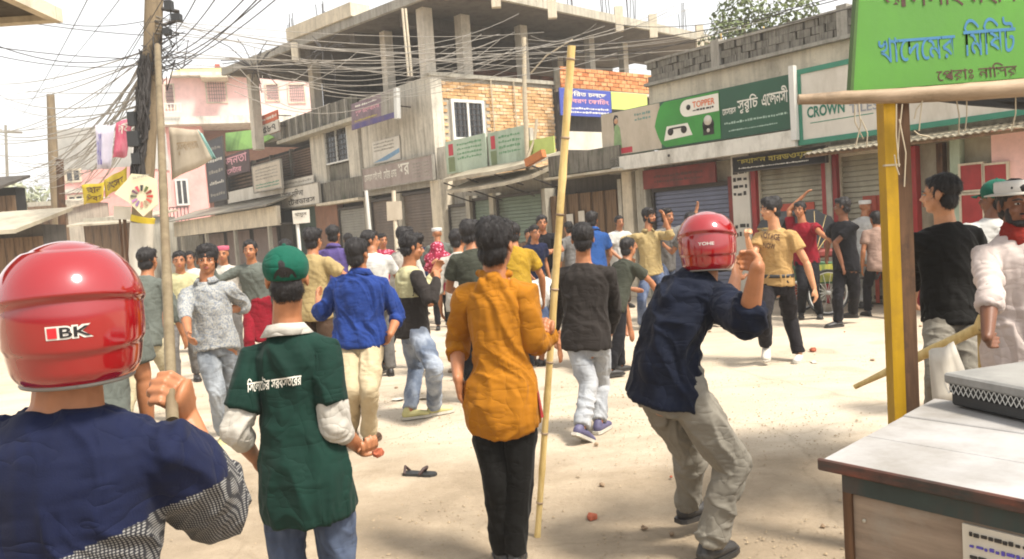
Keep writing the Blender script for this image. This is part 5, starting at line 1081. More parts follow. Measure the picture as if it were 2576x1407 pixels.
for (x, y, w_, h_) in [(425, 15, .10, .14), (445, 45, .12, .1), (420, 80, .09, .09), (338, 350, .16, .22), (333, 300, .1, .2), (345, 400, .12, .16)]: c = P(x, y, yp - .22); b = MB(); b.box(c[0] - w_ / 2, c[0] + w_ / 2, c[1] - .06, c[1] + .06, c[2] - h_ / 2, c[2] + h_ / 2); b.build('junction_box', M_rub, up_, world_in=True)
b = MB(); c0, c1 = P(398, 20, yp), P(450, 30, yp); b.tube([P(384, 18, yp), c1], .03, 6); b.tube([P(384, 70, yp), P(440, 55, yp)], .025, 6); b.build('bracket_arm', M_bar, up_, world_in=True)
b = MB(); b.tube([zg(352, yp) + [0, 0, .4], P(354, 640, yp - .02), P(358, 562, yp - .02)], .165, 14); b.build('pasted_poster', M_signw, up_, world_in=True)
b = MB(); b.tube([P(358, 560, yp), P(361, 545, yp)], .17, 12); b.build('strap', M_ban_y, up_, world_in=True)
p0 = zg(143, 30); polething('second utility pole, slimmer and farther off at the left', [p0, P(134, 400, 30), P(127, 238, 30)], [.19, .17, .13], M_polec)
sp_ = polething('short square timber post beside the slim far pole', [zg(148, 28), P(150, 400, 28)], [.13, .12], M_postb, 'post', 'timber_post')
p0 = zg(16, 70); cp = polething('faint far power pole with a crossarm at the left edge', [p0, P(14, 315, 70)], [.16, .1], M_tin); b = MB(); b.tube([P(-10, 332, 70), P(56, 334, 70)], .09, 6); b.build('crossarm', M_tin, cp, world_in=True); b = MB(); [b.tube([P(x, 332, 70), P(x, 322, 70)], .07, 6) for x in (2, 22, 44)]; b.build('insulator', M_whitem, cp, world_in=True)

# ------------------------------------------------------------------ overhead wires 
M_cablep = plain('cable_lit_pale', (.28, .255, .22), .5, .3, bs=0)  # paler copy of the cable black: daylight on the wires put into the colour
def wire(A, B_, sag, r=.008, label=None, group='overhead cables', n=14):
    A, B_ = np.array(A, float), np.array(B_, float); pts = [A + (B_ - A) * t - np.array([0, 0, sag * 4 * t * (1 - t)]) for t in np.linspace(0, 1, n + 1)]; b = MB(); b.tube(pts, r, 4, caps=False); o = b.build('overhead_cable', M_cablep if B_[1] > 15 else M_cable, None, origin=A); return tag(o, label, 'cable', group)
wl_ = 'thin dark cable fanning from the pole down to the lower left'
for i in range(44):
    ys_ = rng.uniform(120, 330); ye = rng.uniform(380, 500) if i % 3 else rng.uniform(200, 420); xe = rng.uniform(20, 215) if i % 3 else -60; wire(P(368, ys_, yp - .1), P(xe, ye, rng.uniform(24, 42)), rng.uniform(.1, .9), rng.uniform(.008, .012), wl_, 'cables fanning left from the utility pole')
for i, (ya, yb) in enumerate([(90, 85), (118, 108), (130, 122), (60, 30), (20, -20)]): wire(P(380, ya + 30, yp), P(-80, yb, 9 + i), rng.uniform(.05, .3), .006, 'nearly level thin cable running left off the pole into the white sky', 'level cables left of the pole')
for (xa, ya, xb, yb) in [(60, 260, 330, -40), (20, 330, 240, -40), (120, 430, 420, -20), (180, 300, 380, 40)]: wire(P(xa, ya, 30), P(xb, yb, 9), .2, .006, 'faint cable crossing the sky steeply at the left', 'steep faint cables at the left')
for (ya, xb, yb, Yb) in [(150, 640, -30, 7), (160, 700, -40, 7), (175, 655, -10, 6.5), (130, 560, -30, 7), (185, 760, -60, 8), (120, 520, -60, 8)]: wire(P(395, ya, yp - .1), P(xb, yb, Yb), .12, .007, 'dark cable rising steeply right from the pole tangle', 'cables rising right from the pole')
for i in range(13):
    ya = rng.uniform(30, 200); yb = rng.uniform(-10, 260); xb = rng.uniform(1250, 1950); wire(P(392, ya, yp - .1), P(xb, yb * .55 + 20, rng.uniform(18.5, 21)), rng.uniform(.15, .8), rng.uniform(.004, .007), 'long cable slung from the pole across the unfinished building', 'cables crossing the unfinished building')
for i in range(12):
    wire(P(rng.uniform(640, 820), rng.uniform(120, 240), 19), P(rng.uniform(1180, 1340), rng.uniform(80, 150), 19.5), rng.uniform(.2, .7), rng.uniform(.005, .009), 'pale sagging cable in front of the open top storey', 'sagging cables before the top storey')
for (xa, ya, xb, yb) in [(1330, 110, 2180, -20), (1330, 130, 2180, 10), (1540, 60, 2180, -30), (1340, 150, 2000, 20), (1330, 100, 1680, 30), (1335, 120, 1640, 130), (1335, 90, 1500, 60), (1120, 150, 1330, 110), (1100, 170, 1335, 120)]: wire(P(xa, ya, 19.6), P(xb, yb, 11 if xb > 1900 else 18), .25, .007, 'cable spanning right of the drop pole toward the green sign', 'cables spanning to the right')
for (xa, ya, xb, yb) in [(575, 190, 800, 150), (570, 210, 900, 130), (600, 170, 830, 260), (590, 230, 1000, 240), (640, 120, 660, 190)]: wire(P(xa, ya, 20), P(xb, yb, 20.5), .5, .008, 'slack drooping cable at the left tip of the roof slab', 'slack cables at the slab tip')
tg = thing('cable_tangle', 'star shaped tangle of cut wire ends hanging in front of the slab', 'cables', tuple(P(812, 130, 19.5))); b = MB()
for i in range(16): d = rng.normal(size=3) * np.array([.3, .1, .22]); b.tube([(0, 0, 0), d * .6 + [0, 0, .05], d], .010, 4)
b.tube([(.2, 0, -.1), (.26, 0, -.4), (.24, 0, -.8)], .01, 4); b.build('wire_ends', M_cable, tg)['kind'] = 'stuff'
tg = thing('cable_tangle', 'coil of cables and rods sticking up by the slab tip', 'cables', tuple(P(640, 150, 24))); b = MB()
for i in range(18): d = rng.normal(size=3) * np.array([.5, .1, .35]); b.tube([(0, 0, -.3), d * .6, d], .014, 4)
b.build('wire_ends', M_cable, tg)['kind'] = 'stuff'
dp = polething('thin pale service pole rising in front of the brick wall to the slab', [P(1330, 452, 19.4) * np.array([1, 1, 0]) + [0, 0, 2.9], P(1320, 250, 19.4), P(1318, 95, 19.4)], [.06, .055, .05], M_rope, 'pole', 'service_pole'); b = MB(); b.tube([P(1335, 185, 19.4), P(1375, 140, 19.1), P(1440, 100, 18.8)], .02, 6); b.build('stay', M_rope, dp, world_in=True); b = MB(); b.tube([P(1320, 420, 19.3), P(1345, 350, 19.3), P(1350, 300, 19.3)], .04, 5); b.build('stay', M_rope, dp, world_in=True)

# ------------------------------------------------------------------ cloth banners and signs hung on the pole
def clothq(name, label, q, Y, mat, nx=10, ny=4, amp=.03, cat='banner', txt=None):
    """q: TL TR BR BL photo corners; Y: distance or list of four"""
    Ys = Y if isinstance(Y, (list, tuple)) else [Y] * 4; c = [P(x, y, d) for (x, y), d in zip(q, Ys)]; o_ = (c[3] + c[2]) / 2; t = thing(name, label, cat, tuple(map(float, o_))); V = []
    for j in range(ny + 1):
        for i in range(nx + 1):
            f, g_ = i / nx, j / ny; p = (c[0] * (1 - f) + c[1] * f) * (1 - g_) + (c[3] * (1 - f) + c[2] * f) * g_; V.append(p + np.array([0, amp * math.sin(f * 9 + g_ * 2), amp * .6 * math.sin(f * 5 + 1)]))
    b = MB(); b.add(V, [(j * (nx + 1) + i, j * (nx + 1) + i + 1, (j + 1) * (nx + 1) + i + 1, (j + 1) * (nx + 1) + i) for j in range(ny) for i in range(nx)], 0, True); o = b.build('cloth', mat, t, world_in=True); o.modifiers.new('s', 'SOLIDIFY').thickness = .006
    for (body, m_, fx0, fx1, fy0, fy1) in (txt or []):
        ob = text(body, m_, t, 0, 1, 0, 1, 0); a = getco(ob.data)
        f = fx0 + (fx1 - fx0) * a[:, 0]; g_ = fy1 + (fy0 - fy1) * a[:, 2]; pp_ = (c[0] * (1 - f)[:, None] + c[1] * f[:, None]) * (1 - g_)[:, None] + (c[3] * (1 - f)[:, None] + c[2] * f[:, None]) * g_[:, None]
        pp_ += np.stack([f * 0, amp * np.sin(f * 9 + g_ * 2) - .012, amp * .6 * np.sin(f * 5 + 1)], 1); ob.data.vertices.foreach_set('co', (pp_ - np.array(t.location)).ravel()); ob.data.update()
    return t
clothq('cloth_banner', 'pinkish red translucent cloth banner tied left of the utility pole', [(292, 312), (335, 290), (322, 392), (282, 400)], 12, M_ban_r, 6, 5, txt=[('জয়', M_inkw, .15, .85, .1, .45)])
clothq('cloth_banner', 'white cloth banner with blue vertical lettering', [(240, 318), (288, 312), (282, 420), (243, 430)], 13, M_ban_w, 6, 5, txt=[('RENTAL', M_inkv, .05, .4, .2, .9)])
clothq('cloth_banner', 'long yellow cloth banner with brown lettering, hung in two folds', [(206, 468), (262, 456), (262, 502), (210, 518)], [13, 12.6, 12.6, 13], M_ban_y, 8, 4, txt=[('মহান', M_inkbr, .15, .85, .15, .5), ('দিবস', M_inkbr, .2, .9, .55, .9)])
clothq('cloth_banner', 'raised right fold of the yellow cloth banner beside the kite sign', [(262, 456), (318, 418), (322, 455), (264, 502)], [12.6, 12, 12, 12.6], M_ban_y, 8, 4, txt=[('উৎসব', M_inkbr, .1, .85, .2, .8)])
clothq('cloth_banner', 'large translucent beige poster sheet hung aslant right of the pole', [(425, 322), (500, 325), (536, 400), (432, 455)], [12, 11.8, 11.8, 12], M_beige, 8, 6, .02, txt=[('সুস্বাগতম', cm('print_faint', '#a38f74', .7), .2, .8, .3, .6)])
clothq('cloth_banner', 'narrow teal and white strip fluttering at the poster edge', [(497, 328), (508, 335), (545, 398), (534, 402)], [11.7] * 4, cm('strip_teal', '#7fa8a0', .7), 3, 8, .02)
kp = [(287, 487), (322, 450), (330, 437), (365, 440), (392, 452), (395, 515), (360, 545), (322, 508)]
t = thing('kite_sign', 'cream kite shaped sign with a ring of coloured petals on the pole', 'sign', tuple(map(float, P(355, 545, 11.6)))); b = MB(); b.plate([P(x, y, 11.6) for x, y in kp], (0, 1, 0), .03); b.build('board', cm('sign_cream', '#d8cfae', .6, .08), t, world_in=True)
pc = [(356, 494), (0, 0)]; cols_ = ['#3a3a3a', '#5f6b3a', '#8c3a30', '#b83a30', '#c65a4a', '#a08a70', '#c77f74', '#8f6f9a', '#b07fa8', '#5a5f4a', '#6a4a5a', '#c04a5a']
for i in range(12):
    a = 2 * math.pi * i / 12; x0, y0 = 356 + 13 * math.sin(a), 494 - 13 * math.cos(a); x1, y1 = 356 + 28 * math.sin(a), 494 - 28 * math.cos(a); nx_, ny_ = 3.6 * math.cos(a), 3.6 * math.sin(a); b = MB(); b.plate([P(x0 - nx_ * .5, y0 - ny_ * .5, 11.585), P(x1 - nx_, y1 - ny_, 11.585), P(x1 + nx_, y1 + ny_, 11.585), P(x0 + nx_ * .5, y0 + ny_ * .5, 11.585)], (0, 1, 0), .008); b.build('petal', cm('petal_%d' % i, cols_[i], .6, .05), t, world_in=True)
ob = text('SUNNY', M_conc, t, 0, 1, 0, 1, 0); a = getco(ob.data); c0, c1 = P(334, 452, 11.59), P(378, 443, 11.59); pp_ = c0 + np.outer(a[:, 0], c1 - c0) + np.outer(a[:, 2], [0, 0, .035]); pp_[:, 1] -= .01; ob.data.vertices.foreach_set('co', (pp_ - np.array(t.location)).ravel()); ob.data.update()
t = thing('small_board', 'small blank white board on a thin post left of the kite sign', 'sign', tuple(map(float, zg(306, 13)))); b = MB(); b.plate([P(285, 518, 13), P(328, 520, 13), P(327, 553, 13), P(285, 551, 13)], (0, 1, 0), .03); b.build('board', M_signw, t, world_in=True); b = MB(); b.tube([zg(300, 13.04), P(300, 535, 13.04)], .02, 6); b.tube([zg(312, 13.04), P(312, 535, 13.04)], .03, 6); b.build('post', M_postb, t, world_in=True)
t = thing('road_sign', 'white sign with dark lettering on a thin white post in the crowd', 'sign', tuple(map(float, zg(748, 13)))); b = MB(); b.plate([P(735, 531, 13), P(777, 527, 13), P(779, 560, 13), P(738, 564, 13)], (0, 1, 0), .03); b.build('board', M_signw, t, world_in=True); b = MB(); b.tube([zg(752, 13.05), P(748, 562, 13.05)], .03, 8); b.build('post', M_whitem, t, world_in=True)
ob = text('থামুন', M_ink, t, 0, 1, 0, 1, 0); a = getco(ob.data); c0, c1 = P(742, 548, 12.98), P(772, 545, 12.98); pp_ = c0 + np.outer(a[:, 0], c1 - c0) + np.outer(a[:, 2], [0, 0, .075]); ob.data.vertices.foreach_set('co', (pp_ - np.array(t.location)).ravel()); ob.data.update()
t = thing('road_sign', 'pale grey board on a stubby post before the brown shutters', 'sign', tuple(map(float, zg(993, 17)))); b = MB(); b.plate([P(972, 508, 17), P(1010, 506, 17), P(1012, 552, 17), P(974, 556, 17)], (0, 1, 0), .04); b.build('board', M_beige, t, world_in=True); b = MB(); b.tube([zg(993, 17.05), P(990, 480, 17.05)], .045, 8); b.build('post', M_cream, t, world_in=True)
t = polething('thin white steel post standing before the grey shutter', [zg(935, 21), P(921, 480, 21)], [.05, .045], M_whitem, 'post', 'steel_post')

# ------------------------------------------------------------------ stall on the right: post, bamboo beam, green sign
yb = 3.55
def pxquad(par, name, q, Y, mat, th=.02, out=(0, 1, 0)): b = MB(); b.plate([P(x, y, Y) for x, y in q], out, th); return b.build(name, mat, par, world_in=True)
st = thing('market_stall', 'market stall frame of a yellow and brown wooden post under a thick bamboo beam', 'stall', tuple(map(float, zg(2260, yb))))
tp = P(2236, 245, yb); gp = np.array([tp[0] + .0, yb, 0.0]); hgt = tp[2]
xw = lambda x: P(x, 600, yb)[0]
b = MB(); b.box(tp[0] - .034, tp[0] + .018, yb - .02, yb + .05, 0, hgt + .0); b.build('yellow_post', M_posty, st, world_in=True)
b = MB(); b.box(tp[0] + .021, tp[0] + .082, yb - .012, yb + .07, 0, hgt); b.build('brown_post', M_postb, st, world_in=True)
pts = [P(x, y, Y) for x, y, Y in [(2008, 251, 3.5), (2120, 246, 3.48), (2300, 240, 3.45), (2440, 231, 3.42), (2700, 212, 3.4)]]; b = MB(); pp_ = []; rr = []
for i in range(25):
    f = i / 24 * 4; k = min(3, int(f)); p = pts[k] + (pts[k + 1] - pts[k]) * (f - k); pp_.append(p); rr.append(.020 + .020 * (i / 24) ** .7 + (.002 if i % 6 == 0 else 0))
b.tube(pp_, rr, 14); b.build('bamboo_beam', M_bamd, st, world_in=True)
b = MB(); q = [P(2395, 258, 3.4), P(2720, 262, 3.2), P(2720, 225, 3.2), P(2395, 232, 3.4)]
b.hexa([P(2290, 248, 3.62), P(2720, 262, 3.5), P(2720, 200, 5.0), P(2290, 240, 5.0), P(2290, 244, 3.62) + [0, 0, .03], P(2720, 258, 3.5) + [0, 0, .03], P(2720, 200, 5.0) + [0, 0, .03], P(2290, 240, 5.0) + [0, 0, .03]]); b.build('roof_sheet', M_rub, st, world_in=True)
pxquad(st, 'dark_roof_underside', [(2340, 236), (2700, 225), (2700, 285), (2440, 264), (2345, 252)], 3.56, M_rub)  # flat dark sheet standing in for the dark underside of the stall roof
b = MB(); z = hgt - .30; b.box(tp[0] - .038, tp[0] + .029, yb - .023, yb + .0, z, z + .008); b.build('rope_lashing', M_rope, st, world_in=True)
b = MB()
for (xa, ya, xb, y2, c) in [(2255, 262, 2262, 420, 0), (2270, 262, 2258, 400, 0), (2320, 250, 2312, 330, 0), (2325, 250, 2300, 300, 0), (2405, 245, 2412, 340, 0), (2432, 250, 2428, 330, 0), (2555, 240, 2545, 330, 0), (2150, 262, 2172, 350, 0), (2160, 260, 2152, 370, 0), (2166, 300, 2180, 372, 0), (2545, 320, 2580, 322, 0), (2300, 330, 2340, 345, 0), (2262, 300, 2275, 470, 0), (2250, 390, 2262, 440, 0)]:
    A, B_ = P(xa, ya, yb - .12), P(xb, y2, yb - .10); m1 = (A + B_) / 2 + [rng.uniform(-.02, .02), 0, 0]; b = MB(); b.tube([A, m1, B_], .0028, 5); b.build('hanging_string', M_rope, st, world_in=True)
gsn = thing('stall_sign', 'bright green hand painted sign with large blue lettering above the stall', 'sign', tuple(map(float, P(2360, 215, 3.5))))
GQ = [(2166, -160), (2700, -200), (2700, 186), (2141, 231)]; pxquad(gsn, 'board', GQ, 3.5, cm('stall_green', '#4f8a28', .5, .14, 3, dirt=hx('#4a7f2c')), .025)
b = MB(); b.plate([P(2139, 231, 3.49), P(2164, -160, 3.49), P(2170, -160, 3.49), P(2147, 231, 3.49)], (0, 1, 0), .04); b.build('dark_edge', cm('edge_green', '#3d5a22', .6), gsn, world_in=True)
def ptext(par, body, mat, x0, y0, x1, y1, hpx, Y):
    """letters on the board: baseline from photo point (x0,y0) to (x1,y1), height hpx photo pixels"""
    ob = text(body, mat, par, 0, 1, 0, 1, 0, bold=.003); a = getco(ob.data); A, B_ = P(x0, y0, Y), P(x1, y1, Y); U = P(x0 - hpx * .066 * 0 - 4, y0 - hpx, Y) - A; pp_ = A + np.outer(a[:, 0], B_ - A) + np.outer(a[:, 2], U); pp_[:, 1] = Y - .0015 + (a[:, 1] + .006); W = np.array(par.matrix_world.inverted()); pp_ = pp_ @ W[:3, :3].T + W[:3, 3]; ob.data.vertices.foreach_set('co', pp_.ravel()); ob.data.update(); return ob
ptext(gsn, 'খাদেমের', M_inkb, 2212, 160, 2405, 145, 62, 3.5); ptext(gsn, 'মিষ্টি', M_inkb, 2425, 142, 2556, 132, 92, 3.5); ptext(gsn, 'আল্লাহ মহান', M_inkbr, 2220, 25, 2560, 8, 60, 3.5); ptext(gsn, 'প্রোঃ নাসির', M_inkbr, 2358, 205, 2560, 190, 36, 3.5)
# ------------------------------------------------------------------ table
A_, B_, C_ = G(2067, 1155, .8), G(2290, 1035, .8), G(2620, 1268, .8)
ex = unit(C_ - A_); ey = np.array([-ex[1], ex[0], 0]); tz = math.atan2(ex[1], ex[0]); print('table', A_, B_, C_, 'ang', np.degrees(math.acos(unit(B_ - A_) @ ex)))
tb = thing('painted_table', 'worn white painted wooden counter table with plywood front and paper sticker', 'table', (A_[0], A_[1], 0), tz); Lx = 2.0; Ly = 1.0; sk = float((unit(B_ - A_) @ ex) / (unit(B_ - A_) @ ey))
npk = 3
for i in range(npk):
    y0, y1 = Ly * i / npk + .003, Ly * (i + 1) / npk - .003; b = MB(); z0, z1 = .775, .80 + rng.uniform(-.002, .002); q = [(y0 * sk - .0, y0), (Lx, y0), (Lx, y1), (y1 * sk, y1)]; b.hexa([(x, y, z0) for x, y in q] + [(x, y, z1) for x, y in q]); b.build('top_plank', M_topw, tb, bevel=.004)
b = MB(); b.box(-.01, Lx, -.012, .003, .765, .803); b.build('edge_strip', M_edge, tb, bevel=.004); b = MB(); b.box(.055, Lx, .02, .05, .70, .765); b.build('apron', cm('apron_dark', '#22302e', .6, .4, 6, dirt=hx('#4a2f28')), tb)
b = MB(); b.hexa([(0, 0, .765), (.02, 0, .765), (Ly * sk + .02, Ly, .765), (Ly * sk, Ly, .765), (0, 0, .795), (.018, 0, .795), (Ly * sk + .018, Ly, .795), (Ly * sk, Ly, .795)]); b.build('side_edge', M_edge, tb)
for i in range(3): b = MB(); b.box(.075 + i * .62, .075 + (i + 1) * .62 - .004, .03, .045, .08, .70); b.build('front_panel', M_panel, tb)
b = MB(); b.box(.055, .085, .02, .06, 0, .7); b.build('corner_post', M_postb, tb); b = MB(); b.box(.06, Lx, .05, Ly - .1, .05, .69); b.build('inner_box', M_postb, tb)
us = np.linspace(.1, 1.9, 200); xs_ = [proj(A_ * [1, 1, 0] + ex * u + np.array([0, 0, .58]))[0] for u in us]; su_ = float(np.interp(2415, xs_, us)); print('sticker u', su_)
zt_ = float(np.interp(1318, [proj(A_ * [1, 1, 0] + ex * su_ + np.array([0, 0, z]))[1] for z in (.69, .5, .3)], (.69, .5, .3)))
b = MB(); b.box(su_, su_ + .36, .02, .029, zt_ - .11, zt_); st_ = b.build('sticker', M_signw, tb)
for k in range(3): smudge_text(tb, M_ink if k != 1 else M_inkv, su_ + .02, su_ + .34, zt_ - .1 + .032 * k, zt_ - .078 + .032 * k, .019, 1, 70 + k)
b = MB(); [b.lathe([(0, -.004), (.006, -.004), (.006, 0), (0, 0)], 8, c=(x, .029, z), ax='y') for x, z in ((.12, .62), (.3, .42), (.5, .63))]; b.build('nail', M_signw, tb)
# black tarp topped tray box on the table
q0, q1 = G(2392, 1018, .81), G(2600, 1066, .81); e1 = unit(q1 - q0); rz = math.atan2(e1[1], e1[0]); bx = thing('tray_box', 'flat black rubber edged box with grey tarp lid resting on the white table', 'box', tuple(map(float, q0)), rz)
b = MB(); b.box(0, 1.5, 0, .85, .0, .05); b.build('base', M_rub, bx, bevel=.008); b = MB(); b.box(-.015, 1.5, -.02, .87, .085, .125); b.build('lid', M_tarp, bx, bevel=.008); b = MB(); b.box(0.0, 1.5, -.005, .86, .05, .085); b.build('mesh_band', M_mesh, bx)
b = MB()
for i in range(64): 
    for s_ in (-1, 1): b.tube([(i * .0225, -.008, .046), (i * .0225 + .0225 * s_, -.008, .086)], .002, 4)
b.build('mesh_wires', M_whitem, bx)['kind'] = 'stuff'
# bamboo rail and white sheet behind the post
t = thing('bamboo_rail', 'bamboo rail slanting up behind the yellow post to the right', 'bamboo', tuple(map(float, P(2150, 972, 4.3)))); b = MB(); pts = [P(2150, 974, 4.4), P(2300, 902, 4.2), P(2462, 826, 4.0)]; pp_ = [pts[0] + (pts[2] - pts[0]) * f for f in np.linspace(0, 1, 13)]; b.tube(pp_, [.012 + .014 * min(1, i / 6) + .002 * (i % 4 == 0) for i in range(13)], 10); b.build('rail', M_bam, t, world_in=True); b = MB(); b.tube([P(2458, 828, 4.0), P(2472, 795, 4.0)], .022, 8); b.build('end_fork', M_bam, t, world_in=True)
b = MB(); b.tube([P(2465, 820, 4.02), P(2465, 820, 4.02) * [1, 1, 0]], .015, 6); b.build('rail_leg', M_bam, t, world_in=True)
t = clothq('plastic_sheet', 'white plastic sheet hanging from the bamboo rail beside the black case', [(2336, 886), (2400, 858), (2448, 990), (2352, 1040)], [3.97] * 4, M_signw, 6, 4, .012, 'sheet')

# ------------------------------------------------------------------ canopy corner top left
c = [P(-200, 44, 4.2), P(143, 50, 4.2), P(146, 36, 4.2), P(-200, 30, 4.2)]
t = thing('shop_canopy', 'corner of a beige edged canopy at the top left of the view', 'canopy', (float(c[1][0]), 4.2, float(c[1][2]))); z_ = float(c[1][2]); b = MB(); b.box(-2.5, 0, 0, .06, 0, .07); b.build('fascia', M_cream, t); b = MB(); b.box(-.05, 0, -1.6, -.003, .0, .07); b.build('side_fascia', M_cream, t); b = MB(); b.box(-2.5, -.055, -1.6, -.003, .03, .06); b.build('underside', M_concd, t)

# ------------------------------------------------------------------ rickshaw
rk = thing('cycle_rickshaw', 'green and yellow cycle rickshaw with folded black hood by the shutters', 'rickshaw', tuple(map(float, (P(2065, 700, 12.4)[0], 12.4, 0))), D2R(8)); ry = cm('rickshaw_yellow', '#b7b04a', .5, .2, 9, dirt=hx('#3f6a3a')); rg = cm('rickshaw_green', '#2f5a3a', .5, .25, 7)
def wheel(par, x, y, r):
    b = MB(); b.lathe([(r, -.02), (r + .012, 0), (r, .02), (r - .035, .015), (r - .035, -.015), (r, -.02)], 28, c=(x, y, r), ax='y'); w = b.build('wheel', M_rub, par); b = MB()
    for i in range(14): a = math.pi * 2 * i / 14; b.tube([(x, y, r), (x + math.cos(a) * (r - .03), y, r + math.sin(a) * (r - .03))], .004, 4)
    b.lathe([(0, -.05), (.03, -.05), (.03, .05), (0, .05)], 10, c=(x, y, r), ax='y'); b.lathe([(r - .03, -.016), (r - .045, -.016), (r - .045, .016), (r - .03, .016)], 28, c=(x, y, r), ax='y'); b.build('spokes', M_whitem, w)
wheel(rk, -.15, -.45, .34); wheel(rk, -.15, .35, .34); wheel(rk, 1.35, -.05, .33)
b = MB(); b.hexa([(-.5, -.38, .5), (.45, -.38, .42), (.45, .3, .42), (-.5, .3, .5), (-.5, -.38, .85), (.35, -.38, .75), (.35, .3, .75), (-.5, .3, .85)]); b.build('body', rg, rk, bevel=.02); b = MB(); b.box(-.42, .3, -.40, -.382, .5, .76); b.build('painted_side', ry, rk); b = MB(); b.box(-.45, .2, -.36, .28, .86, .98); b.build('seat', M_redd, rk, bevel=.03)
b = MB()
for i in range(6):
    a = D2R(40 + i * 20); R_ = .62; pts = [(-.3 + R_ * math.cos(a) * .9 - .1, y, .95 + R_ * math.sin(a)) for y in (-.42, 0, .36)]; b.tube([(-.3, -.42, .95), pts[0], pts[1], pts[2], (-.3, .36, .95)], .014, 5)
b.build('hood_ribs', M_bam, rk); V = []
for i in range(9):
    a = D2R(40 + i * 12.5); r_ = .63 + .03 * (i % 2); 
    for y in (-.43, 0, .37): V.append((-.4 + r_ * math.cos(a) * .9, y, .95 + r_ * math.sin(a)))
b = MB(); b.add(V, [(3 * i + j, 3 * i + j + 1, 3 * i + j + 4, 3 * i + j + 3) for i in range(8) for j in range(2)], 0); V2 = [(-.3, -.43, .95)] + V[0::3]; b.add(V2, [(0, i, i + 1) for i in range(1, 9)], 0); b.build('hood', cm('hood_black', '#23262a', .5, .3, 6), rk)
b = MB(); b.tube([(.4, -.05, .5), (.9, -.05, .45), (1.15, -.05, .85), (1.35, -.05, .34)], .022, 6); b.tube([(.9, -.05, .45), (.8, -.05, .9)], .02, 6); b.tube([(1.15, -.05, .85), (1.12, -.05, 1.0)], .018, 6); b.tube([(1.1, -.3, 1.0), (1.12, 0, 1.02), (1.1, .2, 1.0)], .014, 6); b.tube([(.8, -.05, .9), (1.14, -.05, .8)], .018, 6); b.build('cycle_frame', M_bar, rk); b = MB(); b.ell((.8, -.05, .93), (.13, .08, .04)); b.build('saddle', M_rub, rk); b = MB(); b.tube([(-.45, -.4, .55), (-.75, -.35, .5), (-.78, 0, .5), (-.7, .3, .5)], .02, 6); b.build('bumper', M_whitem, rk)

# ------------------------------------------------------------------ debris on the road
def rock(x, y, r, mat, name, label, group=None, cat='stone'):
    g_ = G(x, y); b = MB(); b.ell((0, 0, r * .45), (r, r * .8, r * .55), 9, 6); v = np.array(b.v); v += (vnoise(v / r * 2.1 + x, 3)[:, None] - .5) * r * .6; b.v = [tuple(q) for q in v.tolist()]; b.sm = [False] * len(b.f); o = b.build(name, mat, None, origin=(0, 0, 0)); o.location = (float(g_[0]), float(g_[1]), -.004); o.rotation_euler = (0, 0, x * .3); return tag(o, label, cat, group)
M_rk = cm('rubble', '#8a745c', .9, .3, 20); M_rkr = cm('brick_bit', '#9c5238', .9, .3, 20)
rock(1490, 1305, .035, M_rkr, 'brick_fragment', 'small red brick fragment between the bamboo pole and crouching man', cat='brick'); rock(2335 - 290, 885, .05, M_rkr, 'brick_fragment', 'brown brick lump by the beige shirt man\'s feet', cat='brick'); rock(1515, 1222, .02, M_rk, 'stone', 'dark pebble above the red brick fragment'); rock(1500, 1120, .02, M_rk, 'stone', 'pebble beneath the grey sweatshirt man\'s shoes'); rock(1240, 940, .05, M_rk, 'stone', 'stone left of the mustard shirt man\'s arm'); rock(1135, 938, .045, M_rk, 'stone', 'stone right of the pale yellow shoes'); rock(2195, 908, .025, M_rk, 'stone', 'small stone far right on the pale road'); rock(2245, 935, .02, M_rk, 'stone', 'tiny stone left of the yellow post foot'); rock(1620, 1330, .02, M_rk, 'stone', 'pebble just left of the bent grey knees'); rock(1690, 1345, .018, M_rk, 'stone', 'pebble under the raised heel of the crouching man'); rock(2070, 1385 - 60, .015, M_rk, 'stone', 'pebble left of the painted table')
# a dropped sandal
g_ = G(1055, 1197); t = thing('dropped_sandal', 'dark sandal lying alone on the road', 'sandal', (float(g_[0]), float(g_[1]), 0), D2R(-20)); b = MB(); pr = [(-.11, .03), (-.08, .042), (0, .035), (.06, .045), (.1, .04), (.125, .015)]; poly = [(x, -w) for x, w in pr] + [(x, w) for x, w in pr[::-1]]; b.prism(poly, .004, .022); b.build('sole', M_rub, t); b = MB(); b.tube([(.02, -.04, .02), (.045, -.02, .055), (.05, .02, .055), (.02, .04, .02)], .012, 6); b.tube([(-.09, -.04, .02), (-.1, 0, .06), (-.09, .04, .02)], .01, 6); b.build('strap', cm('sandal_brown', '#3f2d2a', .6), t)
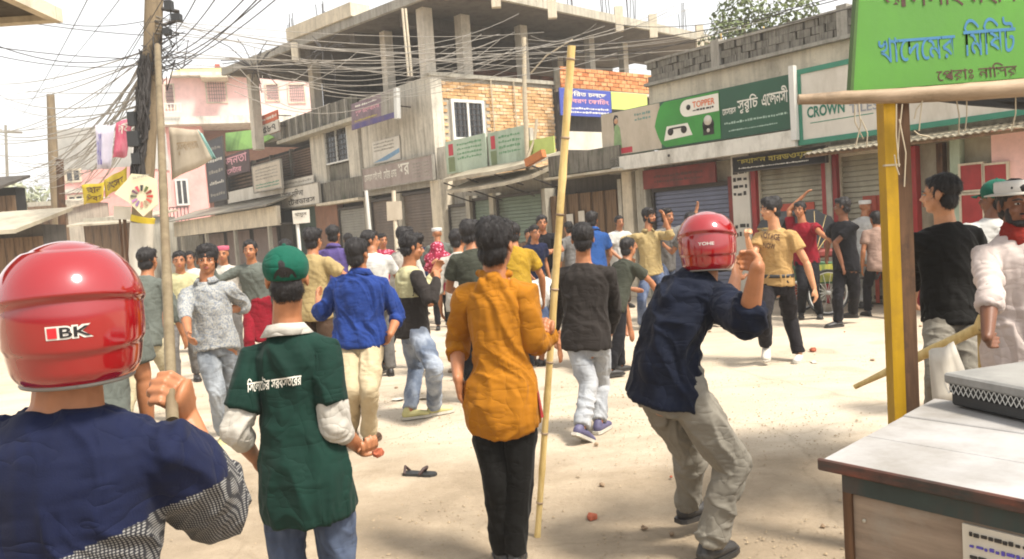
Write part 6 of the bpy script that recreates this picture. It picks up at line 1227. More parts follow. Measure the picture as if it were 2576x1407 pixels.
# pebbles, brick crumbs and paper scraps scattered over the road
rs = random.Random(4)
for i in range(46):
    x_, y_ = rs.uniform(-5, 6), 3.2 + 9 * rs.random() ** 1.3; r = rs.uniform(.012, .03); b = MB(); b.ell((0, 0, r * .4), (r, r * rs.uniform(.6, .9), r * .5), 7, 5); b.sm = [False] * len(b.f); o = b.build('pebble', [M_rk, M_rk, M_rkr][i % 3], None, origin=(0, 0, 0)); o.location = (x_, y_, -.002); o.rotation_euler = (0, 0, rs.uniform(0, 6)); tag(o, ['small grey brown pebble lying loose on the road', 'small grey brown pebble lying loose on the road', 'small crumb of red brick lying loose on the road'][i % 3], 'pebble', ['pebbles scattered on the road', 'pebbles scattered on the road', 'brick crumbs scattered on the road'][i % 3])
for i in range(9):
    x_, y_ = rs.uniform(-4, 5), rs.uniform(4, 11); b = MB(); w_, h_ = rs.uniform(.03, .09), rs.uniform(.02, .06); V_ = [(-w_, -h_, 0), (0, -h_, .012), (w_, -h_, .003), (w_, h_, .01), (0, h_, .002), (-w_, h_, .014)]; b.add(V_, [(0, 1, 4, 5), (1, 2, 3, 4)], 0); o = b.build('paper_scrap', [M_signw, M_beige][i % 2], None, origin=(0, 0, 0)); o.location = (x_, y_, .004); o.rotation_euler = (0, 0, rs.uniform(0, 6)); tag(o, 'crumpled scrap of pale paper on the road', 'paper scrap', 'paper scraps on the road')
# gravel
V, Fc = [], []
for i in range(15000):
    x, y = rng.uniform(-4.2, 4.0), 2.0 + 7 * rng.random() ** 1.6; 
    if vnoise(np.array([[x * 1.1, y * 1.1, 0.]]), 8)[0] < .42 and rng.random() < .8: continue
    r = rng.uniform(.003, .009) * (1.6 if rng.random() < .06 else 1); k = len(V); a = rng.uniform(0, 6.28)
    for j in range(4): V.append((x + r * math.cos(a + j * 1.57) * rng.uniform(.7, 1.2), y + r * math.sin(a + j * 1.57) * rng.uniform(.7, 1.2), .001))
    V.append((x, y, r * .8)); Fc += [(k, k + 1, k + 4), (k + 1, k + 2, k + 4), (k + 2, k + 3, k + 4), (k + 3, k, k + 4)]
b = MB(); b.add(V, Fc, 0); o = b.build('gravel', cm('gravel', '#a08e74', .9, .4, 30), None, origin=(0, 0, 0)); tag(o, 'fine gravel strewn over the near dirt', None, kind='stuff')
# ------------------------------------------------------------------ people
setup_skin()
C = {}
def cl(k, col, **kw): C[k] = cloth('cloth_' + k, hx(col, .52), **kw); return C[k]
cl('navy', '#1a2347', var=.25); cl('check', '#b4b2ae', pat='check', pc=hx('#2c2c30'), ps=60); cl('bottle', '#123a30', var=.2); cl('capgreen', '#156b56', var=.12); cl('offwhite', '#e6e0d4'); cl('denim', '#37425a', pat='fade', pc=hx('#6d7a92'), ps=4)
cl('mustard', '#cc8418', var=.12); cl('black', '#12110f', var=.3); cl('blue', '#2a4a9c', var=.2); cl('chino', '#e6d2ac', var=.1); cl('charcoal', '#3a3431', var=.15); cl('paledenim', '#c0c4ca', pat='fade', pc=hx('#c0c2c4'), ps=4); cl('jeans', '#7d8aa0', pat='fade', pc=hx('#b8bfc8'), ps=4)
cl('leafprint', '#c9c9c4', pat='blotch', pc=hx('#8b919a', .7), ps=75); cl('greyjeans', '#858c94', pat='fade', pc=hx('#a9aeb2'), ps=4); cl('darknavy', '#121c33', var=.25); cl('greytwill', '#a39d90', var=.12); cl('beige', '#dcb274', var=.12); cl('darktrouser', '#231f24', var=.3); cl('olive', '#4d5044'); cl('tan', '#cdb47e', var=.14); cl('midjeans', '#4d5c7c', pat='fade', pc=hx('#8792aa'), ps=5)
cl('red', '#a3142c'); cl('white', '#f4f2ec'); cl('pinkwhite', '#fbeae2'); cl('purple', '#6a5a9c'); cl('yellow', '#c9a02c'); cl('greygreen', '#7a8078'); cl('creamcl', '#e2d4b0'); cl('grey', '#8a8784'); cl('rose', '#b02c4c', pat='speck', pc=hx('#d8889a'), ps=20); cl('dusk', '#1f1e24', var=.3); cl('royal', '#2f5fa8'); cl('brown', '#5c4636'); cl('scarfred', '#a83226'); cl('pinkish', '#b99a8a'); cl('yelwhite', '#e6dfae')
SH = dict(white=plain('shoe_white', hx('#c2bdb4'), .6, .1), dark=plain('shoe_dark', (.03, .028, .027), .5, .2), violet=plain('shoe_violet', hx('#54506e'), .6), pale=plain('shoe_pale_yellow', hx('#b9b27a'), .6), sole=plain('shoe_sole', hx('#b5b0a4'), .7), brown=plain('shoe_brown', hx('#4a3426'), .5))
M_hr = plain('helmet_red', (.24, .003, .006), .12, .05, 3, bs=0, coat=1.0); M_hrd = plain('helmet_trim', hx('#6f6a64'), .4, .1); M_hin = plain('helmet_lining', (.02, .02, .02), .9, .1); M_hw = plain('helmet_logo_white', hx('#c9c4bc'), .4, .05, bs=0); M_hk = plain('helmet_logo_black', (.012, .012, .014), .35, .05, bs=0); M_hl = plain('helmet_logo_red', hx('#b8242c'), .35, .05, bs=0)
def helmet(logo=True, logo_txt='IBK'):
    def f(root, H, HM, hs):
        def rad(th, z):                                  # th: angle from the back of the head; z: height
            t = max(0, (z + .005) / .150); w = math.sqrt(max(0, 1 - t ** 2.2)) if z > -.005 else 1 - .13 * ((-.005 - z) / .125) ** 2 - .10 * max(0, (-.10 - z) / .03) ** 2
            back = .5 + .5 * math.cos(th); step = .014 * back * (1 / (1 + math.exp(-(z - (.022 + .018 * math.cos(th * 1.1))) / .0022))) * (1 if z < .125 else .0) if z > 0 else 0
            low = -.007 * back * (1 / (1 + math.exp((z + .055 + .01 * math.cos(th)) / .002)))
            return w, step + low
        V = []; nA = 96; zs_ = np.concatenate([np.linspace(-.128, .10, 62), .10 + .0448 * np.sin(np.linspace(.06, 1, 20) * math.pi / 2)])
        for z in zs_:
            for j in range(nA):
                th = 2 * math.pi * j / nA; w, s_ = rad(th if th <= math.pi else th - 2 * math.pi, z); x = math.sin(th) * (.130 * w + s_); y = -.01 - math.cos(th) * (.152 * w + s_)
                V.append(H(x, y, z))
        K_ = len(zs_); Fs = [(i * nA + j, i * nA + (j + 1) % nA, (i + 1) * nA + (j + 1) % nA, (i + 1) * nA + j) for i in range(K_ - 1) for j in range(nA) if not (abs(j - nA / 2) < 13 and -.075 < zs_[i] < .045)]
        V.append(H(0, -.01, .1452)); Fs += [((K_ - 1) * nA + j, (K_ - 1) * nA + (j + 1) % nA, len(V) - 1) for j in range(nA)]
        b = MB(); b.add(V, Fs, 0, True); hm = b.build('helmet', M_hr, root, world_in=True); so = hm.modifiers.new('s', 'SOLIDIFY'); so.thickness = .006; so.offset = -1
        b = MB(); ring = [H(math.sin(a) * (.130 * rad(a if a <= math.pi else a - 2 * math.pi, -.128)[0] + rad(0, -.128)[1] * (.5 + .5 * math.cos(a))), -.01 - math.cos(a) * (.152 * rad(0, -.128)[0] + rad(0, -.128)[1] * (.5 + .5 * math.cos(a))), -.128) for a in np.linspace(0, 2 * math.pi, 49)]; b.tube(ring, .0045, 8, caps=False); b.build('rim_trim', M_hrd, hm, world_in=False) if False else None
        rt = b.build('rim_trim', M_hrd, None, world_in=True); rt.data.transform(root.matrix_world.inverted()); rt.parent = hm
        b = MB(); b.ell(H(0, -.005, -.085), (.113 * hs, .132 * hs, .036 * hs), 24, 8, R=HM); rl = b.build('lining', M_hin, None, world_in=True); rl.data.transform(root.matrix_world.inverted()); rl.parent = hm
        if logo:
            def wrap(ob, off):
                a = getco(ob.data); u = a[:, 0]; z = a[:, 2]; th = u / .15; out = []
                for i in range(len(a)):
                    w, s_ = rad(th[i], z[i]); rr = 1; out.append(H(math.sin(th[i]) * (.130 * w + s_ + off), -.01 - math.cos(th[i]) * (.152 * w + s_ + off), z[i]))
                o_ = np.array(out); W = np.array(root.matrix_world.inverted()); ob.data.vertices.foreach_set('co', (o_ @ W[:3, :3].T + W[:3, 3]).ravel()); ob.data.update()
            x0 = -.052
            for (ch, m_, a0, a1) in ([('I', M_hl, .008, .026), ('B', M_hk, .031, .054), ('K', M_hk, .057, .090)] if logo_txt == 'IBK' else [('YOHE', M_hw, .01, .09)]):
                if logo_txt == 'IBK':
                    ob = text(ch, M_hw, root, x0 + a0 - .0035, x0 + a1 + .0035, -.0350, -.010, 0, name='logo_outline', bold=.09); wrap(ob, .0012); ob.parent = hm
                ob = text(ch, m_, root, x0 + a0, x0 + a1, -.032 if logo_txt == 'IBK' else -.02, -.013 if logo_txt == 'IBK' else -.006, 0, name='logo_letter'); wrap(ob, .0022); ob.parent = hm
    return f
from mathutils.bvhtree import BVHTree
def decal(q, body, mat, x0, y0, x1, y1, hpx):
    """lettering printed on the back of a shirt: follows the cloth"""
    root = q['root']; sh = [o for o in root.children if o.name.startswith('shirt')][0]; W = root.matrix_world; vs_ = [W @ v.co for v in sh.data.vertices]; bv = BVHTree.FromPolygons(vs_, [tuple(p.vertices) for p in sh.data.polygons])
    ob = text(body, mat, root, 0, 1, 0, 1, 0, name='shirt_print'); a = getco(ob.data); out = []; Wi = W.inverted(); last = None
    for (u, _, v) in a:
        d = Vector(ray(x0 + (x1 - x0) * u, y0 + (y1 - y0) * u - hpx * v)).normalized(); hit = bv.ray_cast(Vector(CAM), d)[0]; last = hit if hit is not None else last; out.append(Wi @ (last - d * .004))
    ob.data.vertices.foreach_set('co', [c for p in out for c in p]); ob.data.update()
F_, B2 = 'f', 'b'
# 1 red helmet, navy and check shirt, raised fist with a pole (nearest)
def pan1(c, q):
    S, E = q['shR'], q['elR']; t = (c - S) @ unit(E - S); r_ = (c - q['nk']) @ q['R']
    return (r_ > .19 and t > .13 and r_ > .2) or c[2] < 1.13 + .3 * (c[0] + .64)
p1 = person('man in a glossy red IBK helmet and navy shirt gripping a raised pole', depth=1.5, yaw=-2, hyaw=-27, hd=(182, 790), nk=(168, 1030), pel=(185, 1690), s=1.02, hs=.925, hands=1.08, vox=.006, bodyvox=.75, shirt=[C['navy'], C['check']], panel=pan1, sleeve='roll', slw=1.3,
    armR=[(556, 1292, B2), (468, 1040, B2), (452, 945, .2)], sleeveR='roll', palmR=(-.95, .3, 0), curlR=1.25, fingers=True, legs=False, hair='short', helmet=helmet(), face=False, skin='mid', fold=.012, arms=1.05)
gp_ = p1['wrR'] + unit(p1['hnR'] - p1['wrR']) * .075
h_ = thing('raised_pole', 'long greyish bamboo pole held upright by the red helmeted man', 'pole', tuple(map(float, P(432, 945, 1.70)))); b = MB(); a_, c_ = P(434, 1060, 1.69), P(396, 116, 3.4); n_ = 22; b.tube([a_ + (c_ - a_) * i / n_ for i in range(n_ + 1)], [.0125 + (.0012 if i % 5 == 0 else 0) for i in range(n_ + 1)], 12); b.build('pole', M_bamp, h_, world_in=True)
# 2 green T-shirt and cap, back view
p2 = person('young man in green cap and bottle green T-shirt with white lettering on the back', depth=2.95, yaw=4, hyaw=-12, hd=(722, 702), nk=(722, 842), pel=(766, 1160), s=.94, hs=.96, vox=.0065, shirt=C['bottle'], sleeve='short',  hem=-.41, pants=C['denim'], cap=C['capgreen'], brim=.9, strap=SK['hair'], collar=C['offwhite'], cuff=C['offwhite'],
    armR=[(842, 1072, B2), (905, 1126, B2), (950, 1152)], palmR=(-.3, .2, .9), curlR=.9, armL=[(592, 1085, F_), (640, 1150, B2)], fold=.015, foldf=7, wide=.86, slen=.70)
decal(p2, 'সিলেটের সর্বস্তরের', M_inkw, 622, 988, 758, 968, 34)
st2 = rock(958, 1150, .03, M_rkr, 'thrown_stone', 'reddish stone held in the fingers of the green capped man'); st2.location = tuple(map(float, P(952, 1148, p2['hnR'][1] - .02)))
# 3 mustard hoodie
p3 = person('young man in mustard hooded top and black track trousers holding a tall bamboo', depth=3.85, yaw=12, hyaw=22, hd=(1247, 618), nk=(1243, 702), pel=(1263, 985), s=.98, vox=.007, plant='R', shirt=C['mustard'], sleeve='long', sleeveL='roll', hood=True, hem=-.26, pants=C['black'], pw=1.0, pfold=.010, hair='full',
    armR=[(1342, 872, -.02), (1384, 842, .10), (1392, 814)], palmR=(-1, .2, 0), curlR=1.2, armL=[(1150, 862, B2), (1152, 955, F_), (1158, 992)], legR=[(1306, 1190, -.02), (1296, 1392), 5], legL=[(1246, 1190, -.02), (1268, 1388, .05), -8], shoes=SH['dark'], fold=.016, foldf=8, wide=.86, fat=.9)
t = thing('bamboo_pole', 'tall yellow bamboo pole planted on the ground by the mustard hooded man', 'bamboo pole', tuple(map(float, G(1352, 1350)))); b = MB(); a_ = G(1352, 1350); mid = P(1388, 818, p3['hnR'][1] + .0); c_ = P(1438, 116, 3.9); n_ = 40; b.tube([a_ + (c_ - a_) * i / n_ for i in range(n_ + 1)], [.0155 + .004 * i / n_ + (.0025 if i % 6 == 0 else 0) for i in range(n_ + 1)], 14); b.build('culm', M_bam, t, world_in=True)
for i in range(3, n_, 6): c0_ = a_ + (c_ - a_) * i / n_; d0_ = unit(c_ - a_); b = MB(); rr_ = .0155 + .004 * i / n_; b.tube([c0_ - d0_ * .006, c0_ - d0_ * .002, c0_ + d0_ * .002, c0_ + d0_ * .006], [rr_ + .0005, rr_ + .0035, rr_ + .0035, rr_ + .0005], 14); b.build('node', M_bamd, t, world_in=True)
b = MB(); q_ = p3['pel']; b.plate([q_ + p3['R'] * .17 + [0, 0, .0], q_ + p3['R'] * .185 + [0, -.02, -.12], q_ + p3['R'] * .175 + [0, -.04, -.12], q_ + p3['R'] * .165 + [0, -.05, .0]], (1, 0, 0), .004); b.build('side_stripe', M_red, p3['root'], world_in=True)
# 4 crouching thrower in navy shirt, second helmet
p4 = person('crouching man in red helmet, dark navy shirt and grey trousers cocking his arm to throw', depth=3.7, yaw=58, hyaw=15, hpitch=-6, hroll=0, hd=(1779, 612), nk=(1772, 700), pel=(1680, 978), s=1.07, hs=.92, vox=.007, plant='R', shirt=C['darknavy'], sleeve='roll', hem=-.10, pants=C['greytwill'], pw=.98, arch=-.09, fat=.95, wide=.9,
    armR=[(1880, 815, F_), (1906, 670, F_), (1898, 612)], palmR=(-.5, .2, .1), curlR=1.1, armL=[(1835, 790, B2), (1850, 700, B2)], legR=[(1846, 1170, B2), (1783, 1372), 50], legL=[(1738, 1150, B2), (1733, 1268, .35), 60], shoes=SH['dark'], helmet=helmet(True, 'x'), face=True, hair='short', fold=.018, pfold=.018, pfoldf=9, skin='mid', slw=1.15)
# 5 man in leaf print shirt walking to us
p5 = person('man in pale leaf printed shirt and grey jeans running toward the camera', depth=6.4, yaw=176, hyaw=168, hd=(521, 655), nk=(519, 710), pel=(542, 862), s=1.0, vox=.009, shirt=C['leafprint'], sleeve='roll', hem=-.14, collar=C['leafprint'], pants=C['greyjeans'], armR=[(466, 790, F_), (474, 838, F_)], armL=[(618, 772, B2), (560, 782, F_), (530, 792)], palmL=(0, -.2, .9), legR=[(545, 985, F_), (563, 1092, B2), 176, -25], legL=[(585, 975, B2), (590, 1060, B2), 170], shoes=SH['pale'], plant='R', fold=.014, hair='full')
# 6 blue shirt
p6 = person('man in creased blue shirt and cream chinos seen from behind', depth=6.7, yaw=8, hyaw=18, hd=(899, 640), nk=(906, 690), pel=(906, 868), s=1.02, vox=.009, plant='R', shirt=C['blue'], sleeve='roll', collar=C['blue'], hem=.03, fat=1.12, loose=.008, pants=C['chino'], belt=M_rub, hair='short', armR=[(1000, 795, B2), (982, 842, F_), (976, 868)], armL=[(808, 790, B2), (800, 752, B2)], legR=[(930, 985, F_), (928, 1092), 12], legL=[(885, 985, F_), (882, 1085, .1), -6], shoes=SH['brown'], fold=.02, foldf=9, tilt=1.3)
# 7 jeans man, sneakers pale
p7 = person('young man in dark top and faded jeans bending with a hand raised to his face', depth=7.2, yaw=62, hyaw=70, hpitch=-10, hd=(1037, 622), nk=(1028, 672), pel=(1040, 832), s=1.0, vox=.010, plant='L', shirt=[C['charcoal'], C['yelwhite']], panel=lambda c, q: (c - q['pel']) @ q['up'] > .30 * 1 and (c - q['nk']) @ q['R'] < .16, sleeve='long', hem=-.08, pants=C['jeans'], hair='full', armR=[(1083, 762, F_), (1100, 700, B2), (1098, 672)], curlR=1.0, armL=[(1060, 750, B2), (1090, 690, B2)], legL=[(1047, 925, B2), (1030, 1032), 70], legR=[(1092, 925, F_), (1092, 1022, .1), 60], shoes=SH['pale'], sole=SH['sole'], fold=.014)
# 8 charcoal sweatshirt walking away
p8 = person('man in charcoal sweatshirt and whitish jeans walking away beside the bamboo', depth=6.1, yaw=8, hyaw=6, hd=(1466, 602), nk=(1468, 664), pel=(1476, 862), s=1.02, vox=.009, plant='R', shirt=C['charcoal'], sleeve='long', hem=-.06, pants=C['paledenim'], hair='short', wide=1.05, armR=[(1548, 770, B2), (1535, 838, B2)], armL=[(1400, 768, B2), (1398, 830, B2)], legR=[(1510, 965, B2), (1507, 1062), 30], legL=[(1482, 965, -.08), (1463, 1075, -.28), 40, -28], shoes=SH['violet'], sole=SH['sole'], fold=.013, pfold=.016)
# 9 beige T-shirt
p9 = person('tall man in beige T-shirt and dark trousers striding left past the shutters', depth=7.9, yaw=-140, hyaw=-100, hd=(1938, 527), nk=(1950, 576), pel=(1955, 716), s=1.03, vox=.010, plant='L', shirt=C['beige'], sleeve='short', slen=.5, hem=-.02, pants=C['darktrouser'], belt=M_rub, hair='full', armL=[(2032, 668, F_), (2048, 725, F_)], armR=[(1893, 650, F_), (1880, 600, F_)], curlR=1.2, legL=[(1988, 800, B2), (2010, 890), -150], legR=[(1920, 790, F_), (1927, 868, B2), -160, -30], shoes=SH['white'], sole=SH['sole'], fold=.012, skin='light', pw=1.1)
decal(p9, 'VOYAGE', M_inkbr, 1912, 598, 1962, 606, 16); decal(p9, 'NOW', M_inkbr, 1920, 624, 1950, 628, 14)
# 10 bearded
p10 = person('bearded man in tan shirt and blue jeans, one hand on his hip', depth=10.6, yaw=165, hyaw=140, hd=(1634, 545), nk=(1630, 582), pel=(1640, 690), s=1.0, vox=.012, plant='R', shirt=C['tan'], sleeve='roll', hem=-.02, collar=C['tan'], pants=C['midjeans'], stubble=True, hair='full', armR=[(1566, 605, B2), (1594, 662, F_)], armL=[(1688, 596, F_), (1672, 548, F_)], legR=[(1614, 755, F_), (1614, 815), 175], legL=[(1672, 752, F_), (1654, 800, B2), 150], shoes=SH['white'], sole=SH['sole'])
# 11 red shirt by the rickshaw
p11 = person('man in red shirt by the rickshaw raising his forearm over his head', depth=11.4, yaw=-150, hyaw=-140, hd=(2012, 528), nk=(2018, 560), pel=(2030, 660), s=1.0, vox=.013, plant='L', shirt=C['red'], sleeve='short', hem=-.05, pants=C['dusk'], armR=[(1985, 530, B2), (2024, 490, F_)], armL=[(2062, 585, F_), (2082, 600, F_)], legL=[(2048, 725, F_), (2062, 788), -160], legR=[(2020, 725, F_), (2015, 785, .1), -160], shoes=SH['dark'])
# 12 black tee walking
p12 = person('man in black T-shirt and dark jeans walking past the rickshaw', depth=10.8, yaw=-120, hyaw=-60, hd=(2118, 520), nk=(2122, 556), pel=(2128, 668), s=1.02, vox=.013, plant='R', shirt=C['dusk'], sleeve='short', hem=-.14, pants=C['dusk'], armL=[(2100, 612, F_), (2122, 674, F_)], armR=[(2085, 600, B2), (2080, 640, B2)], legR=[(2108, 745, F_), (2108, 808), -100], legL=[(2150, 740, B2), (2145, 786, .3), -60], shoes=SH['dark'], skin='dark')
# 15 black top right
p15 = person('man in black long sleeved top and khaki trousers behind the brown post', depth=4.75, yaw=-8, hyaw=-48, hd=(2364, 490), nk=(2380, 566), pel=(2396, 800), s=.98, vox=.008, shirt=C['black'], sleeve='mid', hem=-.02, pants=C['greytwill'], hair='short', wide=1.05, armL=[(2302, 680, B2), (2298, 745, B2)], armR=[(2474, 690, B2), (2452, 770, B2)], legL=[(2362, 960, F_), (2350, 1130), -15], legR=[(2440, 940, F_), (2450, 1070, .4), 10], shoes=SH['dark'], skin='light')
# 16 white hat elder
p16 = person('man in white brimmed cap, red scarf and pinkish white robe at the right edge', depth=3.95, yaw=182, hyaw=188, hd=(2558, 515), nk=(2564, 594), pel=(2584, 850), s=1.0, vox=.008, shirt=C['pinkwhite'], sleeve='roll', hem=-.45, pants=C['pinkwhite'], skin='dark', stubble=True, hat=plain('cap_white', hx('#c9c6c0'), .8, .08), scarf=C['scarfred'], armR=[(2490, 735, F_), (2484, 850, F_), (2484, 880)], fold=.016, fat=1.05, slw=.98, hair='short', blades=0, loose=.01)
b = MB(); b.lathe([(.105, .0), (.140, -.006), (.140, .0), (.105, .008)], 24); o_ = MB(); o_.add([p16['H'](*(np.array(p) + np.array([0, -.0, .052]))) for p in b.v], b.f, 0, True); o_.build('hat_brim', plain('cap_brim', hx('#b8b2a8'), .8, .1), p16['root'], world_in=True)
# 17
p17 = person('man in white shirt and green white cap behind the robed man', depth=5.8, yaw=5, hyaw=-30, hd=(2502, 500), nk=(2500, 552), pel=(2496, 735), s=1.03, vox=.010, shirt=C['white'], sleeve='short', hem=-.2, pants=C['grey'], skin='dark', cap=C['capgreen'], brim=1.0, strap=SK['hair'], shoes=SH['dark'], armL=[(2450, 660, F_), (2452, 730, B2)])
# crowd: heads by their place in the street, each with a build and pose of its own
D = lambda r, f, u: ('d', r, f, u)
def crowd(label, hx_, hy, Y, **k):
    hp_ = P(hx_, hy, Y); s = max(.86, min(1.1, hp_[2] / 1.565)); k.setdefault('vox', .013 if Y < 9 else .017); ph_ = sum(map(ord, label)) % 5; a_ = .10 + .09 * ph_
    rr_ = random.Random(label); po_ = rr_.randrange(5)
    if 'armR' not in k: k['armR'] = [[D(.25, .1, -1), D(.1, .9, -.5)], [D(.5, .3, -.9), D(-.2, .7, .7)], [D(.2, -.45, -.9), D(.1, .1, -1)], [D(.9, .2, -.4), D(.2, .4, 1)], [D(.3, .5, -.8), D(-.6, .8, -.1)]][po_]
    if 'armL' not in k: k['armL'] = [[D(-.3, -.4, -.9), D(-.1, .2, -1)], [D(-.25, .3, -.9), D(.3, .9, -.2)], [D(-.3, .5, -.8), D(.1, .8, .3)], [D(-.3, -.2, -1), D(0, .2, -1)], [D(-.5, .1, -.8), D(.6, .6, -.2)]][po_]
    k['s_'] = 0; k.pop('s_')
    if ph_ and 'legR' not in k:
        g1, g2 = ([D(.06, a_, -1), D(0, a_ * .3 - .1, -1)], [D(-.06, -a_ * .5, -1), D(0, -a_ - .15, -1)]); k['legR'], k['legL'] = (g1, [D(-.06, -a_ * .5, -1), D(0, -a_ - .15, -1)]) if ph_ % 2 else ([D(.06, -a_ * .5, -1), D(0, -a_ - .15, -1)], [D(-.06, a_, -1), D(0, a_ * .3 - .1, -1)]); k.setdefault('lean', (.06 * (ph_ - 2.5), .05 + .05 * ph_))
    return person(label, at=(float(hp_[0]), Y), s=s, **k)
crowd('man in olive T-shirt with thick dark hair just behind the mustard hoodie', 1190, 582, 7.4, yaw=-5, hyaw=30, shirt=C['olive'], pants=C['dusk'], hair='full', shoes=SH['dark'])
crowd('man in whitish shirt standing left of the olive T-shirt man', 1150, 600, 8.8, yaw=10, hyaw=40, shirt=C['offwhite'], sleeve='roll', pants=C['olive'], armR=[D(.3, .5, -1), D(0, 1, -.1)], shoes=SH['dark'])
crowd('man in yellow shirt partly hidden behind the mustard hoodie', 1290, 580, 8.6, yaw=-10, shirt=C['yellow'], pants=C['dusk'], armR=[D(.4, .1, -.8), D(.1, .4, -1)], shoes=SH['dark'])
crowd('man in purple shirt facing the brown shutters', 835, 592, 10.6, yaw=5, shirt=C['purple'], sleeve='roll', collar=C['purple'], hem=-.1, pants=C['midjeans'], armL=[D(-.6, .2, -.9), D(.2, .6, -.9)], shoes=SH['dark'])
crowd('brown haired man in tan shirt left of the purple shirt', 780, 606, 8.4, yaw=25, shirt=C['tan'], pants=C['brown'], hair='full', armR=[D(.6, .5, -.7), D(.2, .5, .8)], shoes=SH['dark'])
crowd('man in white shirt standing just behind the blue shirt', 935, 606, 9.2, yaw=-20, hyaw=70, shirt=C['white'], pants=C['grey'], shoes=SH['dark'])
crowd('man in light grey shirt holding a black bag near the shutters', 997, 592, 9.6, yaw=40, hyaw=60, shirt=C['offwhite'], sleeve='roll', collar=C['offwhite'], hem=-.1, pants=C['dusk'], armL=[D(-.3, .2, -1), D(0, .5, -1)], hair='full', shoes=SH['dark'])
w_ = crowd('person wrapped in a pink and red shawl lifting both hands', 1102, 640, 13.6, yaw=170, shirt=C['rose'], sleeve='long', loose=.05, pants=C['dusk'], hair='none', skin='light', armR=[D(.3, .7, -.3), D(-.4, .6, .4)], armL=[D(-.3, .7, -.3), D(.4, .6, .4)], shoes=SH['dark'])
b = MB(); H_ = w_['H']; b.ell(H_(0, -.03, .02), (.12, .12, .13), 14, 10); b.ell(w_['nk'], (.24, .17, .14), 14, 10); m_ = remesh(b, .02, 3); folds(m_, .03, 9, 3); put('shawl', m_, C['rose'], w_['root'])
crowd('figure in pale grey with white head cloth near the corner pillar', 1105, 588, 14.5, yaw=0, shirt=C['greygreen'], sleeve='long', pants=C['grey'], hair='none', hat=plain('cap_white2', hx('#c2c0bc'), .8, .08), shoes=SH['dark'])
crowd('dark shirted man standing before the green shutter', 1367, 552, 13.5, yaw=175, shirt=C['dusk'], sleeve='short', pants=C['creamcl'], armR=[D(.3, .6, -.7), D(-.8, .6, 0)], armL=[D(-.3, .6, -.7), D(.8, .6, 0)], shoes=SH['dark'])
crowd('small figure in dark blue beside the dark shirted man', 1338, 578, 12.6, yaw=150, shirt=C['navy'], pants=C['greygreen'], shoes=SH['dark'])
crowd('man in bright blue shirt in front of the wooden doors', 1489, 545, 12.4, yaw=-10, hyaw=20, shirt=C['royal'], collar=C['royal'], pants=C['brown'], hair='full', shoes=SH['dark'])
crowd('man in dark green T-shirt bending forward beside the charcoal sweatshirt', 1539, 615, 8.4, yaw=60, lean=(0, .45), hip=.84, shirt=C['olive'], pants=C['dusk'], armR=[D(.2, .7, -.7), D(0, .6, -.9)], shoes=SH['dark'])
person('man crouched low with a bare arm reaching to the road', depth=7.6, yaw=75, hyaw=80, hpitch=-35, hd=(1558, 700), nk=(1534, 690), pel=(1485, 770), s=.98, vox=.013, shirt=C['charcoal'], sleeve='short', pants=C['dusk'], armR=[(1572, 765, B2), (1588, 838, B2)], armL=[(1560, 770, B2), (1575, 835, B2)], legR=[(1520, 830, F_), (1500, 905), 80], legL=[(1515, 830, B2), (1490, 905, .2), 80], plant='R', shoes=SH['dark'])
person('man in white shirt and grey shorts doubled over behind the bamboo pole', depth=8.0, yaw=25, hyaw=30, hpitch=-60, hd=(1408, 775), nk=(1392, 732), pel=(1345, 752), s=1.0, vox=.013, shirt=C['white'], sleeve='short', loose=.06, pants=C['midjeans'], plen=.1, armR=[(1400, 820, B2), (1408, 880, B2)], armL=[(1385, 820, B2), (1400, 880, F_)], legR=[(1368, 830, F_), (1362, 905), 30], legL=[(1348, 830, F_), (1342, 905, .1), 20], plant='R', shoes=SH['dark'])
crowd('man seen beyond the thrower with one arm lifted', 1666, 540, 12.6, yaw=150, shirt=C['grey'], pants=C['midjeans'], armL=[D(-.8, .2, .1), D(-.3, .1, 1)], shoes=SH['dark'])
crowd('head and shoulders of a man just left of the thrower\'s helmet', 1743, 545, 11.8, yaw=-20, shirt=C['grey'], pants=C['midjeans'], shoes=SH['dark'])
crowd('person in white clothes and white cap left of the yellow post', 2168, 520, 12.6, yaw=60, shirt=C['white'], sleeve='long', hem=-.3, pants=C['white'], hair='none', hat=plain('cap_white3', hx('#cfcdc8'), .8, .08), shoes=SH['dark'], fat=1.15)
b = None
crowd('man in pinkish shirt half hidden by the yellow post', 2206, 542, 11.4, yaw=0, shirt=C['pinkish'], hem=-.3, pants=C['dusk'], shoes=SH['dark'])
crowd('man in grey brown shirt and red wrap skirt facing the camera', 638, 622, 9.9, yaw=175, shirt=C['greygreen'], sleeve='long', hem=-.15, pants=C['red'], skirt=C['red'], sklen=.55, skin='mid', shoes=SH['dark'])
crowd('person with a pink head scarf behind the leaf print shirt', 562, 640, 11.0, yaw=170, shirt=C['offwhite'], pants=C['grey'], hair='none', hat=plain('scarf_pink', hx('#b8566c'), .8, .2), shoes=SH['dark'])
crowd('man with reddish shoulders half hidden above the green cap', 730, 622, 10.4, yaw=-30, shirt=C['red'], pants=C['grey'], shoes=SH['dark'])
crowd('person in pale yellow shirt right of the raised pole', 442, 655, 9.6, yaw=160, shirt=C['yelwhite'], pants=C['grey'], shoes=SH['dark'])
crowd('far small figure in white left of the leaf print shirt', 478, 648, 12.5, yaw=170, shirt=C['white'], pants=C['brown'], shoes=SH['dark'])
crowd('man in grey green shirt and cream trousers between helmet and raised pole', 345, 648, 7.4, yaw=10, wide=.9, shirt=C['greygreen'], sleeve='roll', pants=C['creamcl'], shoes=SH['brown'], armR=[D(.3, .2, -1), D(0, .4, -1)])
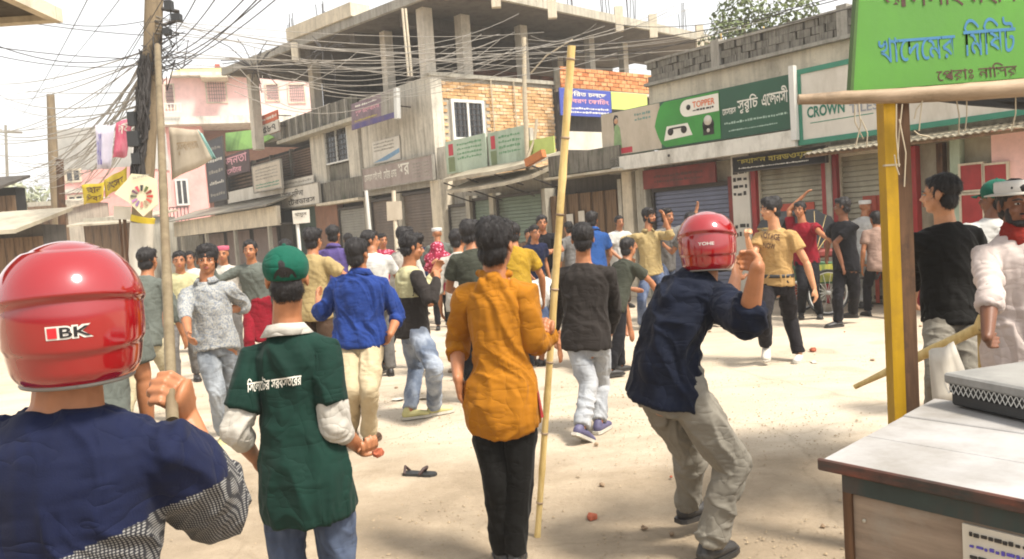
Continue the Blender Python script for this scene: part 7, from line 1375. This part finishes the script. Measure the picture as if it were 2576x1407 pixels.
crowd('man in pale jeans mostly hidden behind the large red helmet', 190, 668, 3.6, yaw=0, wide=.85, shirt=C['greygreen'], pants=C['paledenim'], shoes=SH['white'], hair='none', face=False, vox=.012, armR=[D(.05, .1, -1), D(-.1, .2, -1)], armL=[D(-.05, .1, -1), D(0, .2, -1)])
t = thing('thin_stick', 'thin brown stick standing upright left of the raised fist', 'stick', tuple(map(float, zg(360, 4.4)))); b = MB(); b.tube([P(362, 1030, 4.4) * [1, 1, 0], P(345, 880, 4.4)], .011, 8); b.build('stick', M_postb, t, world_in=True)
for i, (x, y, Y, s_, p_) in enumerate([(1322, 590, 16, 'brown', 'dusk'), (1440, 572, 14.5, 'grey', 'dusk'), (1555, 560, 15, 'white', 'brown'), (870, 600, 14.5, 'yelwhite', 'brown'), (960, 606, 14, 'rose', 'grey'), (1050, 600, 16, 'navy', 'grey'), (1235, 592, 12, 'offwhite', 'brown')]):
    crowd(['far man in brown at the green shutter', 'far man in grey beside the wooden doors', 'far man in white before the cream pillar', 'far man in pale yellow by the grey shutter', 'far person in patterned rose shirt by the white post', 'far man in dark navy before the brown shutters', 'man in off white shirt glimpsed left of the yellow shirt'][i], x, y, Y, yaw=[170, -20, 160, 0, 150, 10, 0][i], shirt=C[s_], sleeve='roll' if i % 2 else 'short', pants=C[p_], shoes=SH['dark'], armR=[D(.3, .3, -1), D(-.2 * (i % 3), .6, -.6)])
bpy.data.scenes.remove(tmp)

# ------------------------------------------------------------------ dusty air
hb = MB(); hb.box(-320, 320, -25, 440, -1.2, 16)
hz = hb.build('haze', [], None, origin=(0, 0, 0))
hm_ = bpy.data.materials.new('dusty_air'); hm_.use_nodes = True; hn = hm_.node_tree.nodes; hl = hm_.node_tree.links
for n_ in list(hn): hn.remove(n_)
pv = hn.new('ShaderNodeVolumePrincipled'); pv.inputs['Color'].default_value = (1.0, .97, .92, 1); pv.inputs['Density'].default_value = .0024; pv.inputs['Anisotropy'].default_value = .2
ho = hn.new('ShaderNodeOutputMaterial'); hl.new(pv.outputs[0], ho.inputs['Volume']); hz.data.materials.append(hm_); hz['kind'] = 'stuff'; hz['label'] = 'pale dusty air over the street'
